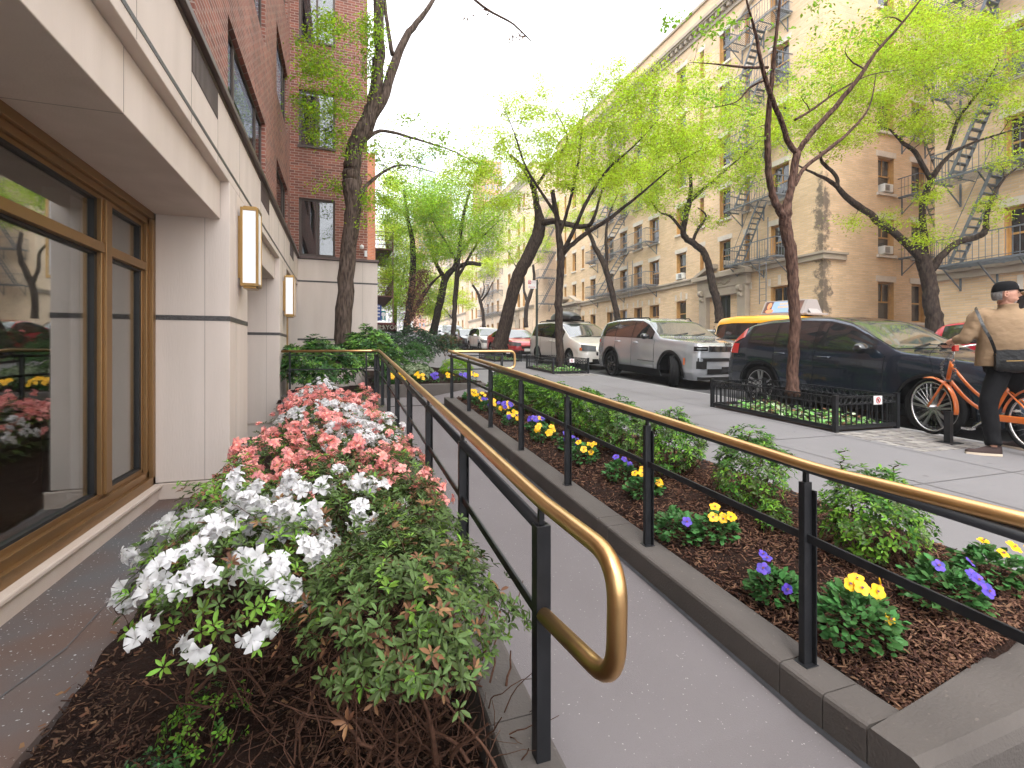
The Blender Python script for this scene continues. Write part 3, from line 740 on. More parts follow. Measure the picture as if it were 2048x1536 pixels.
def fire_escape(parent, axis, fixed, a, c, levels, m, d=1.05, stair=True, dirn=1, ladder=None, name='fire_escape'):
    """levels: heights; platform on the wall plane; projects towards -axis normal"""
    root = None
    def pt(u, dd, z): return Vector((fixed - dd, u, z)) if axis == 'y' else Vector((u, fixed - dd, z))
    o = thing(name, None, None); adopt(o, parent); ALL.append(o)
    for i, z in enumerate(levels):
        rail = MB(); plat = MB(); st = MB(); brk = plat
        plat.bar(pt(a, d, z), pt(c, d, z), .05, .07); plat.bar(pt(a, .02, z), pt(a, d, z), .05, .07); plat.bar(pt(c, .02, z), pt(c, d, z), .05, .07)
        n = int(d / .11)
        for k in range(1, n): plat.bar(pt(a, d * k / n, z), pt(c, d * k / n, z), .035, .012)
        for k in range(int((c - a) / .9) + 1): plat.bar(pt(a + .9 * k + .1, 0, z - .03), pt(a + .9 * k + .1, d, z - .03), .04, .03)
        for u in (a, c):
            rail.bar(pt(u, 0, z + .9), pt(u, d, z + .9), .04, .04); rail.bar(pt(u, 0, z + .45), pt(u, d, z + .45), .018, .02)
            for k in range(1, 7): rail.bar(pt(u, d * k / 6, z), pt(u, d * k / 6, z + .9), .016, .016)
        rail.bar(pt(a, d, z + .9), pt(c, d, z + .9), .04, .04); rail.bar(pt(a, d, z + .1), pt(c, d, z + .1), .02, .02)
        n = int((c - a) / .16)
        for k in range(n + 1): rail.bar(pt(a + (c - a) * k / n, d, z), pt(a + (c - a) * k / n, d, z + .9), .016, .016)
        for u in (a + .25, (a + c) / 2, c - .25):
            brk.bar(pt(u, d * .9, z - .03), pt(u, .02, z - .75), .035, .035); brk.bar(pt(u, .02, z), pt(u, .02, z - .8), .05, .05)
        if stair and i + 1 < len(levels):
            z2 = levels[i + 1]; L = (c - a) * .48; u0 = a + (c - a) * .16; u1 = u0 + L
            if dirn < 0: u0, u1 = c - (c - a) * .16, c - (c - a) * .16 - L
            for dd in (d * .32, d * .82):
                st.bar(pt(u0, dd, z + .02), pt(u1, dd, z2), .035, .09)
                st.bar(pt(u0, dd, z + .85), pt(u1, dd, z2 + .75), .018, .018)
            for k in range(1, 12):
                t = k / 12; p_ = pt(u0 + (u1 - u0) * t, d * .57, z + (z2 - z) * t); q = pt(u0 + (u1 - u0) * t, d * .34, p_.z); r_ = pt(u0 + (u1 - u0) * t, d * .8, p_.z)
                st.bar(q, r_, .16, .03)
        plat.build('platform', m, o); rail.build('railing', m, o)
        if st.v: st.build('stair', m, o)
    if ladder:
        u, zb, zt = ladder; l_ = MB()
        for du in (-.2, .2): l_.bar(pt(u + du, d + .05, zb), pt(u + du, d + .05, zt), .03, .03)
        for k in range(int((zt - zb) / .3)): l_.bar(pt(u - .2, d + .05, zb + .15 + .3 * k), pt(u + .2, d + .05, zb + .15 + .3 * k), .02, .02)
        for du in (-.32, .32): l_.bar(pt(u + du, d + .06, levels[0] - .1), pt(u + du, d + .06, levels[0] + 1.9), .035, .035)
        l_.bar(pt(u - .32, d + .06, levels[0] - .1), pt(u + .32, d + .06, levels[0] - .1), .035, .035)
        l_.build('ladder', m, o)
    return o
def ac_unit(x, y, z, axis, label):
    o = thing('air_conditioner', label, 'air conditioner', (x, y, z), 'window air conditioners')
    b = MB()
    if axis == 'y': b.box(x - .22, x + .3, y - .3, y + .3, z, z + .38)
    else: b.box(x - .3, x + .3, y - .22, y + .3, z, z + .38)
    b.build('housing', acm, o, bevel=.015)
    b = MB()
    for k in range(7):
        zz = z + .05 + .04 * k
        if axis == 'y': b.box(x - .228, x - .222, y - .25, y + .05, zz, zz + .022)
        else: b.box(x - .25, x + .05, y - .228, y - .222, zz, zz + .022)
    b.build('grille', acd, o)
def portal(parent, yc, w_, zg_, ztop, x=XF):
    b = MB()
    for s_ in (-1, 1):
        b.box(x - .32, x + .05, yc + s_ * w_ / 2 - .28, yc + s_ * w_ / 2 + .28, zg_, ztop - .75)
        b.box(x - .42, x + .05, yc + s_ * w_ / 2 - .34, yc + s_ * w_ / 2 + .34, zg_, zg_ + .5)
        b.lathe([(.0, -.12), (.17, -.12), (.17, .12), (0, .12)], (x - .42, yc + s_ * w_ / 2, ztop - .95), 'y', 14)
        b.lathe([(.0, -.10), (.12, -.10), (.12, .10), (0, .10)], (x - .38, yc + s_ * w_ / 2, ztop - 1.3), 'y', 14)
    b.box(x - .34, x + .05, yc - w_ / 2 - .4, yc + w_ / 2 + .4, ztop - .75, ztop - .2)
    b.box(x - .62, x + .05, yc - w_ / 2 - .6, yc + w_ / 2 + .6, ztop - .2, ztop + .02)
    b.box(x - .30, x + .3, yc - w_ / 2 + .28, yc + w_ / 2 - .28, ztop - 1.2, ztop - .75)
    for s_ in (-1, 1):   # broken pediment
        p0 = (x - .62, yc + s_ * (w_ / 2 + .6), ztop + .02); p1 = (x - .62, yc + s_ * .55, ztop + .68); p2 = (x - .62, yc + s_ * .55, ztop + .44); p3 = (x - .62, yc + s_ * (w_ / 2 + .2), ztop + .02)
        b.prism([p0, p1, p2, p3], (.62, 0, 0))
    for k in range(10):   # swag carving
        t = k / 9; b.lathe([(0, -.05), (.07, -.03), (.07, .03), (0, .05)], (x - .35, yc - .7 + 1.4 * t, ztop - .45 - .13 * math.sin(t * math.pi * 2) ** 2), 'y', 8)
    o = b.build('portal', belt_m, parent, bevel=.01)
    b = MB(); y0, y1 = yc - w_ / 2 + .28, yc + w_ / 2 - .28
    b.box(x + .10, x + .16, y0, y1, zg_, ztop - 1.2); b.build('door', mat('dark_door', (.012, .012, .014), .25), o)
    b = MB()
    for k in range(5): b.box(x + .06, x + .1, y0 + (y1 - y0) * k / 4 - .02, y0 + (y1 - y0) * k / 4 + .02, zg_, ztop - 1.2)
    for k in range(4): b.box(x + .065, x + .1, y0, y1, zg_ + .6 + .55 * k, zg_ + .63 + .55 * k)
    b.build('door_grille', fe_dark, o)
def stone_window_trim(parent, wins, z1):
    b = MB()
    for a, c in wins:
        m_ = (a + c) / 2
        for u, hgt in ((a - .06, .42), (m_, .55), (c + .06, .42)): b.box(XF - .025, XF + .02, u - .07, u + .07, z1 + .06, z1 + hgt)
    b.build('keystone', lintel_m, parent)

def block(name, label, Y0, Y1, base, belt_z, floors, wins, bm_, pxs=True, depth=8.5, side_ops=None, roof=None, gtop=-1.27, gbot=-2.9, detail=True):
    """front wall on x = XF from Y0 to Y1, side wall facing the camera at Y0. wins list of (ya,yb)"""
    R = thing(name, label, 'building', (XF + 4, (Y0 + Y1) / 2, base), 'tan brick tenement buildings')
    z_s = [belt_z + .06 + 2.95 * k for k in range(floors)]
    roofz = roof or (belt_z + 2.95 * floors + 1.6)
    ops = []
    for a, c in wins:
        for zz in z_s: ops.append((a, c, zz + .02, zz + 1.75))
        ops.append((a, c, belt_z + gbot, belt_z + gtop))
    b = MB(); wall_front(b, XF, Y0, Y1, base - 3, roofz, ops)
    so = side_ops or []
    wall_x(b, Y0, XF, XF + depth, base - 3, roofz, so, depth=.25)
    b.quad((XF + depth, Y0, base - 3), (XF + depth, Y1, base - 3), (XF + depth, Y1, roofz), (XF + depth, Y0, roofz))
    b.quad((XF, Y1, base - 3), (XF + depth, Y1, base - 3), (XF + depth, Y1, roofz), (XF, Y1, roofz))
    b.quad((XF, Y0, roofz), (XF + depth, Y0, roofz), (XF + depth, Y1, roofz), (XF, Y1, roofz))
    W = b.build('brick_wall', bm_, R)
    for (a, c, z0, z1) in ops: window_at(R, 'y', XF, a, c, z0, z1, lint=z0 > belt_z, sill=True)
    for (a, c, z0, z1) in so: window_at(R, 'x', Y0, a, c, z0, z1)
    b = MB()
    b.box(XF - .12, XF + .1, Y0 - .1, Y1, belt_z - .34, belt_z - .10); b.box(XF - .2, XF + .1, Y0 - .16, Y1, belt_z - .10, belt_z + .0)
    if so: b.box(XF + .1, XF + 1.35, Y0 - .1, Y0 + .1, belt_z - .34, belt_z - .10); b.box(XF + .1, XF + 1.4, Y0 - .16, Y0 + .1, belt_z - .1, belt_z)
    b.build('belt_course', belt_m, R)
    zc = belt_z + 2.95 * floors - .25
    b = MB(); b.box(XF - .1, XF + .1, Y0 - .08, Y1, zc, zc + .2); b.box(XF - .45, XF + .1, Y0 - .3, Y1, zc + .55, zc + .75); b.box(XF - .35, XF + .1, Y0 - .2, Y1, zc + .45, zc + .55)
    n = int((Y1 - Y0) / .45)
    for k in range(n): b.box(XF - .28, XF - .002, Y0 + .45 * k, Y0 + .45 * k + .2, zc + .22, zc + .45)
    b.box(XF - .12, XF + .2, Y0 - .05, Y1, roofz - .02, roofz + .15)
    b.build('roof_cornice', MATS['white_lintel_stone'] if bm_ is tanB else belt_m, R)
    return R, z_s
# --- building B, straight across, its side wall faces the camera
YB0 = 16.3
def pw(*pairs): return sorted([tuple(sorted((yF(a), yF(b)))) for a, b in pairs])
winsB = pw((1528, 1572), (1455, 1467), (1438, 1461 - 8)) if False else None
winsB = pw((1541, 1578), (1490, 1500), (1439, 1461), (1400, 1408), (1353, 1372), (1299, 1318), (1268, 1284), (1240, 1254), (1214, 1227), (1181, 1191), (1164, 1168), (1145, 1152), (1129, 1132.5), (1113, 1118))
sx = lambda a, c: (xS(a, YB0), xS(c, YB0))
side = []
bz = H + 4.60
for k in range(5):
    z = bz + .06 + 2.95 * k
    side.append((*sx(1756, 1788), z + .02, z + 1.75)); side.append((*sx(1823, 1850), z + .02, z + 1.75))
side.append((*sx(1756, 1788), bz - 3.1, bz - 1.2)); side.append((*sx(1823, 1850), bz - 3.1, bz - 1.2))
BB, zB = block('tenement_building', 'tan brick building with stained corner, carved entrances and grey fire escapes across the street', YB0, 45.5, H - .6, bz, 5, winsB, tanA, side_ops=side, depth=16)
fire_escape(BB, 'y', XF, yF(1585), yF(1478), [bz + .05 + 2.95 * k for k in range(5)], fe_m, stair=True, dirn=-1, ladder=(yF(1560), bz - 2.2, bz + .4))
fire_escape(BB, 'y', XF, yF(1318), yF(1193), [bz + .05 + 2.95 * k for k in range(5)], fe_m, stair=True, dirn=-1, ladder=(yF(1287), bz - .6, bz + .9))
fire_escape(BB, 'x', YB0, xS(1796, YB0), xS(1900, YB0), [bz - .05 + 2.95 * k for k in range(5)], fe_m, d=.9, dirn=-1, ladder=(xS(1838, YB0), H - .3, bz))
portal(BB, yF(1450), 3.0, H - .35, bz - .15)
portal(BB, yF(1143), 3.2, H + .9, bz + .1)
# gable in the parapet near the corner
b = MB(); g0, g1 = YB0 + .3, YB0 + 5.2; zt = bz + 16.3
b.prism([(XF - .1, g0, zt), (XF - .1, g1, zt), (XF - .1, (g0 + g1) / 2, zt + 1.6)], (.3, 0, 0)); b.build('gable', belt_m, BB)
b = MB(); b.bar((XF - .12, g0, bz + 13.3), (XF - .12, (g0 + g1) / 2, bz + 14.8), .2, .16); b.bar((XF - .12, g1, bz + 13.3), (XF - .12, (g0 + g1) / 2, bz + 14.8), .2, .16); b.build('moulding', belt_m, BB)
ac_unit(sum(sx(1756, 1788)) / 2, YB0 + .08, bz + .12, 'x', 'white window air conditioner in the lower of two units on the tan side wall')
ac_unit(sum(sx(1756, 1788)) / 2, YB0 + .08, bz + 3.07, 'x', 'white window air conditioner in the upper of two units on the tan side wall')
ac_unit(XF + .05, yF(1362), bz + .12, 'y', 'white window air conditioner above the stone belt on the tan street front')
MB().box(XF - .03, XF - .002, yF(1176), yF(1170), H + 1.9, H + 2.6).build('plaque', mat('green_plaque', (.01, .16, .12), .5), BB)
# --- building A, nearer, on the right
bzA = H + 2.95
winsA = [tuple(sorted((yF(a), yF(b)))) for a, b in ((2008, 2075), (2110, 2150))]
winsA = sorted(winsA)
BA, zA = block('tenement_building', 'tan brick building on the far right with grey fire escapes and tall stairs', 5.0, 11.9, H - .8, bzA, 5, winsA, tanA, depth=7, gtop=-1.0, gbot=-3.2)
b = MB(); b.quad((XF, -14, H - 4), (XF, 5.0, H - 4), (XF, 5.0, bzA + 16), (XF, -14, bzA + 16)); b.build('side_wall', tanA, BA)
fire_escape(BA, 'y', XF, yF(2100), yF(1905), [bzA + .02 + 2.95 * k for k in range(5)], fe_m, d=1.15, dirn=-1)
# back wall of the light court
o = thing('court_wall', 'shaded tan brick back wall at the end of the light court', 'wall', (XF + 12, 14, 0))
MB().box(XF + 12, XF + 12.3, 2, 16.29, -1, H + 20).build('brick', tanA, o)
# --- building C and further down the street
winsC = pw((1046, 1050), (1035, 1040), (1016, 1021), (994, 998), (983, 987), (974, 978), (960, 963), (951, 954), (943, 946))
BC, zC = block('tenement_building', 'haze tinted tan brick building behind the red saloon car with a shaded side wall', 52, 82, H + 1.2, H + 5.5, 5, winsC, tanB, depth=20, side_ops=None)
fire_escape(BC, 'y', XF, yF(1006), yF(968), [H + 5.55 + 2.95 * k for k in range(5)], fe_m, dirn=-1)
portal(BC, yF(1028), 3.2, H + 2.2, H + 5.4)
fire_escape(BB, 'x', 51.9, XF + .3, XF + 3.6, [H + 5.55 + 2.95 * k for k in range(5)], fe_m, dirn=1)
winsD = [(86 + 3.4 * k, 87.1 + 3.4 * k) for k in range(12)]
BD, zD = block('tenement_building', 'haze tinted distant tan building farthest down the right side of the street', 84.5, 128, H + 2.8, H + 7.2, 5, winsD, tanB, depth=20)
fire_escape(BD, 'y', XF, 92, 98, [H + 7.25 + 2.95 * k for k in range(5)], fe_m, dirn=-1)

# low iron fence in front of building B
def iron_fence(label, y0, y1, x=19.2):
    o = thing('iron_fence', label, 'fence', (x, (y0 + y1) / 2, zr(y0) + .14), 'black iron area fences')
    z = lambda y: zr(y) + .14
    b = MB()
    for h_ in (.15, .95): b.bar((x, y0, z(y0) + h_), (x, y1, z(y1) + h_), .03, .03)
    b.build('rail', fe_dark, o)
    b = MB(); n = int((y1 - y0) / .16)
    for k in range(n + 1):
        y = y0 + (y1 - y0) * k / n; b.bar((x, y, z(y)), (x, y, z(y) + 1.08), .02, .02)
        b.add([(x - .025, y - .025, z(y) + 1.08), (x + .025, y - .025, z(y) + 1.08), (x + .025, y + .025, z(y) + 1.08), (x - .025, y + .025, z(y) + 1.08), (x, y, z(y) + 1.22)], [(0, 1, 4), (1, 2, 4), (2, 3, 4), (3, 0, 4)])
    q = b.build('pickets', fe_dark, o); q['kind'] = 'stuff'
iron_fence('black spiked iron fence between the entrance and the stained corner', 15.2, yF(1490))
iron_fence('black spiked iron fence left of the carved entrance', yF(1395), yF(1175))

# ================================================================= left side of the street beyond
o = thing('brick_building', 'orange brick building with brown iron fire escape just past the limestone corner', 'building', (-3, 34, 0))
ob = brick_mat('orange_brick', (0.50, 0.16, 0.07), (0.40, 0.12, 0.05), (0.4, 0.25, 0.18), 0.22, 0.08, 0.01)
b = MB(); wx = 1.65
opsO = [(28 + 4 * k, 29.3 + 4 * k, H + 4 + 3.2 * j, H + 5.8 + 3.2 * j) for k in range(6) for j in range(2)]
wall_y(b, wx, 27, 62, 0, H + 10.6, opsO); wall_x(b, 27, -8, wx, 0, H + 10.6, [])
b.build('brick_wall', ob, o)
for (a, c, z0, z1) in opsO: MB().box(wx - .12, wx - .1, a, c, z0, z1).build('window', darkglass, o)
rust = mat('brown_iron', (0.13, 0.05, 0.035), 0.6)
b = MB(); 
for z in (H + 3.4, H + 6.2):
    b.box(wx, wx + 1.2, 30, 36, z - .06, z)
    for k in range(5): b.bar((wx + 1.2, 30, z + .25 * k), (wx + 1.2, 36, z + .25 * k), .03, .03); b.bar((wx, 30, z + .25 * k), (wx + 1.2, 30, z + .25 * k), .03, .03)
    for y in np.arange(30, 36.1, .5): b.bar((wx + 1.2, y, z - .05), (wx + 1.2, y, z + 1.05), .03, .03)
b.bar((wx + 1.2, 30, H + 1.5), (wx + 1.2, 30, H + 7.2), .06, .06)
b.build('fire_escape', rust, o)
# restaurant awning
def text(name, body, size, loc, rot, m, parent, ext=0.004, align='CENTER', sx=1.0):
    cu = bpy.data.curves.new(name, 'FONT'); cu.body = body; cu.size = size; cu.align_x = align; cu.align_y = 'CENTER'; cu.extrude = ext; cu.offset = size * .02; cu.resolution_u = 3
    t = bpy.data.objects.new(name, cu); COL.objects.link(t)
    dg = bpy.context.evaluated_depsgraph_get(); me = bpy.data.meshes.new_from_object(t.evaluated_get(dg)); bpy.data.objects.remove(t); bpy.data.curves.remove(cu)
    me.transform(Matrix.LocRotScale(Vector(loc), None, None) @ rot @ Matrix.Diagonal((sx, 1, 1, 1))); me.materials.clear(); me.materials.append(m)
    o_ = bpy.data.objects.new(name, me); COL.objects.link(o_); ALL.append(o_)
    return adopt(o_, parent)
RX = Matrix.Rotation(rad(90), 4, 'X')
white_p = mat('white_lettering', (.75, .75, .75), .6)
o = thing('restaurant_awning', 'maroon awning lettered BAYON over the pavement beyond the limestone corner', 'awning', (3.4, 40, H + 1.6))
AY = 38.0; D_ = lambda px: xS(px, AY)
ax0, ax1 = xS(744, AY), xS(793, AY)
dz0 = P(775, 661, AY / (CS - (775 - 1024) / F * SN)).z; dz1 = P(775, 649, AY / (CS - (775 - 1024) / F * SN)).z; dz2 = P(775, 645.5, AY / (CS - (775 - 1024) / F * SN)).z
mar = mat('maroon_canvas', (0.10, 0.012, 0.02), .8)
b = MB(); b.prism([(ax0, AY, dz0), (ax1, AY, dz0), (ax1, AY, dz1), (ax0, AY, dz1)], (0, 3, 0)); b.add([(ax0, AY, dz1), (ax1, AY, dz1), (ax1, AY + 3, dz1), (ax0, AY + 3, dz1), (ax0, AY + 1.5, dz2 + .1), (ax1, AY + 1.5, dz2 + .1)], [(0, 1, 5, 4), (3, 4, 5, 2)])
b.build('canopy', mar, o)
text('lettering', 'BAYON', .46, (xS(777.5, AY), AY - .01, (dz0 + dz1) / 2), RX, white_p, o)
b = MB(); e = xS(763.5, AY); b.box(e - .16, e + .16, AY - .012, AY - .004, dz0 + .08, dz1 - .06); lg = b.build('emblem', white_p, o)
b = MB(); b.box(e - .09, e + .09, AY - .016, AY - .012, dz0 + .14, dz0 + .26); b.box(e - .05, e + .05, AY - .016, AY - .012, dz0 + .3, dz0 + .38); b.build('emblem_mark', mar, lg)
b = MB(); b.tube([(ax1 - .05, AY + .1, zs(AY) - .3), (ax1 - .05, AY + .1, dz0)], .03, 6); b.tube([(ax1 - .05, AY + 2.9, zs(AY) - .3), (ax1 - .05, AY + 2.9, dz0)], .03, 6); b.build('pole', blackp, o)
# blue oval sign and teal sign
SY = 30.0; dd = SY / (CS - (758 - 1024) / F * SN)
q = lambda px, py: (xS(px, SY), P(px, py, dd).z)
o = thing('shop_sign', 'dark blue rounded sign with white lettering hung from the orange building', 'sign', (2.5, SY, H + 2))
b = MB(); x0, z0 = q(743, 641); x1, z1 = q(763, 613); r_ = (x1 - x0) / 2; pts = [(x0, SY, z0), (x1, SY, z0)]
for k in range(11): a = math.pi * k / 10; pts.append(((x0 + x1) / 2 + r_ * math.cos(a), SY, z1 - .0 + .45 * r_ * math.sin(a)))
b.prism(pts, (0, .1, 0)); b.build('board', mat('sign_blue', (.01, .04, .22), .5), o)
for k, s_ in enumerate(('SUSHI', 'BAR', 'GOLD', 'STORE')): pass
b = MB()
for k in range(4):
    zz = z0 + .2 + (z1 - z0) * k / 4.2
    for j in range(4): b.box(x0 + .12 + j * (x1 - x0 - .2) / 4, x0 + .12 + (j + .62) * (x1 - x0 - .2) / 4, SY - .008, SY - .001, zz, zz + .09)
b.build('lettering', white_p, o)
o = thing('shop_sign', 'small teal projecting sign with a white figure beside the blue sign', 'sign', (2.9, SY + .6, H + 2))
x0, z0 = q(763.5, 638); x1, z1 = q(772.5, 620)
b = MB(); b.box(x0, x1, SY + .5, SY + .58, z0, z1); b.build('board', mat('sign_teal', (.0, .22, .22), .5), o)
b = MB(); b.lathe([(0, -.01), (.13, -.008), (.13, .0), (0, .0)], ((x0 + x1) / 2, SY + .49, (z0 + z1) / 2 + .05), 'y', 10); b.box((x0 + x1) / 2 - .05, (x0 + x1) / 2 + .05, SY + .485, SY + .5, z0 + .05, z0 + .2); b.build('figure', white_p, o)

# distant buildings at the end of the street
def tower(label, x0, x1, y, zt, m, wm, nx, nz, z0=2.0):
    o = thing('distant_building', label, 'building', ((x0 + x1) / 2, y, 0), 'buildings at the end of the street')
    MB().box(x0, x1, y, y + 14, z0, zt).build('wall', m, o)
    b = MB()
    for i in range(nx):
        for j in range(nz):
            xa = x0 + (x1 - x0) * (i + .25) / nx; xb = x0 + (x1 - x0) * (i + .75) / nx; za = z0 + (zt - z0) * (j + .25) / nz; zb = z0 + (zt - z0) * (j + .78) / nz
            b.box(xa, xb, y - .05, y - .01, za, zb)
    q_ = b.build('windows', wm, o); q_['kind'] = 'stuff'
tb = mat('distant_orange_brick', (.55, .27, .17), .9); tg = mat('distant_glass', (.35, .45, .55), .2, spec=.8); tw = mat('distant_pale_stone', (.6, .57, .54), .9); twd = mat('distant_window', (.2, .23, .27), .3)
def twr(label, pa, pb, py, y, m, wm, nx, nz):
    dp = y / (CS - ((pa + pb) / 2 - 1024) / F * SN); tower(label, xS(pa, y), xS(pb, y), y, P(0, py, dp).z, m, wm, nx, nz)
twr('hazy orange brick tower at the end of the street', 968, 1004, 322, 150, tb, twd, 6, 18)
twr('pale blue glass tower seen through the trees at the end of the street', 846, 872, 305, 235, tg, tw, 8, 40)
twr('second orange brick block between the trees at the end of the street', 836, 905, 400, 210, tb, twd, 9, 20)
twr('pale stone apartment block low at the end of the street', 752, 838, 450, 260, tw, twd, 12, 22)
twr('wide pale block closing the street behind the far trees', 900, 962, 470, 170, tw, twd, 8, 16)
# ================================================================= cars
def paint(name, col, metal=0.35, rough=0.28):
    m = mat(name, col, rough, metal, coat=1.0, spec=0.5); return m
carglass = mat('tinted_car_glass', (0.012, 0.014, 0.015), 0.03, spec=1.0, coat=0.6)
wsglass = mat('windscreen_glass', (0.055, 0.065, 0.06), 0.03, spec=1.0, coat=1.0)
rubber = mat('tyre_rubber', (0.012, 0.012, 0.0125), 0.8, bump=0.1, bscale=90)
blackpl = mat('black_plastic', (0.009, 0.009, 0.0095), 0.55, spec=.25)
gloss_black = mat('gloss_black', (0.01, 0.01, 0.011), 0.12, coat=0.5)
alloy = mat('alloy_wheel', (0.42, 0.42, 0.43), 0.3, 0.9)
chrome = mat('chrome', (0.75, 0.75, 0.76), 0.12, 1.0)
lampred = mat('tail_lamp_red', (0.42, 0.01, 0.012), 0.15, coat=1.0)
lampclr = mat('clear_lamp', (0.20, 0.21, 0.22), 0.12, 0.5, coat=1.0)
lamporg = mat('amber_lamp', (0.65, 0.14, 0.02), 0.2, coat=1.0)
platem = mat('number_plate', (0.6, 0.6, 0.58), 0.5)

def interp(tab, s):
    xs_ = [p[0] for p in tab]; vs_ = [p[1] for p in tab]
    return float(np.interp(s, xs_, vs_))
def smooth_tab(tab, L, r=0.05):
    ss = np.linspace(0, L, 400); v = np.interp(ss, [p[0] for p in tab], [p[1] for p in tab])
    k = max(1, int(r / L * 400)); ker = np.hanning(2 * k + 3)[1:-1]; ker /= ker.sum()
    vp = np.concatenate([np.full(k, v[0]), v, np.full(k, v[-1])]); v2 = np.convolve(vp, ker, 'valid')
    return list(zip(ss, v2[:400]))
def make_car(name, label, cat, sp, loc, pitch=0.047, yaw=0.0, group=None):
    L, Wd = sp['L'], sp['W'] / 2
    top = smooth_tab(sp['top'], L, .07); belt = smooth_tab(sp['belt'], L, .12)
    plan = sp.get('plan', [(0, .72), (.05, .82), (.14, .90), (.32, .965), (.7, 1), (L - .6, 1), (L - .25, .97), (L - .1, .91), (L - .03, .84), (L, .76)])
    plan = smooth_tab(plan, L, .03); bot = sp.get('bot', [(0, .30), (.12, .22), (L - .15, .24), (L, .34)])
    tum = sp.get('tumble', .42)
    def sec(s):
        w_ = Wd * interp(plan, s); zb = interp(bot, s); zt = interp(top, s); zbel = min(interp(belt, s), zt - .012); g = zt - zbel
        P_ = []
        for k in range(13):
            t = k / 12; z = zb + (zbel - zb) * t
            x = w_ * (0.915 + 0.085 * math.sin(min(1, t / .38) * math.pi / 2) - (0.035 * ((t - .6) / .4) ** 2 if t > .6 else 0) + .006 * math.sin(t * 9))
            P_.append((x, z))
        xs0 = P_[-1][0]; ze = zbel + g * .88; xe = xs0 - tum * (ze - zbel) - .01
        for k in range(1, 6):
            t = k / 5; P_.append((xs0 + (xe - xs0) * (t + .10 * math.sin(t * math.pi) * -1), zbel + (ze - zbel) * t))
        for q_, h_ in ((.95, .93), (.86, .965), (.7, .985), (.45, .997), (0, 1.0)): P_.append((xe * q_, zbel + g * h_))
        return P_
    R = thing(name, label, cat, (0, 0, 0), group)
    wheels = sp['wheels']; rw = sp['rw']; ra = rw + sp.get('gap', .065)
    N = int(L / .045); ss = np.unique(np.concatenate([np.linspace(0, L, N), np.linspace(0, .3, 10), np.linspace(L - .3, L, 8)]))
    secs = [sec(s) for s in ss]; m = len(secs[0])
    b = MB()
    for sgn in (-1, 1):
        V = np.array([[(sgn * x, s, z) for x, z in sc] for s, sc in zip(ss, secs)])
        inside = np.zeros(V.shape[:2], bool); proj = V.copy()
        for wy in wheels:
            dy = V[:, :, 1] - wy; dz = V[:, :, 2] - rw; rr = np.sqrt(dy ** 2 + dz ** 2) + 1e-6
            i_ = (rr < ra) & (np.abs(V[:, :, 0]) > Wd * .5); i_[:, 13:] = False
            inside |= i_
            f_ = ra / rr
            proj[:, :, 1] = np.where(i_, wy + dy * f_, proj[:, :, 1]); proj[:, :, 2] = np.where(i_, np.maximum(rw + dz * f_, V[:, :, 2]), proj[:, :, 2])
        base = len(b.v); b.v.extend([tuple(p) for p in proj.reshape(-1, 3)])
        for i in range(len(ss) - 1):
            for j in range(m - 1):
                ids = [(i, j), (i, j + 1), (i + 1, j + 1), (i + 1, j)]
                if all(inside[a] for a in ids): continue
                f = [base + a * m + c for a, c in ids]
                if sgn > 0: f = f[::-1]
                b.f.append(tuple(f)); b.mi.append(0)
        for i, flip in ((0, 1), (len(ss) - 1, 0)):
            cen = [(0, ss[i], z) for x, z in secs[i]]; bb = len(b.v); b.v.extend(cen)
            for j in range(m - 1):
                f = [base + i * m + j, base + i * m + j + 1, bb + j + 1, bb + j]
                b.f.append(tuple(f if (flip ^ (sgn > 0)) else f[::-1])); b.mi.append(0)
    body = b.build('body', sp['paint'], R, smooth=True, auto=38, weld=True)
    # floor pan and arch liners
    b = MB(); b.box(-Wd * .9, Wd * .9, .35, L - .3, .2, .3)
    for i in range(len(wheels)):
        wy = wheels[i]
        for sgn in (-1, 1):
            rows = []
            for k in range(13):
                a = math.pi * k / 12; rows.append([(sgn * Wd * x_, wy + (ra + .01) * math.cos(a), rw + (ra + .01) * math.sin(a)) for x_ in (.97, .6)])
            b.grid(rows)
            b.add([(sgn * Wd * .62, wy + (ra + .02) * math.cos(math.pi * k / 12), rw + (ra + .02) * math.sin(math.pi * k / 12)) for k in range(13)], [tuple(range(13))])
    b.build('underbody', blackpl, R)
    def side_x(s, z):
        sc = sec(s); return float(np.interp(z, [p[1] for p in sc[:18]], [p[0] for p in sc[:18]]))
    def top_z(s, x):
        sc = sec(s)[17:]; xs_ = [p[0] for p in sc][::-1]; zz = [p[1] for p in sc][::-1]; return float(np.interp(abs(x), xs_, zz))
    def side_panel(nm, s0, s1, zlo, zhi, m_, off, par, sides=(-1, 1), n=18):
        """zlo, zhi functions of s"""
        for sgn in sides:
            b = MB(); rows = []
            for s in np.linspace(s0, s1, n):
                a, c = zlo(s), zhi(s)
                if c < a + .004: c = a + .004
                rows.append([(sgn * (side_x(s, z) + off), s, z) for z in np.linspace(a, c, 7)])
            b.grid(rows); b.build(nm, m_, par, smooth=True)
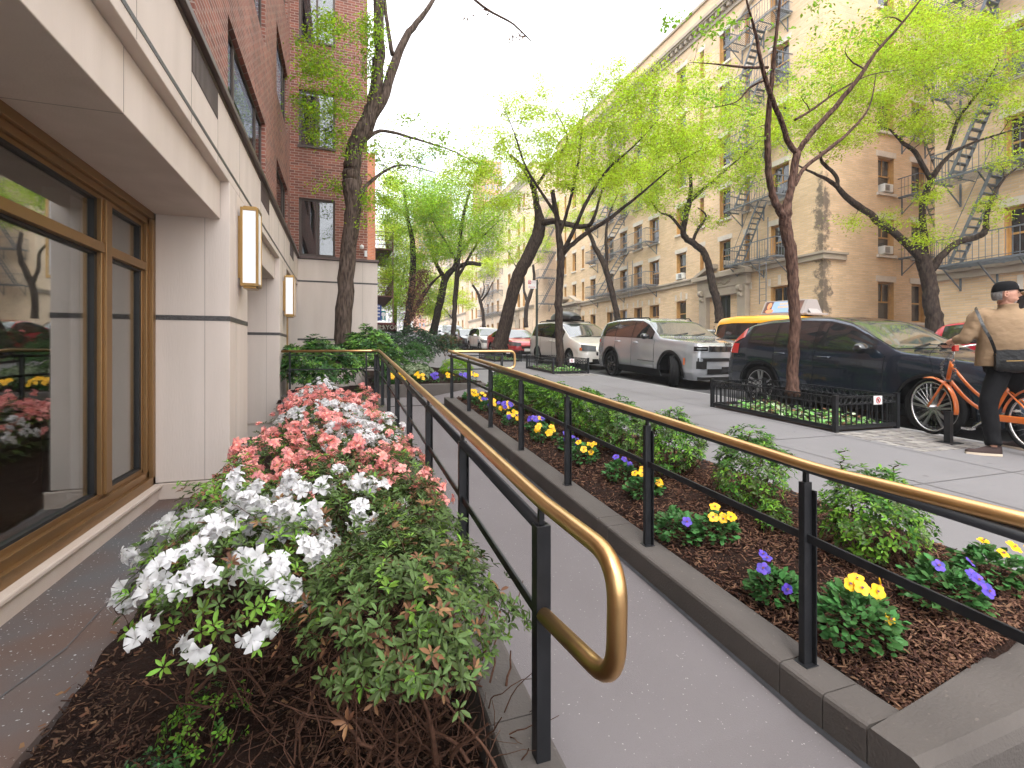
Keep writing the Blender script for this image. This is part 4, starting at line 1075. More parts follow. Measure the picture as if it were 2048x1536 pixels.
    def front_panel(nm, x0, x1, z0, z1, m_, off, par, both=False, n=12, rear=False, skew=0.0):
        for sgn in ((-1, 1) if both else (1,)):
            b = MB(); rows = []
            pp = [(s, interp(plan, s)) for s in np.linspace(0, .9, 60)] if not rear else [(L - s, interp(plan, L - s)) for s in np.linspace(0, .9, 60)]
            xs_ = [Wd * p[1] for p in pp]; sv = [p[0] for p in pp]
            for x in np.linspace(x0, x1, n):
                t = (x - x0) / (x1 - x0 + 1e-9)
                s = float(np.interp(abs(x) * 1.0, xs_, sv)); s = s - off if not rear else s + off
                rows.append([(sgn * x, s, z + skew * t * (1 if z == z1 else .3)) for z in (z0, (z0 + z1) / 2, z1)])
            b.grid(rows); b.build(nm, m_, par, smooth=True)
    edge = lambda s: (lambda sc: sc[17][1])(sec(s)); bel = lambda s: sec(s)[12][1]
    # glass
    wins = sp['windows']
    side_panel('window_trim', wins[0][0] - .05, wins[-1][1] + .04, lambda s: bel(s) + .018, lambda s: max(bel(s) + .02, edge(s) - sp.get('topgap', .042) + .03), sp.get('trim', gloss_black), .004, body, n=40)
    for (s0, s1) in wins:
        up = lambda s: edge(s) - sp.get('topgap', .042) - (max(0, (.10 - (s1 - s))) * 1.2 if (s0, s1) == tuple(wins[-1]) else 0)
        side_panel('side_window', s0, s1, lambda s: bel(s) + .042, up, carglass, .009, R, n=22)
    s0, s1 = sp['wscreen']; b = MB(); rows = []
    for s in np.linspace(s0, s1, 14):
        xe = sec(s)[17][0] * .97; rows.append([(x, s, top_z(s, x) + .008) for x in np.linspace(-xe, xe, 15)])
    b.grid(rows); b.build('windscreen', sp.get('ws', wsglass), R, smooth=True)
    b = MB()
    for xw in (-.45, .1): b.bar((xw, s0 - .02, top_z(s0, xw) + .02), (xw + .5, s0 + .10, top_z(s0 + .10, xw + .5) + .022), .018, .014)
    b.build('wiper', blackpl, R)
    s0, s1 = sp['rscreen']; b = MB(); rows = []
    for s in np.linspace(s0, s1, 8):
        xe = sec(s)[17][0] * .93; rows.append([(x, s, top_z(s, x) + .008) for x in np.linspace(-xe, xe, 9)])
    b.grid(rows); b.build('rear_window', carglass, R, smooth=True)
    # shut lines, sill, handles
    b = MB()
    for sd in sp['doors']:
        for sgn in (-1, 1):
            zz = np.linspace(interp(bot, sd) + .12, bel(sd), 8)
            for a, c in zip(zz[:-1], zz[1:]): b.bar((sgn * (side_x(sd, a) + .002), sd, a), (sgn * (side_x(sd, c) + .002), sd, c), .006, .009)
    b.build('shut_line', blackpl, body)
    side_panel('sill_trim', wheels[0] + ra + .02, wheels[1] - ra - .02, lambda s: interp(bot, s), lambda s: interp(bot, s) + sp.get('sill', .12), blackpl, .012, R)
    if sp.get('arch'):
        for wy in wheels:
            for sgn in (-1, 1):
                b = MB(); rows = []
                for k in range(25):
                    a = -.25 + (math.pi + .5) * k / 24
                    r0, r1 = ra - .004, ra + sp['arch']; pts = []
                    for r_ in (r0, r1):
                        y, z = wy + r_ * math.cos(a), max(.24, rw + r_ * math.sin(a)); pts.append((sgn * (side_x(min(max(y, .02), L - .02), z) + .02), y, z))
                    rows.append(pts)
                b.grid(rows); b.build('wheel_arch_trim', blackpl, R, smooth=True)
    for sh in sp['handles']:
        for sgn in (-1, 1):
            z = bel(sh) - .10; x = side_x(sh, z); b = MB(); b.tube([(sgn * (x - .005), sh - .11, z), (sgn * (x + .035), sh - .08, z), (sgn * (x + .035), sh + .08, z), (sgn * (x - .005), sh + .11, z)], .014, 6); b.build('door_handle', sp.get('handle_mat', sp['paint']), R, smooth=True)
    # mirrors
    sm = sp['mirror']
    for sgn in (-1, 1):
        z = bel(sm) + .09; x = side_x(sm, z - .02); b = MB()
        rows = []
        for k in range(9):
            t = k / 8; hh = .085 * math.sin(math.pi * (.12 + .80 * t)) ** .5; dd = .11 * math.sin(math.pi * (.15 + .7 * t)) ** .6
            rows.append([(sgn * (x + .06 + .22 * t), sm + dd * math.cos(a) * (1 if math.cos(a) < 0 else .35), z + hh * math.sin(a)) for a in np.linspace(0, 2 * math.pi, 13)])
        b.grid(rows); b.f.append(tuple(range(12))); b.mi.append(0); b.f.append(tuple(8 * 13 + k for k in range(12))); b.mi.append(0)
        b.bar((sgn * (x - .02), sm, z - .07), (sgn * (x + .12), sm, z - .03), .05, .03)
        b.build('mirror', sp.get('mirror_mat', sp['paint']), R, smooth=True)
    # wheels
    for wi, wy in enumerate(wheels):
        for sgn in (-1, 1):
            W = thing('wheel', None, None); W.parent = R; ALL.append(W)
            W.location = (sgn * (Wd - .125 - .0), wy, rw)
            st = sp.get('steer', 0) if wi == 0 else 0
            W.rotation_euler = (0, 0, st)
            hw = .115; ri = sp.get('rim', rw * .70)
            prof = [(ri, -hw * .8), (rw - .03, -hw), (rw - .008, -hw * .8)]
            for q_ in (-.5, 0, .5): prof += [(rw, hw * (q_ - .18)), (rw, hw * (q_ + .12)), (rw - .009, hw * (q_ + .13)), (rw - .009, hw * (q_ + .17))]
            prof += [(rw - .008, hw * .8), (rw - .03, hw), (ri, hw * .8), (ri, -hw * .8)]
            t_ = MB(); t_.lathe(prof, axis='x', n=40); t_.build('tyre', rubber, W, smooth=True).matrix_parent_inverse.identity()
            r_ = MB(); xo = sgn * hw * .62
            r_.lathe([(ri, sgn * hw * .75), (ri - .02, sgn * hw * .8), (ri - .035, sgn * hw * .2), (ri - .05, -sgn * hw * .3), (0, -sgn * hw * .3)], axis='x', n=36)
            rim = r_.build('rim', gloss_black if sp.get('spokes_dark') else mat_dark_rim, W, smooth=True); rim.matrix_parent_inverse.identity()
            k_ = MB(); ns = sp.get('spokes', 5)
            for k in range(ns):
                a = 2 * math.pi * k / ns + .3; dv = Vector((0, math.cos(a), math.sin(a))); sv_ = Vector((0, -math.sin(a), math.cos(a)))
                for of in ((-.018, .018) if sp.get('twin') else (0,)):
                    p0 = Vector((xo, 0, 0)) + dv * .04 + sv_ * of * .6; p1 = Vector((xo + sgn * .01, 0, 0)) + dv * (ri - .02) + sv_ * of * 2.6
                    k_.bar(p0, p1, sp.get('spw', .045), .03, up=(1, 0, 0))
            k_.lathe([(0, xo + sgn * .02), (.05, xo + sgn * .018), (.06, xo - sgn * .03)], axis='x', n=16)
            k_.lathe([(ri - .006, sgn * hw * .82), (ri + .004, sgn * hw * .84), (ri + .004, sgn * hw * .7)], axis='x', n=36)
            k_.build('spokes', sp.get('wheel_mat', alloy), W, bevel=0).matrix_parent_inverse.identity()
    sp_f = sp['front'](R, front_panel, side_panel, sec, L, Wd, top_z)
    R.rotation_euler = (math.atan(pitch), 0, yaw)
    x, y0 = loc
    # local s = 0 at the front; put the wheels on the road
    R.location = (x, y0, zr(y0))
    return R
mat_dark_rim = mat('dark_rim', (0.03, 0.03, 0.032), 0.4, .5)
BOX = lambda nm, m_, par, *bx, **kw: MB().box(*bx).build(nm, m_, par, **kw)

def front_volvo(R, fp, sp_, sec, L, Wd, tz):
    fp('grille', -.38, .38, .52, .86, gloss_black, .012, R); fp('headlight', .50, .88, .72, .88, lampclr, .01, R, both=True, skew=.04)
    fp('lower_grille', -.6, .6, .28, .44, blackpl, .012, R); fp('daytime_lamp', .55, .85, .79, .81, MATS['lamp_opal_glass'], .016, R, both=True)
    fp('number_plate', -.26, .26, .46, .58, platem, .03, R)
    for nm, s0, s1, a, c in (('tail_lamp', L - .42, L - .05, lambda s: .95, lambda s: 1.14),): sp_(nm, s0, s1, a, c, lampred, .012, R)
    # tall strip climbing the rear pillar
    b = MB()
    for sgn in (-1, 1):
        rows = []
        for s in np.linspace(L - .52, L - .20, 10):
            sc = sec(s); t = (s - (L - .52)) / .32; z0 = sc[17][1] - .03 - (0.32 * t) * 0; i = 17
            rows.append([(sgn * (sc[14][0] + .01), s, sc[14][1]), (sgn * (sc[17][0] + .012), s, sc[17][1])])
        b.grid(rows)
    b.build('pillar_lamp', lampred, R, smooth=True)
    sp_('roof_rail', 1.9, 4.0, lambda s: sec(s)[18][1] - .005, lambda s: sec(s)[18][1] + .015, alloy, .0, R)
volvo = dict(L=4.69, W=1.90, paint=paint('deep_blue_paint', (0.020, 0.030, 0.046), .5, .16), wheels=(.87, 3.735), rw=.37, spokes=5, twin=True, spw=.028, rim=.285,
    top=[(0, .78), (.04, .90), (.3, .99), (.8, 1.06), (1.30, 1.11), (1.45, 1.16), (2.12, 1.54), (2.5, 1.635), (3.0, 1.655), (3.7, 1.60), (4.12, 1.52), (4.22, 1.46), (4.48, 1.16), (4.58, 1.08), (4.66, .95), (4.69, .70)],
    belt=[(0, .72), (.05, .80), (.5, .93), (1.3, 1.03), (2.2, 1.06), (3.6, 1.10), (4.2, 1.14), (4.5, 1.10), (4.69, .66)],
    windows=[(1.72, 2.60), (2.68, 3.42), (3.47, 4.02)], wscreen=(1.42, 2.20), rscreen=(4.16, 4.46), doors=(1.52, 2.64, 3.44), handles=(2.45, 3.3), mirror=1.78,
    mirror_mat=gloss_black, front=front_volvo, arch=.035, sill=.14, tumble=.40)
make_car('estate_car', 'dark blue estate style SUV parked behind the nearest fenced tree', 'car', volvo, (8.32, 3.46), group='cars parked along the near kerb')

def front_jeep(R, fp, sp_, sec, L, Wd, tz):
    fp('grille', -.58, .58, .90, 1.03, gloss_black, .010, R)
    g = MB()
    for k in range(8):
        x = -.56 + 1.12 * k / 7; g.box(x - .012, x + .012, -.022, -.008, .895, 1.035)
    g.build('grille_bar', mat_dark_rim, R, bevel=.004)
    fp('headlight', .60, .90, .915, 1.02, gloss_black, .012, R, both=True); fp('lamp_element', .64, .86, .955, .99, lampclr, .016, R, both=True); fp('headlight_trim', .58, .92, .89, .915, sp_silver, .012, R, both=True)
    fp('lower_grille', -.84, .84, .675, .755, blackpl, .012, R); fp('side_intake', .62, .86, .50, .676, blackpl, .012, R, both=True)
    fp('bumper_trim', -.60, .60, .38, .50, blackpl, .016, R); fp('bumper_bar', -.84, .84, .24, .31, blackpl, .014, R)
    fp('number_plate', -.22, .22, .40, .55, gloss_black, .035, R); fp('fog_lamp', .55, .78, .745, .765, lampclr, .02, R, both=True)
    text('badge', 'Jeep', .12, (0.0, .035, 1.087), Matrix.Rotation(rad(52), 4, 'X'), gloss_black, R)
    sp_('marker_lamp', .33, .38, lambda s: .58, lambda s: .74, lamporg, .016, R, n=4)
    sp_('tail_lamp', L - .38, L - .06, lambda s: 1.02, lambda s: 1.12, lampred, .012, R)
    sp_('door_badge', 1.55, 2.35, lambda s: .575, lambda s: .59, blackpl, .008, R, n=8)
    b = MB()
    for sgn in (-1, 1): b.tube([(sgn * .66, 2.25, tz(2.25, .66) + .0), (sgn * .66, 2.35, tz(2.35, .66) + .045), (sgn * .66, 4.0, tz(4.0, .66) + .045), (sgn * .66, 4.15, tz(4.1, .66))], .016, 6)
    b.build('roof_rail', blackpl, R, smooth=True)
sp_silver = paint('silver_paint', (0.45, 0.47, 0.50), .6, .24)
jeep = dict(L=4.91, W=1.97, paint=sp_silver, wheels=(.90, 3.86), rw=.385, spokes=5, spw=.055, wheel_mat=gloss_black, spokes_dark=True, rim=.27, steer=rad(-32),
    plan=[(0, .78), (.05, .86), (.14, .93), (.32, .975), (.7, 1), (4.3, 1), (4.66, .97), (4.8, .92), (4.88, .86), (4.91, .78)],
    top=[(0, .95), (.03, 1.05), (.12, 1.11), (.6, 1.16), (1.35, 1.21), (1.5, 1.26), (2.08, 1.63), (2.4, 1.73), (3.0, 1.76), (3.9, 1.73), (4.45, 1.66), (4.6, 1.58), (4.8, 1.18), (4.88, 1.05), (4.91, .8)],
    belt=[(0, .90), (.05, .98), (.5, 1.07), (1.35, 1.13), (2.4, 1.16), (3.9, 1.18), (4.6, 1.19), (4.91, .76)],
    windows=[(1.75, 2.66), (2.74, 3.62), (3.68, 4.42)], wscreen=(1.48, 2.14), rscreen=(4.56, 4.78), doors=(1.6, 2.70, 3.62), handles=(2.50, 3.45), mirror=1.85,
    mirror_mat=gloss_black, front=front_jeep, arch=.075, sill=.17, tumble=.34, bot=[(0, .26), (.1, .22), (4.76, .24), (4.91, .34)])
make_car('sport_utility_vehicle', 'silver sport utility vehicle with black wheels, front wheels turned, behind the blue car', 'car', jeep, (8.60, 9.28), yaw=rad(-1.5), group='cars parked along the near kerb')

def front_plain(R, fp, sp_, sec, L, Wd, tz, z=.62, dark=.0, lampz=(.60, .76), gr=(.48, .60), plate=True):
    fp('headlight', .42, .90, lampz[0], lampz[1], lampclr, .012, R, both=True, skew=.05); fp('grille', -.40, .40, gr[0], gr[1], gloss_black, .012, R)
    fp('lower_grille', -.55, .55, .26, .40, blackpl, .012, R)
    if plate: fp('number_plate', -.26, .26, .36, .49, platem, .03, R)
    sp_('tail_lamp', L - .35, L - .05, lambda s: .78, lambda s: .95, lampred, .012, R)
van = dict(L=5.1, W=1.96, paint=paint('pearl_white_paint', (0.66, 0.63, 0.59), .15), wheels=(.98, 4.0), rw=.345, spokes=7, rim=.23,
    top=[(0, .66), (.05, .78), (.35, .93), (.95, 1.08), (1.15, 1.14), (2.05, 1.62), (2.5, 1.71), (3.2, 1.75), (4.4, 1.71), (4.75, 1.64), (4.95, 1.2), (5.05, .95), (5.1, .7)],
    belt=[(0, .60), (.4, .84), (1.1, 1.0), (2.0, 1.04), (4.6, 1.12), (5.0, 1.1), (5.1, .66)],
    windows=[(1.62, 2.45), (2.53, 3.62), (3.70, 4.66)], wscreen=(1.12, 2.10), rscreen=(4.7, 4.93), doors=(1.5, 2.48, 3.66), handles=(2.3, 2.66), mirror=1.62, mirror_mat=blackpl,
    front=lambda R, fp, sp_, sec, L, Wd, tz: (front_plain(R, fp, sp_, sec, L, Wd, tz, lampz=(.66, .84), gr=(.52, .64)), fp('indicator', .885, .925, .68, .78, lamporg, .016, R, both=True),
        [MB().tube([(sgn * .68, 2.5, tz(2.5, .68)), (sgn * .68, 2.6, tz(2.6, .68) + .05), (sgn * .68, 4.3, tz(4.3, .68) + .05), (sgn * .68, 4.45, tz(4.4, .68))], .018, 6).build('roof_rail', blackpl, R, smooth=True) for sgn in (-1, 1)]), tumble=.36)
V = make_car('minivan', 'pearl white minivan with a black roof box, parked behind the silver vehicle', 'car', van, (8.62, 14.95), group='cars parked along the near kerb')
# roof box lies on the van
o = thing('roof_box', 'black aerodynamic roof box strapped on top of the white minivan', 'roof box', (8.5, 18, zr(18) + 1.8))
b = MB(); rows = []
for t in np.linspace(0, 1, 15):
    ww = .42 * (math.sin(math.pi * (.06 + .9 * t)) ** .35); hh = .36 * (math.sin(math.pi * (.05 + .85 * t)) ** .5)
    rows.append([(8.5 + ww * math.cos(a) * (1 if abs(math.cos(a)) < .9 else .97), 17.0 + 2.0 * t, zr(18) + .04 * (17 - 18 + 2 * t) + 1.80 + hh * max(0, math.sin(a)) ** .7) for a in np.linspace(0, math.pi, 13)])
b.grid(rows); b.f.append(tuple(range(13))); b.mi.append(0); b.f.append(tuple(14 * 13 + k for k in range(13))); b.mi.append(0)
b.build('shell', mat('roof_box_plastic', (0.03, 0.03, 0.033), .35), o, smooth=True)
BOX('bar', blackpl, o, 7.9, 9.1, 17.5, 17.55, zr(17.5) + 1.74, zr(17.5) + 1.80); BOX('bar', blackpl, o, 7.9, 9.1, 18.5, 18.55, zr(18.5) + 1.74, zr(18.5) + 1.80)

sedan = dict(L=4.62, W=1.78, paint=paint('red_paint', (0.42, 0.012, 0.02), .2), wheels=(.9, 3.6), rw=.325, spokes=5, rim=.22,
    top=[(0, .62), (.05, .74), (.3, .84), (.9, .94), (1.05, .98), (1.85, 1.38), (2.3, 1.455), (2.8, 1.44), (3.3, 1.33), (3.9, 1.10), (4.4, 1.06), (4.56, .98), (4.62, .7)],
    belt=[(0, .56), (.3, .76), (1.0, .90), (2.0, .92), (3.6, .98), (4.4, 1.0), (4.62, .66)],
    windows=[(1.42, 2.2), (2.27, 3.05), (3.1, 3.45)], wscreen=(1.02, 1.92), rscreen=(3.28, 3.88), doors=(1.3, 2.23, 3.15), handles=(2.05, 2.95), mirror=1.5, front=front_plain, tumble=.40)
make_car('saloon_car', 'bright red saloon car behind the leaning tree trunk', 'car', sedan, (8.48, 22.0), group='cars parked along the near kerb')
hatch = dict(sedan, L=4.0, W=1.70, paint=paint('cream_white_paint', (0.58, 0.56, 0.53), .1), wheels=(.75, 3.3),
    top=[(0, .66), (.05, .78), (.5, .94), (.8, 1.0), (1.5, 1.42), (1.9, 1.52), (2.8, 1.52), (3.5, 1.44), (3.8, 1.05), (3.95, .9), (4.0, .7)],
    belt=[(0, .6), (.7, .92), (2, .95), (3.6, 1.02), (4.0, .66)], windows=[(1.15, 1.95), (2.02, 2.75), (2.8, 3.4)], wscreen=(.78, 1.55), rscreen=(3.46, 3.76), doors=(1.05, 1.98, 2.85), handles=(1.8, 2.65), mirror=1.2)
make_car('hatchback_car', 'small cream white hatchback parked behind the red saloon', 'car', hatch, (8.45, 27.2), group='cars parked along the near kerb')
sed2 = dict(sedan, paint=paint('charcoal_paint', (0.03, 0.032, 0.035), .4))
make_car('saloon_car', 'charcoal saloon car parked behind the cream hatchback', 'car', sed2, (8.45, 32.0), group='cars parked along the near kerb')
suv3 = dict(jeep, paint=paint('silver_blue_paint', (0.30, 0.34, 0.37), .4), steer=0, front=front_plain, spokes_dark=False, wheel_mat=alloy)
make_car('sport_utility_vehicle', 'silver blue tall vehicle farthest back in the near kerb row, by the hedge', 'car', suv3, (8.5, 37.4), group='cars parked along the near kerb')

# taxi in the far lane
taxi_y = paint('taxi_yellow', (0.80, 0.36, 0.008), .0)
taxi = dict(topgap=.17, L=4.65, W=1.76, paint=taxi_y, wheels=(.85, 3.55), rw=.32, spokes=7, rim=.21, spokes_dark=True, wheel_mat=blackpl,
    top=[(0, .75), (.05, .86), (.4, 1.02), (.7, 1.10), (.85, 1.16), (1.5, 1.70), (1.8, 1.82), (2.4, 1.87), (3.8, 1.87), (4.35, 1.82), (4.5, 1.70), (4.6, 1.2), (4.65, .7)],
    belt=[(0, .7), (.7, 1.02), (1.4, 1.12), (3, 1.14), (4.6, 1.16), (4.65, .66)],
    windows=[(1.25, 2.0), (2.12, 3.45), (3.62, 4.38)], wscreen=(.82, 1.55), rscreen=(4.46, 4.58), doors=(1.1, 2.06, 3.55), handles=(1.9, 2.2), mirror=1.2, tumble=.20,
    front=front_plain)
T = make_car('taxi', 'yellow taxi van with a roof advertisement driving in the far lane', 'taxi', taxi, (11.55, 7.72))
text('taxi_number', '5D70', .13, (-.893, 4.43, 1.13), Matrix.Rotation(rad(-90), 4, 'Z') @ Matrix.Rotation(rad(90), 4, 'X'), gloss_black, T).matrix_parent_inverse.identity()
b = MB(); pts = [(-.855, 4.43 + .055 * math.cos(a), 1.42 + .055 * math.sin(a)) for a in np.linspace(math.pi * .6, math.pi * 2.2, 10)]; b.tube(pts, .009, 5); b.tube([(-.848, 4.46, 1.52), (-.852, 4.44, 1.44), (-.856, 4.39, 1.44), (-.862, 4.37, 1.37)], .01, 5); b.lathe([(0, -.004), (.018, -.004), (.018, .004), (0, .004)], (-.84, 4.465, 1.545), 'x', 10)
b.build('wheelchair_symbol', gloss_black, T).matrix_parent_inverse.identity()
# advertising box on the roof
adm = mat('ad_sky_blue', (.10, .34, .62), .5, var=(.35, .42, .62), scale=2.2); adb = mat('ad_brown', (.16, .07, .05), .5, var=(.06, .03, .025), scale=6); ado = mat('ad_orange', (.75, .28, .13), .5); adr = mat('ad_red', (.45, .03, .03), .5); adg = mat('ad_gold_letter', (.62, .45, .25), .5); greyb = mat('grey_box', (.30, .27, .26), .5)
A = thing('roof_advertisement', None, None); A.parent = T; ALL.append(A)
zt = 1.90; b = MB(); y0, y1 = 1.85, 3.20
b.prism([(-.34, y0, zt), (.34, y0, zt), (.16, y0 + .02, zt + .36), (-.16, y0 + .02, zt + .36)], (0, y1 - y0, 0)); b.box(-.36, .36, y0 - .15, y1 + .05, zt - .05, zt); b.prism([(-.2, y0 - .12, zt), (.2, y0 - .12, zt), (.16, y0 + .01, zt + .12), (-.16, y0 + .01, zt + .12)], (0, .01, 0))
b.build('box', greyb, A, bevel=.02).matrix_parent_inverse.identity()
def onface(y, h): return (-.34 + .18 * h - .004, y, zt + .36 * h)
def adquad(nm, ya, yb, ha, hb, m_, off=0):
    b = MB(); p = [onface(ya, ha), onface(yb, ha), onface(yb, hb), onface(ya, hb)]; p = [(q[0] - off, q[1], q[2]) for q in p]; b.quad(*p); b.build(nm, m_, A).matrix_parent_inverse.identity()
adquad('picture', y0 + .10, y1 - .04, .06, .94, adb); adquad('picture_sky', y0 + .25, y1 - .30, .08, .92, adm, .002)
def adblob(nm, yc, hc, ry, rh, m_, off):
    b = MB(); b.add([tuple(Vector(onface(yc + ry * math.cos(a), hc + rh * math.sin(a))) - Vector((off, 0, 0))) for a in np.linspace(0, 2 * math.pi, 14)[:-1]], [tuple(range(13))]); b.build(nm, m_, A).matrix_parent_inverse.identity()
adblob('figure', y1 - .20, .62, .07, .26, ado, .004); adblob('figure', y1 - .26, .2, .13, .16, ado, .005); adblob('figure', y0 + .32, .28, .17, .24, adr, .004); adblob('figure', y0 + .28, .66, .06, .2, ado, .005)
for k, (h_, yy) in enumerate(((.75, 2.5), (.5, 2.5))):
    b = MB()
    for j in range(7 + k):
        ya = yy - .19 - .03 * k + j * .055; b.quad(*[tuple(Vector(onface(u, v)) - Vector((.006, 0, 0))) for u, v in ((ya, h_ - .08), (ya + .04, h_ - .08), (ya + .04, h_ + .08), (ya, h_ + .08))])
    b.build('ad_lettering', adg, A).matrix_parent_inverse.identity()
A.matrix_parent_inverse.identity()

# far kerb
red2 = dict(jeep, paint=paint('crimson_paint', (0.38, 0.01, 0.03), .25), steer=0, front=front_plain, spokes_dark=False, wheel_mat=alloy)
make_car('sport_utility_vehicle', 'crimson red car on the far side of the street behind the cyclist', 'car', red2, (14.4, 3.3), group='cars parked along the far kerb')
wh2 = dict(hatch, paint=paint('plain_white_paint', (0.6, 0.6, 0.6), .1))
make_car('hatchback_car', 'white car at the far kerb glimpsed between the silver vehicle and the taxi', 'car', wh2, (15.1, 15.6), group='cars parked along the far kerb')
make_car('saloon_car', 'pale saloon at the far kerb glimpsed between the red saloon and the minivan', 'car', dict(sedan, paint=paint('pale_silver_paint', (0.5, 0.5, 0.5), .3)), (15.1, 33.0), group='cars parked along the far kerb')

# ================================================================= tree pits
def pit(label, x0, x1, y0, y1, signx=None, sign=True):
    o = thing('tree_pit_fence', label, 'fence', ((x0 + x1) / 2, y0, zs(y0)), 'low black iron tree pit fences')
    cor = [(x0, y0), (x1, y0), (x1, y1), (x0, y1)]
    rl = MB(); rings = MB(); pk = MB()
    for i in range(4):
        (xa, ya), (xb, yb) = cor[i], cor[(i + 1) % 4]
        A_ = Vector((xa, ya, zs(ya))); B_ = Vector((xb, yb, zs(yb))); L = (B_ - A_).length; d = (B_ - A_) / L
        Z = Vector((0, 0, 1))
        rl.bar(A_ + Z * .435, B_ + Z * .435, .022, .012); rl.bar(A_ + Z * .34, B_ + Z * .34, .014, .012); rl.bar(A_ + Z * .055, B_ + Z * .055, .028, .05)
        n = int(round(L / .088))
        for k in range(1, n):
            p = A_ + d * L * k / n; pk.bar(p + Z * .08, p + Z * .34, .012, .012)
        n2 = int(round(L / .088))
        for k in range(n2):
            p = A_ + d * L * (k + .5) / n2 + Z * .387
            rings.tube([p + (d * math.cos(a) + Z * math.sin(a)) * .038 for a in np.linspace(0, 2 * math.pi, 13)[:-1]], .005, 4, closed=True)
    rl.build('rail', blackp, o); q_ = pk.build('pickets', blackp, o); q_['kind'] = 'stuff'; q_ = rings.build('rings', blackp, o); q_['kind'] = 'stuff'
    for x, y in cor:
        b = MB(); b.box(x - .025, x + .025, y - .025, y + .025, zs(y) - .02, zs(y) + .45); b.box(x - .03, x + .03, y - .03, y + .03, zs(y) + .45, zs(y) + .462); b.build('post', blackp, o)
    if sign:
        xm = signx; s_ = BOX('sign_plate', mat_sign, o, xm - .075, xm + .075, y0 - .024, y0 - .016, zs(y0) + .325, zs(y0) + .435)
        b = MB(); c = Vector((xm, y0 - .027, zs(y0) + .38)); b.tube([c + Vector((math.cos(a), 0, math.sin(a))) * .036 for a in np.linspace(0, 2 * math.pi, 17)[:-1]], .0045, 5, closed=True); b.bar(c + Vector((-.025, 0, .025)), c + Vector((.025, 0, -.025)), .004, .007)
        b.build('ban_symbol', mat('sign_red', (.5, .02, .02), .5) if 'sign_red' not in MATS else MATS['sign_red'], s_)
        b = MB(); b.box(c.x - .008, c.x + .008, y0 - .028, y0 - .0245, c.z - .018, c.z + .016); b.box(c.x - .014, c.x - .008, y0 - .028, y0 - .0245, c.z - .004, c.z + .01); b.build('dog_symbol', blackpl, s_)
    # soil inside
    b = MB(); b.grid([[(x, y, zs(y) + .012) for x in (x0, x1)] for y in (y0, y1)]); s2 = b.build('pit_soil', soil_m); s2['kind'] = 'structure'
mat_sign = mat('white_sign', (.66, .64, .64), .5)
pit('long low black fence around the nearest street tree, with a small no dogs plate', 5.76, 6.86, 4.42, 6.55, 6.48)
pit('low black fence around the thin tree beside the white minivan', 5.74, 6.86, 12.95, 15.1, 6.32)
pit('low black fence around the leaning tree seen behind the brass rail loop', 5.74, 6.86, 18.7, 21.0, 6.3)
pit('farthest low black fence around a thin tree by the dark hedge', 5.74, 6.86, 28.4, 30.4, 6.3, sign=False)
# granite setts beside the first pit
b = MB(); rng = random.Random(8)
for i in range(12):
    for j in range(7):
        x = 5.72 + i * .108 + rng.uniform(-.01, .01) + (.05 if j % 2 else 0); y = 3.40 + j * .142 + rng.uniform(-.01, .01); z = zs(y) + rng.uniform(.002, .008)
        if x > 6.82: continue
        b.prism([(x, y, z - .02), (x + .098, y + rng.uniform(-.008, .008), z - .02), (x + .098, y + .132, z - .02), (x + rng.uniform(-.006, .006), y + .132, z - .02)], (0, 0, .022))
o = b.build('paver_setts', cobble_m, bevel=0); o['kind'] = 'structure'
b = MB()
for i in range(10):
    for j in range(4):
        x = 5.74 + i * .11; y = 12.3 + j * .145; b.box(x, x + .1, y, y + .13, zs(y) - .02, zs(y) + .006)
o = b.build('paver_setts', cobble_m); o['kind'] = 'structure'
# parking sign
sy = 16.4; sxp = 6.62; zz = zs(sy); dS = sxp * SN + sy * CS
o = thing('parking_sign', 'red and white no parking sign on a dark green steel post beside the minivan', 'street sign', (sxp, sy, zz))
gp = mat('dark_green_post', (.018, .026, .020), .5)
BOX('post', gp, o, sxp - .035, sxp + .035, sy - .03, sy + .03, zz - .02, P(0, 560, dS).z)
zt_, zb_ = P(0, 561.5, dS).z, P(0, 578, dS).z; xa = sxp - .36; xb = sxp - .04
pl = BOX('sign_plate', mat_sign, o, xa, xb, sy - .045, sy - .035, zb_, zt_)
BOX('red_square', MATS['sign_red'], pl, xa + .01, xa + .12, sy - .049, sy - .045, zt_ - .135, zt_ - .012)
b = MB(); c = Vector((xa + .065, sy - .052, zt_ - .073)); b.tube([c + Vector((math.cos(a), 0, math.sin(a))) * .038 for a in np.linspace(0, 2 * math.pi, 15)[:-1]], .006, 5, closed=True); b.bar(c + Vector((-.026, 0, .026)), c + Vector((.026, 0, -.026)), .006, .01); b.build('ban_symbol', mat_sign, pl)
b = MB(); za = zb_ + .055; b.bar((xa + .05, sy - .049, za), (xb - .06, sy - .049, za), .004, .012)
for e, sg in ((xa + .025, 1), (xb - .035, -1)): b.prism([(e, sy - .052, za), (e + sg * .035, sy - .052, za + .018), (e + sg * .035, sy - .052, za - .018)], (0, .004, 0))
b.build('arrow', MATS['sign_red'], pl)
b = MB()
for k in range(3):
    for j in range(4): b.box(xa + .14 + j * .042, xa + .14 + j * .042 + .03, sy - .048, sy - .045, zt_ - .035 - .032 * k, zt_ - .022 - .032 * k)
b.build('sign_lettering', mat('sign_grey', (.42, .30, .30), .6), pl)
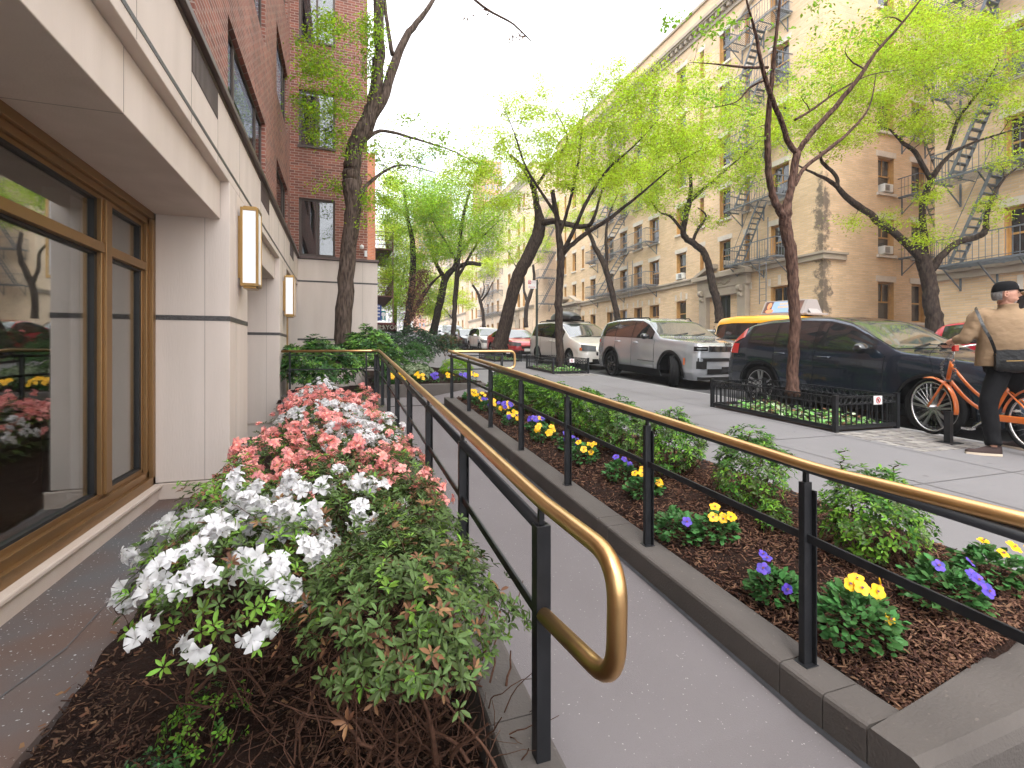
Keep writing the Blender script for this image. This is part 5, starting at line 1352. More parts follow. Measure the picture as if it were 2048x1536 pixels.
# stub post by the kerb
pp = P(1897, 883, 5.55); sx_, sy_ = pp.x, pp.y
o = thing('steel_post', 'short dark steel stub post on a base plate behind the front bicycle wheel', 'post', (sx_, sy_, zs(sy_)))
BOX('post', blackp, o, sx_ - .03, sx_ + .03, sy_ - .03, sy_ + .03, zs(sy_), zs(sy_) + .36); BOX('base_plate', blackp, o, sx_ - .11, sx_ + .11, sy_ - .09, sy_ + .09, zs(sy_) + .001, zs(sy_) + .009)
# ================================================================= vegetation
bark = mat('grey_brown_bark', (0.135, 0.10, 0.08), 0.9, var=(0.035, 0.024, 0.019), scale=30, amt=0.28, bump=2.2, bscale=30, stretch=(1, 1, 0.16))
bark_r = mat('reddish_bark', (0.13, 0.075, 0.056), 0.85, var=(0.035, 0.018, 0.014), scale=42, amt=0.28, bump=2.0, bscale=42, stretch=(1, 1, 0.2))
bark_d = mat('dark_bark', (0.060, 0.044, 0.035), 0.9, var=(0.014, 0.009, 0.008), scale=22, amt=0.3, bump=1.3, bscale=22, stretch=(1, 1, 0.3))
lf_y = mat('spring_leaf', (0.36, 0.50, 0.022), 0.6, spec=.16, isl=0.5, trans=0.5)
lf_y2 = mat('yellow_spring_leaf', (0.46, 0.56, 0.035), 0.6, spec=.16, isl=0.5, trans=0.5)
lf_g = mat('fresh_green_leaf', (0.22, 0.40, 0.03), 0.5, spec=.16, isl=0.35, trans=0.45)
az_leaf = mat('azalea_leaf', (0.075, 0.118, 0.034), 0.38, spec=.16, isl=0.55, trans=0.15)
az_new = mat('new_azalea_leaf', (0.19, 0.34, 0.05), 0.42, spec=.16, isl=0.4, trans=0.3)
az_brown = mat('bronze_azalea_leaf', (0.16, 0.08, 0.04), 0.5, spec=.16, isl=0.5)
lau_leaf = mat('laurel_leaf', (0.05, 0.125, 0.035), 0.22, spec=.28, isl=0.5, trans=0.12)
lau_new = mat('new_laurel_leaf', (0.16, 0.32, 0.05), 0.3, spec=.28, isl=0.4, trans=0.3)
hedge_leaf = mat('dark_hedge_leaf', (0.035, 0.062, 0.034), 0.45, spec=.16, isl=0.6)
pan_leaf = mat('pansy_leaf', (0.055, 0.15, 0.04), 0.45, spec=.16, isl=0.4, trans=0.2)
box_leaf = mat('shrub_leaf', (0.045, 0.115, 0.018), 0.34, spec=.16, isl=0.5, trans=0.25)
box_new = mat('new_shrub_leaf', (0.16, 0.32, 0.035), 0.38, spec=.16, isl=0.35, trans=0.35)
stem_m = mat('shrub_stem', (0.11, 0.055, 0.036), 0.8, var=(0.045, 0.022, 0.015), scale=30, bump=0.5, bscale=70)
fl_w = mat('white_petal', (0.80, 0.79, 0.80), 0.55, trans=0.35, isl=0.06)
fl_p = mat('coral_petal', (0.95, 0.40, 0.37), 0.55, trans=0.35, isl=0.22)
fl_y = mat('yellow_petal', (0.85, 0.45, 0.004), 0.5, trans=0.25, isl=0.15)
fl_v = mat('violet_petal', (0.055, 0.035, 0.33), 0.6, trans=0.1, isl=0.35)
fl_c = mat('dark_flower_centre', (0.10, 0.02, 0.03), 0.6)
ivy_m = mat('ground_cover_leaf', (0.13, 0.30, 0.06), 0.4, isl=0.6, trans=0.2)
ivy_p = mat('pale_ground_cover_leaf', (0.30, 0.36, 0.22), 0.5, isl=0.4)
brown_l = mat('withered_leaf', (0.16, 0.085, 0.05), 0.8, isl=0.4)

def scatter(T, Fc, R, Pn):
    """T (n,3) template, Fc (m,k), R (N,3,3) with scale, Pn (N,3)"""
    V = np.einsum('nij,tj->nti', R, T) + Pn[:, None, :]
    N, n = len(Pn), len(T)
    return V.reshape(-1, 3), (np.arange(N)[:, None, None] * n + Fc[None]).reshape(-1, Fc.shape[1])
def frames(d, up, rs, tw=0.3):
    """rotation matrices with x along d and z near up"""
    d = d / (np.linalg.norm(d, axis=1)[:, None] + 1e-9)
    up = up + rs.normal(0, tw, up.shape)
    y = np.cross(up, d); y /= (np.linalg.norm(y, axis=1)[:, None] + 1e-9)
    z = np.cross(d, y)
    return np.stack([d, y, z], axis=2)
LEAF4 = np.array([(0, 0, 0), (.45, -.5, .12), (1, 0, -.1), (.45, .5, .12)], float)
LEAF4F = np.array([(0, 1, 2), (0, 2, 3)])
def leafT(wd=.38, fold=.10, curl=-.12):
    T = np.array([(0, 0, 0), (.33, 0, 0), (.70, 0, curl * .35), (1, 0, curl), (.30, wd / 2 * .8, fold), (.68, wd / 2 * .9, fold * .9 + curl * .3), (.30, -wd / 2 * .8, fold), (.68, -wd / 2 * .9, fold * .9 + curl * .3)], float)
    Fc = np.array([(0, 1, 4), (1, 2, 5), (1, 5, 4), (2, 3, 5), (0, 6, 1), (1, 7, 2), (1, 6, 7), (2, 7, 3)])
    return T, Fc
def petals(n=5, wd=.62, ruff=.05, cup=.42, back=.1, tipw=.26):
    V = []; Fs = []
    for k in range(n):
        a = 2 * math.pi * k / n; ca, sa = math.cos(a), math.sin(a); b0 = len(V)
        st = [(0.02, .05, 0), (.35, wd * .34, cup * .6), (.72, wd * .52, cup), (1.04, wd * tipw, cup - back)]
        for i, (r, w_, z) in enumerate(st):
            for q in (-1, 0, 1):
                rr = r - (abs(q) * .05 if i > 1 else 0); zz = z + (ruff * (1 if q else -1) * (i / 3) * (1 if (k + q) % 2 else .4))
                V.append((rr * ca - q * w_ * sa, rr * sa + q * w_ * ca, zz))
        for i in range(3):
            for q in range(2):
                p = b0 + i * 3 + q; Fs.append((p, p + 3, p + 4)); Fs.append((p, p + 4, p + 1))
    return np.array(V, float), np.array(Fs)
AZ_T, AZ_F = petals(5, .72, .085, .55, .30, .15)
PN_T, PN_F = petals(5, .95, .04, .12, .05)
def stamT():
    V = []; Fs = []
    for k in range(6):
        a = 1.05 * k; dx, dy = math.cos(a) * .28, math.sin(a) * .28; b0 = len(V)
        for t in (0, .5, 1): V += [(dx * t * t - dy * .03, dy * t * t + dx * .03, t * 1.05), (dx * t * t + dy * .03, dy * t * t - dx * .03, t * 1.05)]
        for i in (0, 2): Fs += [(b0 + i, b0 + i + 1, b0 + i + 3), (b0 + i, b0 + i + 3, b0 + i + 2)]
    return np.array(V, float), np.array(Fs)
ST_T, ST_F = stamT()
def rand_unit(rs, n):
    v = rs.normal(size=(n, 3)); return v / np.linalg.norm(v, axis=1)[:, None]

# ---- trees
def spline(pts, sub=4):
    pts = [np.array(p, float) for p in pts]; out = []
    for i in range(len(pts) - 1):
        p0, p1, p2, p3 = pts[max(i - 1, 0)], pts[i], pts[i + 1], pts[min(i + 2, len(pts) - 1)]
        for k in range(sub):
            t = k / sub; out.append(.5 * ((2 * p1) + (p2 - p0) * t + (2 * p0 - 5 * p1 + 4 * p2 - p3) * t * t + (3 * p1 - p0 - 3 * p2 + p3) * t ** 3))
    out.append(pts[-1]); return out
def tree(name, label, limbs, blobs, bk, lm, seed, leaf=.07, per=24, sp=.22, lm2=None, group='street trees', cat='tree', wig=.12, drop=.0, wl=.42, twig=.013, n_sides=10):
    """limbs: lists of (px, py, depth, radius px); blobs: (px, py, depth, rx px, ry px, depth radius m, ends)"""
    rs = np.random.RandomState(seed)
    base = P(limbs[0][0][0], limbs[0][0][1], limbs[0][0][2])
    R = thing(name, label, cat, base, group)
    tb_ = MB(); nodes = []; nr = []
    for li, lb in enumerate(limbs):
        q = [tuple(P(a, b_, D)) + (r * .86 * D / F / math.sqrt(1 + ((a - 1024) / F) ** 2),) for a, b_, D, r in lb]
        sp_ = spline(q, 5)
        pts = [Vector(p[:3]) for p in sp_]; rr = [max(.006, p[3]) for p in sp_]
        if li == 0: rr[0] *= 1.2; rr[1] *= 1.08
        else: rr = [r * .82 * (1 - .62 * max(0, k / (len(rr) - 1) - .45) / .55) for k, r in enumerate(rr)]
        # slight irregularity
        pts = [pts[0]] + [p + Vector(rs.normal(0, min(.012, r * .08), 3)) for p, r in zip(pts[1:-1], rr[1:-1])] + [pts[-1]]
        tb_.tube(pts, [r * (1 + rs.normal(0, .02)) for r in rr], n_sides if rr[0] > .06 else 7)
        n0 = int(len(pts) * (.45 if li == 0 else .15))
        for p, r in list(zip(pts, rr))[n0:]: nodes.append(np.array(p)); nr.append(r)
    tb_.build('trunk', bk, R, smooth=True)
    ends = []
    for (px, py, D, rx, ry, rd, n) in blobs:
        u = rand_unit(rs, n) * (rs.uniform(0, 1, (n, 1)) ** .45)
        for k in range(n):
            ends.append(np.array(P(px + u[k, 0] * rx, py + u[k, 1] * ry, D + u[k, 2] * rd)))
    Nd = np.array(nodes); Nr = list(nr); E = np.array(ends)
    dist = np.array([np.min(np.linalg.norm(Nd - e, axis=1)) for e in E]); order = np.argsort(dist)
    br = MB(); cen = []; dirs = []
    lst = [Nd]; cnt = len(Nd); buf = np.zeros((cnt + len(E) * 5 + 5, 3)); buf[:cnt] = Nd; rad_ = np.zeros(len(buf)); rad_[:cnt] = Nr
    for oi in order:
        e = E[oi]; dd = np.linalg.norm(buf[:cnt] - e, axis=1); j = int(np.argmin(dd + .25 * np.maximum(0, buf[:cnt, 2] - e[2]))); s = buf[j]; L = dd[j]
        if L < .05: cen.append(e); dirs.append(np.array((0, 0, 1.))); continue
        m_ = 4; r0 = min(rad_[j] * .8, max(twig, L * .019 + .004)); path = [s]
        side = rs.normal(0, wig * L, 3); side[2] = abs(side[2]) * .6 + .04 * L
        for k in range(1, m_ + 1):
            t = k / m_; p = s + (e - s) * t + side * math.sin(math.pi * t) + rs.normal(0, .03 * L, 3) * (t < 1); path.append(p)
        rr = [r0 * (1 - .75 * k / m_) for k in range(m_ + 1)]
        br.tube([Vector(p) for p in path], rr, 4, cap=False)
        for k in range(1, m_ + 1):
            buf[cnt] = path[k]; rad_[cnt] = rr[k]; cnt += 1
            if k >= 2 or L > 1: cen.append(path[k]); dirs.append(path[k] - path[k - 1])
        if L > .8:
            for t in (.3, .6, .85): cen.append(s + (e - s) * t + side * math.sin(math.pi * t)); dirs.append(e - s)
    br.build('branches', bk, R, smooth=True)
    cen = np.array(cen); n = len(cen) * per
    leaf *= .82; ci = rs.randint(0, len(cen), n); pos = cen[ci] + rs.normal(0, sp, (n, 3)) * np.array([1, 1, .55]) + np.array([0, 0, -drop])
    d = rs.normal(0, 1, (n, 3)); d[:, 2] = d[:, 2] * .45 - .15
    up = np.tile(np.array([0, 0, 1.]), (n, 1)); sz = leaf * rs.uniform(.55, 1.3, n)
    T = LEAF4.copy(); T[:, 1] *= wl
    Rm = frames(d, up, rs, .55) * sz[:, None, None]
    V, Fc = scatter(T, LEAF4F, Rm, pos)
    if lm2 is not None:
        mi = np.repeat((rs.uniform(0, 1, n) < .45).astype(int), 2); np_mesh('crown', V, Fc, [lm, lm2], R, mi=mi)
    else: np_mesh('crown', V, Fc, lm, R)
    return R
tr_big = tree('street_tree', 'large grey barked tree in front of the limestone corner, forking above a knot',
    [[(686, 735, 11.7, 23), (686, 690, 11.7, 21), (690, 600, 11.7, 20), (697, 500, 11.7, 19), (706, 420, 11.7, 19), (704, 370, 11.7, 23), (703, 340, 11.7, 20), (712, 290, 11.7, 19), (735, 245, 11.7, 19), (748, 200, 11.7, 15), (756, 140, 11.7, 14), (758, 60, 11.7, 13), (755, -40, 11.7, 12)],
     [(735, 245, 11.7, 16), (765, 200, 11.8, 14), (785, 140, 12, 13), (812, 75, 12.2, 12), (850, 25, 12.4, 11), (885, -30, 12.6, 10)],
     [(785, 110, 12, 7), (776, 60, 12, 6), (770, 0, 12, 6), (768, -40, 12, 5)],
     [(720, 290, 11.7, 8), (760, 262, 12.3, 5), (820, 275, 13, 4), (900, 300, 14, 3), (960, 330, 15, 2.4)],
     [(720, 390, 11.7, 7), (745, 360, 12.3, 5), (800, 330, 13, 3.5), (870, 345, 14, 2.5)]],
    [(660, 70, 11.3, 45, 50, .8, 26), (640, 150, 11.2, 60, 40, .8, 30), (625, 215, 11.2, 50, 45, .8, 26), (690, 190, 11.3, 40, 60, .7, 20), (745, 110, 11.6, 30, 90, .5, 22), (655, 265, 11.3, 60, 40, .7, 16), (700, 300, 11.6, 55, 25, .6, 12), (670, 370, 11.6, 60, 18, .5, 8), (730, 420, 11.6, 30, 40, .5, 10),
     (790, 300, 12.5, 60, 30, 1, 14), (880, 290, 13.5, 70, 45, 1.2, 20), (940, 330, 14.5, 50, 40, 1, 14), (820, 240, 13, 50, 20, .8, 6), (800, 330, 13, 60, 30, 1, 14), (760, 380, 12.5, 40, 50, .8, 14), (740, 60, 11.4, 30, 60, .5, 14), (610, 110, 11.1, 30, 60, .5, 12)],
    bark, lf_y, 21, leaf=.095, per=14, sp=.13, lm2=lf_g, wl=.5)
tr_near = tree('young_street_tree', 'slender reddish barked tree in the nearest fenced pit, forking into long limbs',
    [[(1584, 790, 7.26, 17), (1585, 740, 7.26, 14.5), (1588, 660, 7.26, 14), (1587, 580, 7.26, 14), (1582, 520, 7.26, 14.5), (1573, 460, 7.26, 15), (1570, 435, 7.26, 15), (1578, 395, 7.26, 10), (1586, 350, 7.3, 10), (1594, 305, 7.3, 10)],
     [(1570, 440, 7.26, 13), (1556, 415, 7.2, 12), (1543, 380, 7.2, 11), (1536, 330, 7.1, 10), (1536, 250, 7.0, 10), (1542, 180, 6.9, 9.5), (1548, 110, 6.8, 9), (1556, 40, 6.7, 9), (1562, -30, 6.6, 8)],
     [(1594, 308, 7.3, 9), (1576, 282, 7.2, 9), (1566, 250, 7.1, 8.5), (1545, 200, 6.9, 8), (1526, 140, 6.7, 8), (1512, 70, 6.6, 7), (1497, 15, 6.5, 6), (1488, -30, 6.4, 5)],
     [(1594, 308, 7.3, 9), (1622, 268, 7.3, 9), (1670, 215, 7.3, 8.5), (1715, 160, 7.2, 8), (1752, 105, 7.2, 8), (1805, 45, 7.1, 7.5), (1852, -15, 7.0, 7)],
     [(1590, 370, 7.3, 7), (1610, 335, 7.5, 6.5), (1655, 300, 7.7, 6.5), (1700, 262, 7.9, 6), (1738, 215, 8, 5), (1752, 150, 8.1, 4)],
     [(1590, 240, 7.2, 4), (1620, 222, 7.3, 4), (1680, 180, 7.5, 3.5), (1740, 150, 7.7, 3.2), (1800, 140, 8, 2.5)],
     [(1536, 135, 6.9, 4.5), (1490, 135, 6.8, 4), (1430, 128, 6.7, 2.8), (1380, 125, 6.6, 1.8)],
     [(1530, 160, 7, 3.2), (1500, 175, 7, 3), (1470, 205, 7, 2.5), (1410, 217, 7, 1.6)]],
    [(1450, 60, 6.5, 60, 30, .5, 14), (1400, 45, 6.5, 70, 30, .4, 8), (1330, 45, 6.4, 30, 14, .3, 6), (1420, 195, 6.8, 60, 30, .4, 9), (1500, 250, 6.9, 30, 50, .4, 5), (1700, 60, 7, 90, 60, .6, 16), (1640, 150, 7.2, 60, 60, .5, 8), (1560, 100, 6.8, 30, 70, .4, 6), (1640, 20, 7, 40, 30, .4, 10)],
    bark_r, lf_g, 22, leaf=.075, per=3, sp=.06, wl=.55, twig=.006)
tr_van = tree('street_tree', 'thin brown tree beside the white minivan with wide feathery light green crown',
    [[(1120, 745, 15.3, 11), (1120, 700, 15.3, 9.5), (1117, 640, 15.3, 9), (1118, 590, 15.3, 9), (1121, 540, 15.3, 9), (1122, 510, 15.3, 9), (1117, 470, 15.3, 7), (1113, 430, 15.3, 6), (1105, 380, 15.2, 5)],
     [(1122, 512, 15.3, 8), (1140, 492, 15.3, 7), (1175, 465, 15.2, 6.5), (1215, 440, 15, 6), (1260, 405, 14.8, 5), (1300, 372, 14.6, 4.5), (1350, 330, 14.4, 3.5), (1400, 300, 14.3, 2.5)],
     [(1122, 510, 15.3, 7), (1150, 455, 15, 5.5), (1175, 400, 14.8, 5), (1215, 340, 14.6, 4.5), (1270, 290, 14.5, 4), (1320, 235, 14.4, 3)],
     [(1118, 475, 15.3, 5), (1135, 420, 15.3, 4.5), (1150, 360, 15.3, 4), (1160, 300, 15.3, 3.5), (1165, 240, 15.3, 3), (1175, 190, 15.2, 2.4)],
     [(1113, 430, 15.3, 5), (1080, 380, 15.3, 4), (1050, 330, 15.2, 3.5), (1030, 270, 15, 3), (1010, 220, 15, 2)]],
    [(1180, 260, 15, 110, 90, 1.6, 80), (1290, 250, 14.5, 100, 90, 1.5, 80), (1080, 280, 15.3, 90, 70, 1.4, 45), (1240, 160, 15, 80, 50, 1.3, 34), (1330, 170, 14.5, 60, 60, 1.2, 30), (1370, 290, 14.4, 80, 60, 1.2, 50), (1180, 350, 15, 130, 50, 1.6, 60), (1020, 210, 15.2, 60, 40, 1.0, 14)],
    bark_d, lf_y, 23, leaf=.10, per=25, sp=.17, lm2=lf_y2, wig=.16)
tr_lean = tree('street_tree', 'thick leaning dark trunk in front of the red saloon car with a horizontal limb',
    [[(996, 700, 20.7, 19), (1008, 660, 20.7, 16), (1022, 600, 20.7, 15), (1038, 550, 20.7, 15), (1058, 510, 20.7, 15), (1074, 475, 20.7, 15), (1080, 445, 20.7, 13), (1074, 415, 20.7, 8), (1068, 380, 20.7, 6.5), (1050, 340, 20.6, 5), (1020, 310, 20.5, 4)],
     [(1080, 448, 20.7, 11), (1105, 442, 20.2, 9), (1140, 450, 19.8, 8), (1175, 452, 19.5, 7), (1190, 430, 19.2, 6), (1210, 370, 19, 5), (1260, 330, 18.8, 4)],
     [(1068, 380, 20.7, 5), (1100, 330, 20.2, 4.5), (1135, 280, 20, 4), (1110, 220, 19.8, 3)],
     [(1175, 452, 19.5, 5), (1190, 500, 19.5, 3.5), (1210, 540, 19.6, 2)]],
    [(1050, 330, 20.6, 100, 70, 2, 60), (980, 300, 20.5, 80, 70, 2, 44), (1130, 300, 20, 90, 80, 2, 50), (1230, 350, 19, 80, 50, 1.6, 40), (930, 360, 20.5, 60, 50, 2, 26), (1080, 200, 20.4, 90, 50, 1.5, 22), (990, 400, 20.5, 70, 40, 1.6, 22)],
    bark_d, lf_y, 24, leaf=.125, per=23, sp=.2, lm2=lf_y2, wig=.16)
tr_far1 = tree('street_tree', 'slim tree standing by the silver blue vehicle at the dark hedge',
    [[(905, 695, 29.7, 7), (908, 640, 29.7, 6), (912, 580, 29.7, 6), (915, 540, 29.7, 5.5), (918, 500, 29.7, 4.5), (925, 440, 29.7, 4), (940, 380, 29.5, 3)],
     [(913, 560, 29.7, 4.5), (935, 520, 29.5, 4), (960, 480, 29, 3.5), (1000, 440, 28.5, 3)],
     [(915, 530, 29.7, 4), (895, 490, 29.7, 3.5), (870, 450, 29.5, 3), (850, 410, 29.5, 2.2)]],
    [(950, 470, 29.2, 60, 40, 2.5, 30), (880, 380, 29.5, 50, 40, 2.5, 30), (920, 420, 29.5, 70, 60, 3, 50), (990, 420, 28.5, 60, 50, 2.5, 36), (860, 430, 29.5, 60, 60, 3, 50), (950, 350, 29.3, 60, 40, 2.5, 30), (960, 490, 29, 50, 30, 2, 22), (890, 500, 29, 40, 40, 2, 18)],
    bark_d, lf_y, 25, leaf=.15, per=26, sp=.34, lm2=lf_g)
tr_far2 = tree('street_tree', 'dark leaning tree with a broken limb behind the hedge on the left pavement',
    [[(866, 668, 36, 10), (874, 630, 36, 9), (882, 595, 36, 9), (890, 560, 36, 8.5), (905, 540, 36, 7), (935, 527, 35.5, 5), (962, 529, 35.3, 4.5)],
     [(890, 560, 36, 7), (870, 520, 36, 5.5), (858, 470, 36, 4.5), (845, 430, 36, 3.5)],
     [(905, 540, 36, 5), (925, 500, 35.8, 4.5), (960, 460, 35.5, 4), (1000, 430, 35, 3)]],
    [(800, 600, 37, 45, 50, 3, 50), (860, 590, 37, 30, 40, 3, 30), (900, 480, 36, 60, 50, 3, 40), (850, 450, 36, 60, 70, 3, 50), (900, 400, 36, 60, 50, 3, 36), (950, 440, 35.5, 60, 40, 3, 30), (840, 540, 36, 40, 50, 2, 24)],
    bark_d, lf_g, 26, leaf=.17, per=26, sp=.36, lm2=lf_y)
tr_ivy = tree('street_tree', 'dark trunk hung with brown withered vines behind the maroon awning',
    [[(812, 665, 30, 9), (818, 620, 30, 8), (824, 580, 30, 8), (826, 530, 30, 7), (824, 480, 30, 6), (815, 430, 30, 4), (808, 380, 30, 3)],
     [(806, 668, 30, 6), (830, 620, 30, 6), (850, 585, 30, 6), (868, 562, 30, 5), (888, 545, 29.8, 4)]],
    [(800, 420, 30, 55, 70, 2.5, 60), (850, 400, 30, 50, 60, 2.5, 44), (790, 520, 30, 40, 50, 2, 34), (850, 500, 30, 40, 50, 2, 26), (880, 470, 29.5, 30, 40, 2, 16)],
    bark_d, lf_g, 27, leaf=.15, per=30, sp=.34, lm2=lf_y)
# withered vines on that tree
rs = np.random.RandomState(5); n = 1300
pv = np.array([np.array(P(826 + rs.normal(0, 11) + 22 * max(0, t_ - .3), 655 - 115 * t_, 29.9 + rs.normal(0, .2))) for t_ in rs.uniform(0, 1, n) ** .8])
Rm = frames(rs.normal(0, 1, (n, 3)) * np.array([.6, .6, 1.4]), np.tile([0., 1, 0], (n, 1)), rs, .6) * (rs.uniform(.08, .2, n))[:, None, None]
T_ = LEAF4.copy(); T_[:, 1] *= .5; V, Fc = scatter(T_, LEAF4F, Rm, pv); np_mesh('withered_vine', V, Fc, brown_l, tr_ivy)
tree('street_tree', 'pale green tree rising behind the maroon awning next to the limestone corner',
    [[(788, 668, 42, 6), (790, 610, 42, 5), (782, 560, 42, 4.5), (775, 500, 42, 4), (770, 440, 42, 3)], [(790, 610, 42, 4), (805, 560, 42, 3.5), (815, 510, 42, 3)]],
    [(790, 470, 42, 45, 70, 3, 66), (775, 570, 42, 25, 60, 2.5, 60), (820, 560, 42, 40, 60, 3, 44), (860, 620, 42, 35, 30, 2, 24), (790, 380, 42, 40, 50, 3, 26)],
    bark_d, lf_y2, 28, leaf=.22, per=28, sp=.45)
tree('street_tree', 'distant yellow green tree arching over the farthest parked cars',
    [[(905, 664, 60, 3.5), (908, 630, 60, 3.2), (915, 590, 60, 3)], [(908, 640, 60, 2.4), (890, 620, 60, 2), (878, 600, 60, 1.6)]],
    [(900, 590, 60, 35, 30, 4, 34), (935, 600, 60, 30, 25, 4, 22), (880, 560, 62, 35, 30, 4, 26), (870, 630, 62, 26, 18, 3, 16)], bark_d, lf_y2, 29, leaf=.24, per=16, sp=.35)
tree('street_tree', 'small crooked tree on the far pavement before the farthest fire escapes',
    [[(968, 655, 52, 4.5), (966, 625, 52, 4), (960, 600, 52, 4), (955, 585, 52, 3), (945, 570, 52, 2.4)], [(962, 603, 52, 3), (975, 585, 52, 2.6), (985, 565, 52, 2)], [(960, 600, 52, 2.4), (968, 580, 52, 2), (966, 560, 52, 1.6)]],
    [(955, 540, 52, 40, 28, 3, 40), (985, 530, 52, 30, 25, 3, 30), (925, 545, 52, 22, 20, 2, 16)], bark_d, lf_y2, 30, leaf=.2, per=16, sp=.3)
# far pavement trees
tree('street_tree', 'forked tree on the far pavement rising just left of the parking sign',
    [[(1052, 655, 46, 5), (1052, 625, 46, 5), (1055, 605, 46, 5), (1062, 585, 46, 4.5), (1068, 560, 46, 3.5), (1066, 530, 46, 3)], [(1055, 605, 46, 4), (1048, 580, 46, 3.5), (1046, 555, 46, 3), (1030, 530, 46, 2.5), (1015, 500, 46, 2)]],
    [(1020, 500, 46, 45, 35, 3, 44), (1070, 490, 46, 40, 35, 3, 36), (1040, 450, 46, 50, 30, 3, 26)], bark_d, lf_y, 31, leaf=.17, per=25, sp=.27, lm2=lf_y2)
tree('street_tree', 'dark curved tree on the far pavement behind the silver vehicle',
    [[(1236, 645, 32.3, 8), (1232, 620, 32.3, 7), (1222, 575, 32.3, 7), (1212, 540, 32.3, 7), (1202, 515, 32.3, 6), (1190, 495, 32.3, 5.5), (1180, 470, 32.2, 4.5), (1165, 450, 32, 3.5)],
     [(1213, 545, 32.3, 5), (1213, 510, 32.3, 5), (1212, 470, 32.3, 4.5), (1218, 430, 32.3, 4), (1235, 390, 32.2, 3)]],
    [(1150, 430, 32, 60, 40, 2.5, 40), (1230, 380, 32.2, 70, 60, 2.5, 60), (1180, 370, 32, 60, 50, 2.5, 30), (1290, 400, 32, 45, 40, 2, 22)], bark_d, lf_y, 32, leaf=.13, per=23, sp=.24, lm2=lf_y2)
tree('street_tree', 'crooked dark tree on the far pavement in front of the carved entrance',
    [[(1440, 645, 23.3, 12), (1436, 610, 23.3, 10), (1426, 575, 23.3, 10), (1417, 530, 23.3, 9), (1408, 505, 23.3, 8.5), (1388, 487, 23.2, 8), (1368, 472, 23.1, 7.5), (1370, 440, 23, 7), (1378, 405, 23, 7)],
     [(1370, 470, 23.1, 6), (1360, 455, 23, 4.5), (1340, 432, 23, 4), (1320, 425, 23, 3), (1300, 400, 22.8, 2.5)],
     [(1386, 482, 23.2, 5), (1395, 460, 23, 4.5), (1412, 432, 23, 4), (1395, 415, 23, 3.5)],
     [(1378, 405, 23, 7), (1382, 370, 23, 5.5), (1375, 335, 22.8, 4), (1350, 300, 22.6, 3)],
     [(1378, 405, 23, 6), (1405, 380, 22.8, 5), (1440, 350, 22.6, 4.5), (1475, 320, 22.4, 4), (1510, 290, 22.2, 3)]],
    [(1340, 380, 23, 80, 60, 2.5, 70), (1420, 330, 22.6, 90, 70, 2.5, 90), (1330, 290, 22.6, 80, 60, 2.5, 60), (1480, 250, 22.4, 80, 70, 2.5, 60), (1290, 340, 22.8, 60, 50, 2, 36), (1400, 220, 22.4, 90, 60, 2.5, 50), (1500, 350, 22.3, 60, 40, 2, 28), (1440, 160, 22.2, 70, 50, 2, 26), (1400, 440, 23, 50, 20, 1.5, 12)],
    bark_d, lf_y, 33, leaf=.135, per=23, sp=.22, lm2=lf_y2, wig=.16)
tree('street_tree', 'massive dark tree behind the cyclist spreading three thick limbs across the tan walls',
    [[(1872, 668, 14.9, 25), (1868, 640, 14.9, 22), (1862, 600, 14.9, 20), (1858, 560, 14.9, 20), (1850, 530, 14.9, 20), (1840, 505, 14.9, 16), (1825, 490, 14.9, 13)],
     [(1845, 520, 14.9, 16), (1800, 475, 14.8, 13), (1765, 450, 14.7, 12), (1735, 425, 14.6, 11), (1700, 400, 14.5, 11), (1668, 368, 14.4, 9.5), (1640, 352, 14.3, 7.5), (1610, 338, 14.2, 6.5), (1595, 330, 14.2, 5)],
     [(1675, 375, 14.4, 7), (1672, 352, 14.4, 6), (1645, 325, 14.4, 6), (1640, 305, 14.3, 4.5), (1625, 285, 14.3, 3.5)],
     [(1848, 525, 14.9, 15), (1848, 480, 14.8, 12), (1845, 430, 14.7, 11), (1850, 390, 14.6, 10.5), (1868, 350, 14.5, 10), (1890, 320, 14.4, 9), (1915, 300, 14.3, 8), (1960, 280, 14.2, 6), (2010, 265, 14, 5), (2060, 250, 14, 4)],
     [(1895, 300, 14.4, 7), (1905, 270, 14.3, 6.5), (1918, 235, 14.2, 6), (1945, 200, 14.1, 6), (1975, 160, 14, 5.5), (1998, 122, 13.9, 5)],
     [(1862, 362, 14.5, 8), (1830, 305, 14.4, 8), (1805, 285, 14.3, 6.5), (1780, 260, 14.2, 5), (1750, 245, 14.1, 3.5)],
     [(1862, 540, 14.9, 16), (1885, 510, 14.7, 12), (1915, 485, 14.6, 11.5), (1950, 475, 14.5, 11.5), (1970, 462, 14.4, 12), (1975, 425, 14.3, 9.5), (1990, 385, 14.2, 9), (2015, 350, 14.1, 8.5), (2060, 320, 14, 8)]],
    [(1700, 230, 14.2, 110, 70, 1.8, 90), (1800, 160, 14, 120, 80, 1.8, 120), (1900, 110, 13.9, 110, 80, 1.8, 110), (1990, 90, 13.8, 80, 80, 1.5, 80), (1620, 180, 14.3, 90, 70, 1.6, 70), (1640, 280, 14.3, 70, 40, 1.4, 36), (1720, 100, 14, 110, 60, 1.8, 70), (1850, 40, 13.8, 140, 50, 1.8, 80), (2000, 200, 14, 60, 50, 1.2, 34), (1860, 250, 14.3, 100, 40, 1.4, 44), (1560, 250, 14.2, 60, 60, 1.4, 36), (1740, 440, 14.5, 80, 22, .8, 12), (1860, 470, 14.6, 40, 35, .8, 18), (1980, 420, 14.2, 50, 40, .9, 12), (2010, 310, 14, 40, 40, .9, 14), (1870, 385, 14.4, 45, 28, .8, 12)],
    bark_d, lf_y2, 34, leaf=.09, per=24, sp=.16, lm2=lf_y, wig=.16, drop=.02)
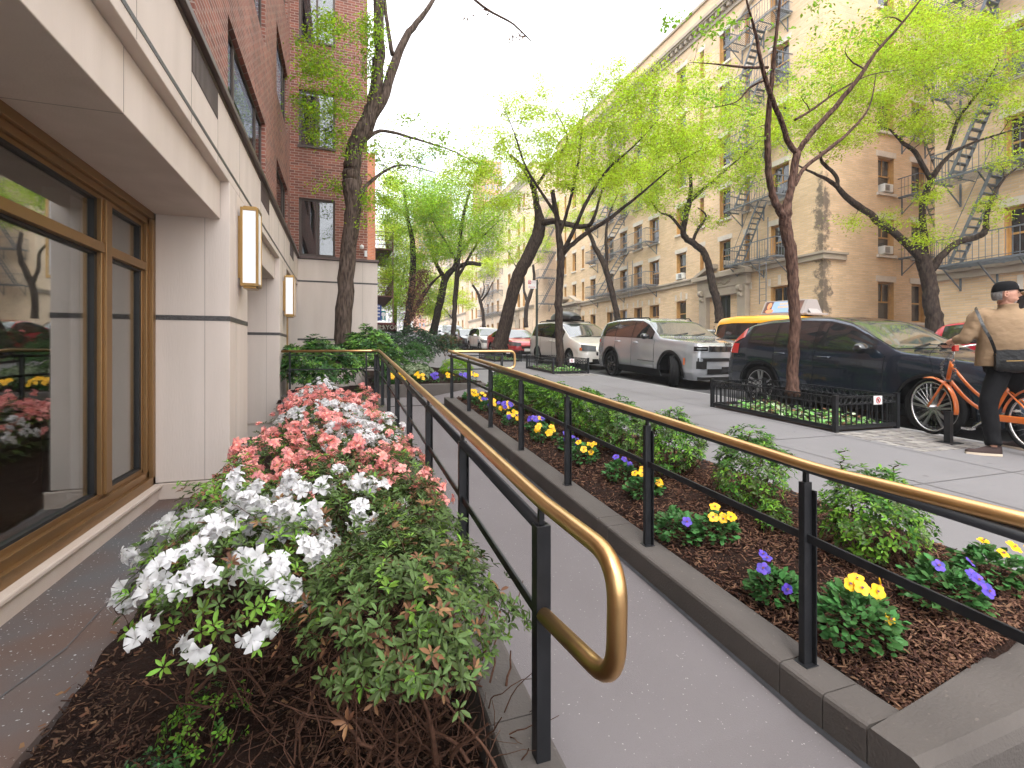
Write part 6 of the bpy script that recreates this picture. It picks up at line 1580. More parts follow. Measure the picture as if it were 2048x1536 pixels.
# hanging twig with brown leaves at the top of the picture
tree('overhanging_branch', 'thin bare branch with brown curled leaves hanging into the sky at the top',
    [[(880, -70, 5.2, 3.6), (948, -2, 5, 3), (985, 25, 5, 2.6), (1022, 45, 5, 2.2), (1048, 68, 5, 1.8), (1062, 82, 5, 1.1)]],
    [(1030, 75, 5, 22, 12, .1, 5), (950, 25, 5, 30, 20, .1, 3)], bark_r, brown_l, 35, leaf=.05, per=2, sp=.03, group=None, cat='branch', twig=.003)

# ---- shrubs
def canopy_pts(rs, n, rx, ry, h, low=.45):
    """points and normals on a lumpy dome"""
    u = rand_unit(rs, n); u[:, 2] = np.abs(u[:, 2]) ** .8 * np.where(rs.uniform(0, 1, n) < .10, -.3, 1)
    lump = 1 + .13 * np.sin(u[:, 0] * 5 + rx * 50) * np.cos(u[:, 1] * 6 + ry * 30) + .08 * np.sin(u[:, 2] * 9 + u[:, 0] * 7)
    r = lump * rs.uniform(.62, 1.06, n) ** .6
    z0 = h * low
    p = np.stack([u[:, 0] * rx * r, u[:, 1] * ry * r, z0 + u[:, 2] * (h - z0) * r], 1)
    nrm = u * np.array([1, 1, 1.2]); nrm /= np.linalg.norm(nrm, axis=1)[:, None]
    return p, nrm
def whorls(name, p, nrm, per, size, mats, wts, R, rs, wd=.4, lift=.5, hi=True, curl=-.15):
    n = len(p); tot = n * per
    k = np.tile(np.arange(per), n); ci = np.repeat(np.arange(n), per)
    nn = nrm[ci]; a = np.cross(nn, rand_unit(rs, n)[ci]); a /= np.linalg.norm(a, axis=1)[:, None]; b = np.cross(nn, a)
    ang = 2 * np.pi * k / per + rs.normal(0, .25, tot)
    lf = lift * rs.uniform(.3, 1.6, tot)
    d = a * np.cos(ang)[:, None] + b * np.sin(ang)[:, None] + nn * lf[:, None]
    sz = size * rs.uniform(.6, 1.25, tot)
    if hi: T, Fc = leafT(wd, .08, curl)
    else: T, Fc = LEAF4.copy(), LEAF4F; T = T * np.array([1, wd, 1])
    Rm = frames(d, nn, rs, .15) * sz[:, None, None]
    V, F2 = scatter(T, Fc, Rm, p[ci] + d * .004)
    mi = rs.choice(len(mats), n, p=wts)[ci]; mi = np.repeat(mi, len(Fc))
    return np_mesh(name, V, F2, mats, R, mi=mi, smooth=hi)
def stems(R, rs, p, n, base_r, h, r0=.011, m_=None, spread=.06, name='stems', nb=5):
    b = MB(); idx = rs.choice(len(p), min(n, len(p)), replace=False)
    bases = [np.array([rs.normal(0, spread), rs.normal(0, spread), -.03]) for _ in range(nb)]
    nodes = [(x, r0) for x in bases]
    order = sorted(idx, key=lambda i: p[i][2])
    for i in order:
        e = p[i]; best = min(nodes, key=lambda q: np.linalg.norm(q[0] - e) + (0 if q[0][2] < e[2] else .5) + .25 * (q[1] < .004))
        s, r_ = best; L = np.linalg.norm(e - s); path = [s]
        side = rs.normal(0, .13 * L, 3); m = 5
        for k in range(1, m + 1):
            t = k / m; path.append(s + (e - s) * np.array([t ** .9, t ** .9, t ** 1.15]) + side * math.sin(math.pi * t) + rs.normal(0, .02 * L, 3) * (t < 1))
        rr = [max(.0014, r_ * .8 * (1 - .72 * k / m)) for k in range(m + 1)]
        b.tube([Vector(q) for q in path], rr, 5, cap=False)
        for k in range(2, m + 1): nodes.append((path[k], rr[k]))
    return b.build(name, m_ or stem_m, R, smooth=True)
def flowers(name, p, nrm, size, m_, R, rs, T=AZ_T, Fc=AZ_F, stam=True, tilt=.5, cm=None):
    n = len(p)
    if n == 0: return
    nn = nrm + rs.normal(0, tilt, (n, 3)); nn /= np.linalg.norm(nn, axis=1)[:, None]
    a = np.cross(nn, rand_unit(rs, n)); a /= np.linalg.norm(a, axis=1)[:, None]; b = np.cross(nn, a)
    sz = size * rs.uniform(.75, 1.15, n); M = np.stack([a, b, nn * rs.uniform(.6, 1.5, (n, 1))], 2) * sz[:, None, None]
    V, F2 = scatter(T, Fc, M, p); V = V + rs.normal(0, size * .035, V.shape)
    o = np_mesh(name, V, F2, m_, R, smooth=True); o['kind'] = 'stuff' if n > 100 else ''
    if not o['kind']: del o['kind']
    if stam:
        V, F2 = scatter(ST_T, ST_F, M * .9, p); q = np_mesh('stamens', V, F2, cm or m_, o); q.matrix_parent_inverse.identity()
    return o
def set_local(R, loc):
    R.location = loc
    return R
def azalea(label, x, y, rx, ry, h, nw, col, nf, seed, size=.036, fsize=.040, fl_low=.3, leafw=(.78, .14, .08), stem_n=40, hi=True, fcen=None, low=.5, r0=.011, fl2=None, twigs=0):
    rs = np.random.RandomState(seed)
    R = thing('azalea_shrub', label, 'shrub', (0, 0, 0), 'azalea shrubs along the ramp')
    p, nrm = canopy_pts(rs, nw, rx, ry, h, low); nrm2 = nrm + np.array([0, 0, .7]); nrm2 /= np.linalg.norm(nrm2, axis=1)[:, None]
    whorls('foliage', p, nrm2, 6 if hi else 5, size, [az_leaf, az_new, az_brown], list(leafw), R, rs, wd=.36, hi=hi)
    stems(R, rs, p, stem_n, rx, h, r0=r0)
    if twigs:
        b = MB()
        for k in range(twigs):
            c = np.array([rs.normal(0, rx * .45), rs.normal(0, ry * .45), rs.uniform(.0, h * .35)]); d = rs.normal(0, 1, 3); d[2] = abs(d[2]) * .7 + .15; d /= np.linalg.norm(d); L = rs.uniform(.14, .42); pts = [c]
            for j in range(6):
                d = d + rs.normal(0, .22, 3); d[2] += .06; d /= np.linalg.norm(d); pts.append(pts[-1] + d * L / 6)
            r_ = rs.choice([.0018, .0028, .0045, .007], p=[.4, .35, .18, .07]); b.tube([Vector(q) for q in pts], [r_ * (1 - .1 * j) for j in range(7)], 5, cap=False)
        b.build('bare_twigs', stem_m, R, smooth=True)['kind'] = 'stuff'
    for c_, nf_, fc_ in [(col, nf, fcen)] + ([fl2] if fl2 else []):
        if not nf_: continue
        q, nq = canopy_pts(rs, nf_ * 6, rx * 1.03, ry * 1.03, h * 1.04, low)
        w_ = nq[:, 2] > fl_low
        if fc_ is not None: w_ &= (((q[:, 0] - fc_[0]) / fc_[2]) ** 2 + ((q[:, 1] - fc_[1]) / fc_[3]) ** 2) < 1
        # flowers sit in clusters
        q, nq = q[w_], nq[w_]
        if len(q) == 0: continue
        seeds = q[rs.choice(len(q), max(3, nf_ // 3))]
        dd = np.min(np.linalg.norm(q[:, None] - seeds[None], axis=2), axis=1); o_ = np.argsort(dd + rs.uniform(0, .03, len(dd)))[:nf_]
        flowers('flowers', q[o_] + nq[o_] * .012, nq[o_], fsize, c_, R, rs, stam=hi)
    return set_local(R, (x, y, z_left(x, y)))
AZW, AZP = fl_w, fl_p
# nearest plants
azalea('white flowering azalea nearest the shop window with large open blooms over bare twisted stems', -.38, 2.16, .35, .46, .92, 430, AZW, 200, 101, size=.034, fsize=.038, fl_low=-.3, leafw=(.55, .38, .07), stem_n=95, fcen=(-.08, .0, .50, .60), low=.66, r0=.016, twigs=110)
azalea('flowerless dark green azalea leaning against the front post of the left railing', .22, 1.80, .37, .44, .86, 900, AZP, 0, 102, size=.034, leafw=(.84, .06, .10), stem_n=170, low=.66, r0=.02, twigs=260)
azalea('white flowering azalea behind the nearest white one, beside the coral blooms', -.10, 2.56, .40, .36, .93, 480, AZW, 150, 103, size=.034, fsize=.037, fl_low=-.1, leafw=(.7, .2, .1), stem_n=60, low=.62, fcen=(.0, -.10, .42, .36))
azalea('azalea with sparse coral blooms pressed against the second railing post', .33, 2.62, .27, .42, .90, 560, AZP, 24, 104, fsize=.036, leafw=(.8, .06, .14), stem_n=36, twigs=60, low=.55, fcen=(.1, .25, .3, .3))
azalea('coral azalea with fresh light green shoots by the limestone pier', -.62, 3.45, .34, .48, .80, 620, AZP, 40, 105, fsize=.036, leafw=(.35, .58, .07), stem_n=30, fcen=(.12, .2, .35, .5))
azalea('coral azalea in full bloom in the middle of the row', -.02, 3.40, .44, .46, .92, 620, AZP, 120, 106, fsize=.036, leafw=(.75, .13, .12), stem_n=30)
azalea('coral azalea leaning through the railing above the ramp kerb', .40, 3.75, .26, .60, .90, 520, AZP, 95, 107, fsize=.036, leafw=(.75, .13, .12), stem_n=24)
azalea('coral azalea against the wall beyond the light green shoots', -.55, 4.55, .38, .55, .86, 420, AZP, 170, 108, fsize=.038, stem_n=18, hi=False)
azalea('azalea half coral and half white at the middle of the bed', .05, 4.55, .46, .52, .92, 420, AZW, 110, 109, fsize=.040, stem_n=18, hi=False, fcen=(.1, .1, .36, .4), fl2=(fl_p, 90, None))
azalea('white azalea crowding the railing halfway along the ramp', .36, 5.3, .28, .55, .92, 300, AZW, 120, 110, fsize=.040, stem_n=12, hi=False, fl2=(fl_p, 30, None))
azalea('coral azalea in front of the broad white band', -.25, 5.6, .60, .45, .90, 360, AZP, 230, 111, fsize=.038, stem_n=12, hi=False)
azalea('broad white azalea forming the band across the bed', -.15, 6.5, .72, .50, .92, 320, AZW, 260, 112, fsize=.040, stem_n=10, hi=False)
azalea('coral azalea behind the broad white band', -.15, 7.5, .75, .60, .92, 320, AZP, 300, 113, fsize=.040, stem_n=10, hi=False)
azalea('coral azalea at the railing near the top of the bed', .30, 8.6, .35, .60, .95, 200, AZP, 120, 114, fsize=.040, stem_n=8, hi=False)
azalea('farthest coral azalea at the head of the bed, by the pier', -.45, 8.6, .50, .60, .97, 220, AZP, 130, 115, fsize=.040, stem_n=8, hi=False, fl2=(fl_w, 40, None))
azalea('small white azalea behind the coral ones at the dark kerb', -.35, 9.5, .40, .35, 1.04, 160, AZW, 110, 116, fsize=.040, stem_n=8, hi=False)
# low green seedlings in the mulch
for i, (x, y, s_) in enumerate(((-.62, 1.95, .12), (-.50, 2.2, .15), (-.15, 1.55, .07), (.1, 1.45, .06), (-.3, 1.62, .05))):
    rs = np.random.RandomState(200 + i); R = thing('seedling', ('blue green seedling at the edge of the paving', 'bright green low sprout under the nearest white azalea', 'single green sprout in the mulch in front', 'tiny sprout in the mulch near the railing foot', 'tiny sprout between fallen leaves')[i], 'seedling', (0, 0, 0), 'small plants in the mulch')
    p, nrm = canopy_pts(rs, int(90 * s_ / .12), s_, s_, s_ * 1.3, .2); whorls('foliage', p, nrm, 4, .022, [box_leaf if i else hedge_leaf, box_new if i else lau_leaf], [.4, .6], R, rs, wd=.5); R.location = (x, y, z_left(x, y) + .01)

def shrub(name, label, x, y, z, rx, ry, h, nw, size, mats, wts, seed, per=5, wd=.42, low=.35, hi=True, group=None, stem_n=16, lift=.5, cat='shrub', tips=0):
    rs = np.random.RandomState(seed); R = thing(name, label, cat, (0, 0, 0), group)
    p, nrm = canopy_pts(rs, nw, rx, ry, h, low); n2 = nrm + np.array([0, 0, .6]); n2 /= np.linalg.norm(n2, axis=1)[:, None]
    if tips:   # upright shoots standing out of the crown
        t0 = p[rs.choice(len(p), tips)]; ex = []
        for q in t0:
            for k in range(7): ex.append(q + np.array([rs.normal(0, .003) * k, rs.normal(0, .003) * k, .019 * k]))
        tb2 = MB()
        for k in range(tips): g_ = ex[k * 7:k * 7 + 7]; tb2.tube([Vector((g_[0][0] * .5, g_[0][1] * .5, g_[0][2] * .4)), Vector(g_[0] * .85)] + [Vector(q) for q in g_], [.005, .004] + [.003] * 7, 4, cap=False)
        tb2.build('shoots', stem_m, R, smooth=True)
        ex = np.array(ex); p = np.concatenate([p, ex]); n2 = np.concatenate([n2, np.tile([0., 0, 1], (len(ex), 1))])
    whorls('foliage', p, n2, per, size, mats, wts, R, rs, wd=wd, hi=hi, lift=lift)
    stems(R, rs, p, stem_n, rx, h, r0=.012)
    R.location = (x, y, z); return R
G_ = 'green shrubs between the ramp and the pavement'
for i, (x, y, r, h, lab, tp) in enumerate(((2.78, 1.92, .30, .44, 'rounded green shrub nearest the camera in the mulch bed', 3), (2.78, 2.78, .30, .50, 'bushy green shrub with upright new shoots, second in the mulch bed', 8), (2.62, 2.42, .10, .17, 'small green shrub between the two nearest larger ones', 0),
        (2.72, 3.62, .33, .50, 'green shrub with tall thin shoots above the brass rail line, third in the bed', 12), (2.72, 4.42, .34, .48, 'dense glossy green shrub, fourth in the mulch bed', 3), (2.75, 5.15, .34, .48, 'green shrub with one coral bloom, fifth in the mulch bed', 2),
        (2.72, 5.95, .34, .46, 'light green shrub, sixth in the mulch bed', 3), (2.72, 6.8, .36, .46, 'light green shrub, seventh in the mulch bed', 3), (2.68, 7.7, .36, .44, 'light green shrub, eighth in the mulch bed', 3), (2.75, 8.5, .30, .42, 'farthest green shrub in the bed by the brass rail loop', 3))):
    shrub('green_shrub', lab, x, y, z_right(x, y) - .01, r * .86, r * .86, h * 1.1, int(800 * (r / .33) ** 2), .034 if y < 5 else .042, [box_leaf, box_new, az_leaf], [.42, .38 if i != 4 else .2, .20 if i != 4 else .38], 300 + i, per=5, wd=.42, low=.30, hi=y < 5, group=G_, tips=tp)
R = bpy.data.objects['green_shrub.005']; rs = np.random.RandomState(9); flowers('coral_bloom', np.array([[-.22, -.20, .30]]), np.array([[-.5, -.7, .4]]), .04, fl_p, R, rs)

# ---- pansies
pan_T, pan_F = leafT(.72, .05, -.12)
def pansy(label, x, y, z, r, nl, fl, seed, grp='pansies in the mulch beds', hi=True, fs=.027):
    rs = np.random.RandomState(seed); R = thing('pansy_plant', label, 'flower', (0, 0, 0), grp)
    p, nrm = canopy_pts(rs, nl, r * .92, r * .92, r * 1.15, .25); d = nrm + rs.normal(0, .35, nrm.shape); d[:, 2] = d[:, 2] * .5 + .1
    Rm = frames(d, nrm + np.array([0, 0, .8]), rs, .25) * (rs.uniform(.028, .048, nl))[:, None, None]
    T, Fc = (pan_T, pan_F) if hi else (LEAF4 * np.array([1, .75, 1]), LEAF4F)
    V, F2 = scatter(T, Fc, Rm, p * .93); np_mesh('foliage', V, F2, pan_leaf, R, smooth=hi)
    for m_, n_, nm in fl:
        if not n_: continue
        q, nq = canopy_pts(rs, n_ * 5, r * 1.0, r * 1.0, r * 1.5, .3); i_ = np.argsort(-(nq[:, 2] - nq[:, 1] * .5 + rs.uniform(0, .5, len(nq))))[:n_]; q = q[i_]; nq = nq[i_] + np.array([-.35, -.9, .25])
        for k in range(n_):
            o = flowers(nm, q[k:k + 1], nq[k:k + 1], fs, m_, R, rs, PN_T, PN_F, stam=False, tilt=.3)
            if hi:
                c = q[k] + nq[k] / np.linalg.norm(nq[k]) * .004; v = nq[k] / np.linalg.norm(nq[k]); a = np.cross(v, [0, 0, 1.]); a /= np.linalg.norm(a); b_ = np.cross(a, v)
                MB().add([tuple(c + (a * math.cos(t) + b_ * math.sin(t) * .8) * fs * .22 + v * .006) for t in np.linspace(0, 2 * math.pi, 9)[:-1]], [tuple(range(8))]).build('centre', fl_c, o).matrix_parent_inverse.identity()
    R.location = (x, y, z); return R
YL, VI = fl_y, fl_v
PN = [(2.20, 1.60, .165, 'large pansy plant with yellow blooms at the near corner of the bed', ((YL, 7, 'yellow_flower'),)), (2.15, 1.98, .12, 'pansy plant with violet blooms between the first two yellow ones', ((VI, 5, 'violet_flower'),)),
      (2.66, 1.50, .145, 'violet pansy plant behind the low rail near the bed end', ((VI, 5, 'violet_flower'),)), (3.02, 1.50, .14, 'yellow pansy at the pavement edge in the near corner', ((YL, 4, 'yellow_flower'),)),
      (2.30, 2.58, .12, 'leafy pansy with upright yellow blooms, third along the kerb', ((YL, 6, 'yellow_flower'),)), (2.13, 2.74, .14, 'leafy pansy plant with hardly any blooms, by the kerb', ((VI, 1, 'violet_flower'),)),
      (2.30, 3.38, .13, 'yellow pansy beside the third railing post', ((YL, 6, 'yellow_flower'),)), (2.33, 3.80, .12, 'pansy with one big violet bloom', ((VI, 3, 'violet_flower'),)), (2.30, 4.40, .13, 'bright yellow pansy in the middle of the kerbside row', ((YL, 7, 'yellow_flower'),)),
      (2.33, 4.85, .11, 'violet pansy beyond the bright yellow middle one', ((VI, 6, 'violet_flower'),)), (2.25, 5.35, .13, 'yellow pansy beside the fourth railing post', ((YL, 8, 'yellow_flower'),)), (2.34, 5.8, .12, 'violet and yellow pansy clump past the fourth post', ((VI, 7, 'violet_flower'), (YL, 2, 'yellow_flower'))),
      (2.20, 6.35, .12, 'tall yellow pansy with two violet blooms', ((YL, 6, 'yellow_flower'), (VI, 2, 'violet_flower'))), (2.3, 6.9, .13, 'mixed violet and yellow pansy near the far end', ((YL, 7, 'yellow_flower'), (VI, 6, 'violet_flower'))), (2.18, 7.5, .12, 'yellow and violet pansy third from the far end', ((YL, 6, 'yellow_flower'), (VI, 4, 'violet_flower'))),
      (2.2, 8.05, .12, 'yellow pansy second from the far end', ((YL, 7, 'yellow_flower'),)), (2.18, 8.6, .12, 'last yellow pansy by the far railing post', ((YL, 7, 'yellow_flower'),))]
for i, (x, y, r, lab, fl) in enumerate(PN): pansy(lab, x, y, z_right(x, y) - .005, r * 1.18, int(360 * (r / .13) ** 2), fl, 400 + i, hi=y < 4.6, fs=.032 if y < 4.6 else .037)
for i, (x, y, fl, lab) in enumerate(((.95, 10.98, YL, 'leftmost yellow pansy behind the landing kerb'), (1.22, 11.05, YL, 'second yellow pansy behind the landing kerb'), (1.62, 10.98, YL, 'third yellow pansy behind the landing kerb'), (1.95, 11.0, VI, 'violet pansy behind the landing kerb, left of the post'), (2.3, 10.98, YL, 'yellow pansy behind the landing kerb, right of the post'), (2.62, 11.0, VI, 'rightmost violet pansy behind the landing kerb'), (2.85, 11.1, YL, 'rightmost yellow pansy behind the landing kerb'))):
    pansy(lab, x, y, zs(y) + .02, .15, 110, ((fl, 9, 'yellow_flower' if fl is YL else 'violet_flower'),), 450 + i, hi=False, fs=.042)

# ---- far bed
zf = zs(11)
FB = 'shrubs in the far bed'
def wpt(px, py, D): p = P(px, py, D); return p.x, p.y
shrub('laurel_shrub', 'large glossy laurel behind the level railing, left of the tree trunk', -.45, 11.2, .55, .85, .55, 1.18, 1250, .10, [lau_leaf, lau_new], [.72, .28], 501, per=6, wd=.34, low=.42, group=FB)
shrub('laurel_shrub', 'bright topped laurel right of the big tree trunk at the limestone corner', .62, 11.9, .62, .62, .55, 1.42, 900, .10, [lau_leaf, lau_new], [.5, .5], 502, per=6, wd=.34, low=.55, group=FB)
shrub('dark_hedge', 'dark small leaved evergreen hedge behind the box balls', 2.05, 14.9, zs(14), 1.05, .5, 1.30, 1500, .065, [hedge_leaf, lau_leaf], [.75, .25], 503, per=5, wd=.5, low=.5, hi=False, group=FB, cat='hedge')
shrub('ragged_shrub', 'thin twiggy grey green shrub with bare stems at the right end of the far bed', 2.72, 13.2, zs(13), .33, .33, 1.12, 520, .045, [hedge_leaf, az_brown, lau_leaf], [.6, .2, .2], 504, per=4, wd=.4, low=.72, hi=False, group=FB, stem_n=60)
shrub('box_ball', 'round dark green box ball in the middle of the far bed', 1.75, 12.6, zs(12.6), .46, .46, .86, 1300, .035, [box_leaf, lau_leaf], [.5, .5], 505, per=5, wd=.5, low=.5, hi=False, group=FB)
shrub('box_ball', 'smaller green box ball at the left of the far bed', 1.15, 12.0, zs(12), .40, .40, .60, 900, .035, [box_leaf, box_new], [.75, .25], 506, per=5, wd=.5, low=.45, hi=False, group=FB)
shrub('box_ball', 'low yellow green ball by the corner of the brass rail', 2.62, 11.7, zs(11.7), .40, .34, .52, 900, .035, [box_new, lf_y], [.7, .3], 507, per=5, wd=.5, low=.4, hi=False, group=FB)
shrub('variegated_shrub', 'pale variegated low shrub in front of the box balls', 1.62, 11.45, zs(11.4), .42, .3, .42, 620, .045, [ivy_p, box_leaf], [.6, .4], 508, per=5, wd=.4, low=.4, hi=False, group=FB)
shrub('green_shrub', 'mid green shrub at the foot of the bright laurel behind the left rail corner', .98, 11.3, .62, .3, .3, .5, 420, .05, [lau_leaf, box_leaf], [.6, .4], 509, per=5, wd=.4, low=.4, hi=False, group=FB)
# ---- ground cover in the tree pits
def cover(label, x0, x1, y0, y1, n, seed, size=.06, dens=.18):
    rs = np.random.RandomState(seed); xy = np.stack([rs.uniform(x0, x1, n), rs.uniform(y0, y1, n)], 1)
    z = np.array([zs(a) for a in xy[:, 1]]) + rs.uniform(.02, dens, n) * (.6 + .4 * np.sin(xy[:, 0] * 7) * np.cos(xy[:, 1] * 5)); p = np.stack([xy[:, 0], xy[:, 1], z], 1)
    d = rand_unit(rs, n); d[:, 2] = d[:, 2] * .4 + .1; Rm = frames(d, np.tile([0., -.2, 1], (n, 1)), rs, .4) * (size * rs.uniform(.5, 1.5, n))[:, None, None]
    T, Fc = leafT(.62, .06, -.15); V, F2 = scatter(T, Fc, Rm, p); mi = np.repeat(rs.choice(3, n, p=[.62, .18, .20]), len(Fc))
    o = np_mesh('ground_cover', V, F2, [ivy_m, ivy_p, leaf_litter], None, mi=mi); tag(o, label, 'ground cover', kind='stuff')
cover('green and pale leafy ground cover around the nearest street tree', 5.85, 6.8, 4.5, 6.45, 900, 601)
cover('leafy ground cover in the pit beside the white minivan', 5.85, 6.8, 13.0, 15.0, 900, 602, .07)
cover('leafy ground cover in the pit of the leaning tree', 5.85, 6.8, 18.8, 20.9, 800, 603, .08)
cover('ground cover in the farthest pit', 5.85, 6.8, 28.5, 30.3, 500, 604, .09)
# ================================================================= bicycle
orange = paint('orange_paint', (0.75, 0.16, 0.012), .0, .3)
silverm = mat('bare_metal', (0.55, 0.55, 0.55), .25, 1.0)
BD = rad(9.0)                        # heading of the frame measured from +Y
bf = Vector((math.sin(BD), math.cos(BD), 0)); bs = Vector((math.cos(BD), -math.sin(BD), 0)); bz_ = Vector((0, 0, 1))
R0 = Vector((6.56, 2.86, zs(3.3) + .0))          # under the rear hub
def q(u, v, z): return R0 + bf * u + bs * v + bz_ * (z + .0444 * u)
bk = thing('bicycle', 'orange step through bicycle with curved handlebars, held upright by the man at the kerb', 'bicycle', q(.5, 0, 0))
WR = .335
def wheel(c, d, name):
    w_ = thing(name, None, None); adopt(w_, bk); ALL.append(w_)
    n_ = d.cross(bz_).normalized()
    ring = lambda r, k, off=0: c + (d * math.cos(k) + bz_ * math.sin(k)) * r + n_ * off
    A_ = np.linspace(0, 2 * math.pi, 49)[:-1]
    MB().tube([ring(WR - .018, a) for a in A_], .0195, 8, closed=True).build('tyre', rubber, w_, smooth=True)
    MB().tube([ring(WR - .042, a) for a in A_], .0125, 6, closed=True).build('rim', silverm, w_, smooth=True)
    b = MB()
    for k in range(28):
        a = 2 * math.pi * k / 28; b.tube([ring(.02, a + (.9 if k % 2 else -.9), .028 if k % 4 < 2 else -.028), ring(WR - .045, a)], .0016, 3, cap=False)
    b.tube([c - n_ * .05, c + n_ * .05], .02, 10); sp_ = b.build('spokes', silverm, w_); sp_['kind'] = 'stuff'
    return n_
fd = Vector((math.sin(rad(20)), math.cos(rad(20)), 0))
rc = q(0, 0, WR + .005); fc = q(1.10, .0, WR + .005)
wheel(rc, bf, 'rear_wheel'); nf = wheel(fc, fd, 'front_wheel')
bb = q(.47, 0, .29); ht = q(.86, 0, .90); hb = q(.91, 0, .68); sb_ = q(.27, 0, .80)
b = MB(); b.tube([ht + bz_ * .02, hb - bz_ * .02], .021, 10)
b.tube(bend([hb + bz_ * .03, q(.70, 0, .46), bb + bz_ * .05], .15), .019, 10); b.tube(bend([ht - bz_ * .06, q(.66, 0, .60), q(.42, 0, .42)], .12), .017, 10)
b.tube([bb, q(.27, 0, .72)], .019, 10)
for s_ in (-1, 1): b.tube([bb + bs * .03 * s_, rc + bs * .055 * s_], .010, 8); b.tube([q(.30, .02 * s_, .62), rc + bs * .055 * s_], .009, 8)
b.build('frame', orange, bk, smooth=True)
b = MB()
for s_ in (-1, 1): b.tube(bend([hb + nf * .0, hb + nf * .05 * s_ - bz_ * .04, fc + nf * .055 * s_ - fd * .02], .08), [.013] * 9, 8)
b.build('fork', orange, bk, smooth=True)
def mud(c, d, a0, a1, nm):
    n_ = d.cross(bz_).normalized(); b = MB(); rows = []
    for a in np.linspace(a0, a1, 22): rows.append([c + (d * math.cos(a) + bz_ * math.sin(a)) * (WR + .022 - .014 * (t * 2) ** 2 * 1.0) + n_ * t * .058 for t in (-.5, -.35, 0, .35, .5)])
    b.grid(rows); o = b.build(nm, orange, bk, smooth=True); m_ = o.modifiers.new('solid', 'SOLIDIFY'); m_.thickness = .003
mud(fc, fd, rad(75), rad(190), 'front_mudguard'); mud(rc, bf, rad(10), rad(200), 'rear_mudguard')
b = MB(); b.tube([ht, ht - bf * .02 + bz_ * .15], .013, 8)
hx = ht - bf * .02 + bz_ * .15
hbar = []
for s_ in (-1, 1):
    b.tube(bend([hx, hx + bs * .16 * s_ + fd * .03 + bz_ * .02, hx + bs * .29 * s_ - bf * .05 + bz_ * .045, hx + bs * .33 * s_ - bf * .22 + bz_ * .045], .09), .0115, 8)
b.build('handlebar', silverm, bk, smooth=True)
for s_ in (-1, 1): MB().tube([hx + bs * .325 * s_ - bf * .12 + bz_ * .045, hx + bs * .33 * s_ - bf * .24 + bz_ * .045], .016, 8).build('grip', blackpl, bk, smooth=True)
MB().obox(hx - bf * .03 + bz_ * .0 - bs * .02, bf * .02, bs * .03, bz_ * .035).build('red_reflector', lampred, bk, bevel=.005)
MB().tube([q(.24, 0, .72), q(.205, 0, .86)], .013, 8).build('seat_post', silverm, bk, smooth=True)
b = MB(); rows = []
for t in np.linspace(0, 1, 9): w_ = .10 - .075 * t ** .7; rows.append([q(.08 + .27 * t, w_ * x, .90 + .02 * (1 - t) ** 2 - .03 * abs(x) ** 2 * (1 if t < .5 else .6)) for x in np.linspace(-1, 1, 7)])
b.grid(rows); o = b.build('saddle', blackpl, bk, smooth=True); m_ = o.modifiers.new('solid', 'SOLIDIFY'); m_.thickness = .04
b = MB(); b.obox(q(.22, -.05, .335), bf * .27, bs * .012, bz_ * .035); b.build('chain_guard', orange, bk, bevel=.01)
b = MB(); b.tube([bb - bs * .07, bb + bs * .07], .02, 10); b.tube([bb - bs * .07, bb - bs * .08 + bf * .12 - bz_ * .11], .009, 6); b.tube([bb + bs * .07, bb + bs * .08 - bf * .12 + bz_ * .11], .009, 6)
b.obox(bb - bs * .13 + bf * .12 - bz_ * .11, bf * .045, bs * .04, bz_ * .012); b.obox(bb + bs * .13 - bf * .12 + bz_ * .11, bf * .045, bs * .04, bz_ * .012); b.build('pedals', silverm, bk)
# chain lock round the stem, wire
b = MB()
for k in range(26):
    a = 2 * math.pi * k / 26; c = ht + bz_ * (-.10 + .13 * math.sin(a)) - bs * (.055 + .0 * k) + bf * (.075 * math.cos(a)); d_ = Vector((math.cos(a * 7), math.sin(a * 5), .4)).normalized()
    b.tube([c - d_ * .016, c + d_ * .016], .010, 5)
b.build('chain_lock', mat('chain_sleeve', (.12, .12, .125), .4, .5), bk, smooth=True)
b = MB(); b.tube(bend([hx + bs * -.2 + bz_ * .03, hx + bf * .16 - bs * .16 - bz_ * .05, hb + bf * .10 - bs * .06, hb], .2, 8), .003, 4); b.build('brake_cable', blackpl, bk)

# ================================================================= the man
skin_m = mat('skin', (0.48, 0.25, 0.17), .5, var=(0.40, 0.19, 0.13), scale=25)
jac = mat('tan_jacket_cloth', (0.27, 0.185, 0.115), .85, var=(0.22, 0.15, 0.09), scale=4, amt=.8, bump=.35, bscale=14, stretch=(1, 1, 1.6))
trs = mat('black_trousers', (0.006, 0.006, 0.007), .9, bump=.4, bscale=20)
capm = mat('black_cap', (0.006, 0.006, 0.007), .8); hairm = mat('grey_hair', (0.13, 0.12, 0.115), .8, var=(.25, .24, .23), scale=60, amt=.4)
shoe_m = mat('dark_brown_shoe', (0.045, 0.030, 0.028), .7); sole_m = mat('cream_sole', (0.50, 0.42, 0.33), .7); leather = mat('black_leather', (0.007, 0.007, 0.0075), .38, spec=.35, bump=.4, bscale=30)
man = thing('person', 'man in tan jacket, black trousers and black cap astride the orange bicycle, looking back', 'person', (6.42, 3.12, zs(3.12)))
YT = rad(48)
tf = Vector((math.sin(YT), math.cos(YT), 0)); tl = Vector((-math.cos(YT), math.sin(YT), 0)); up = Vector((0, 0, 1))
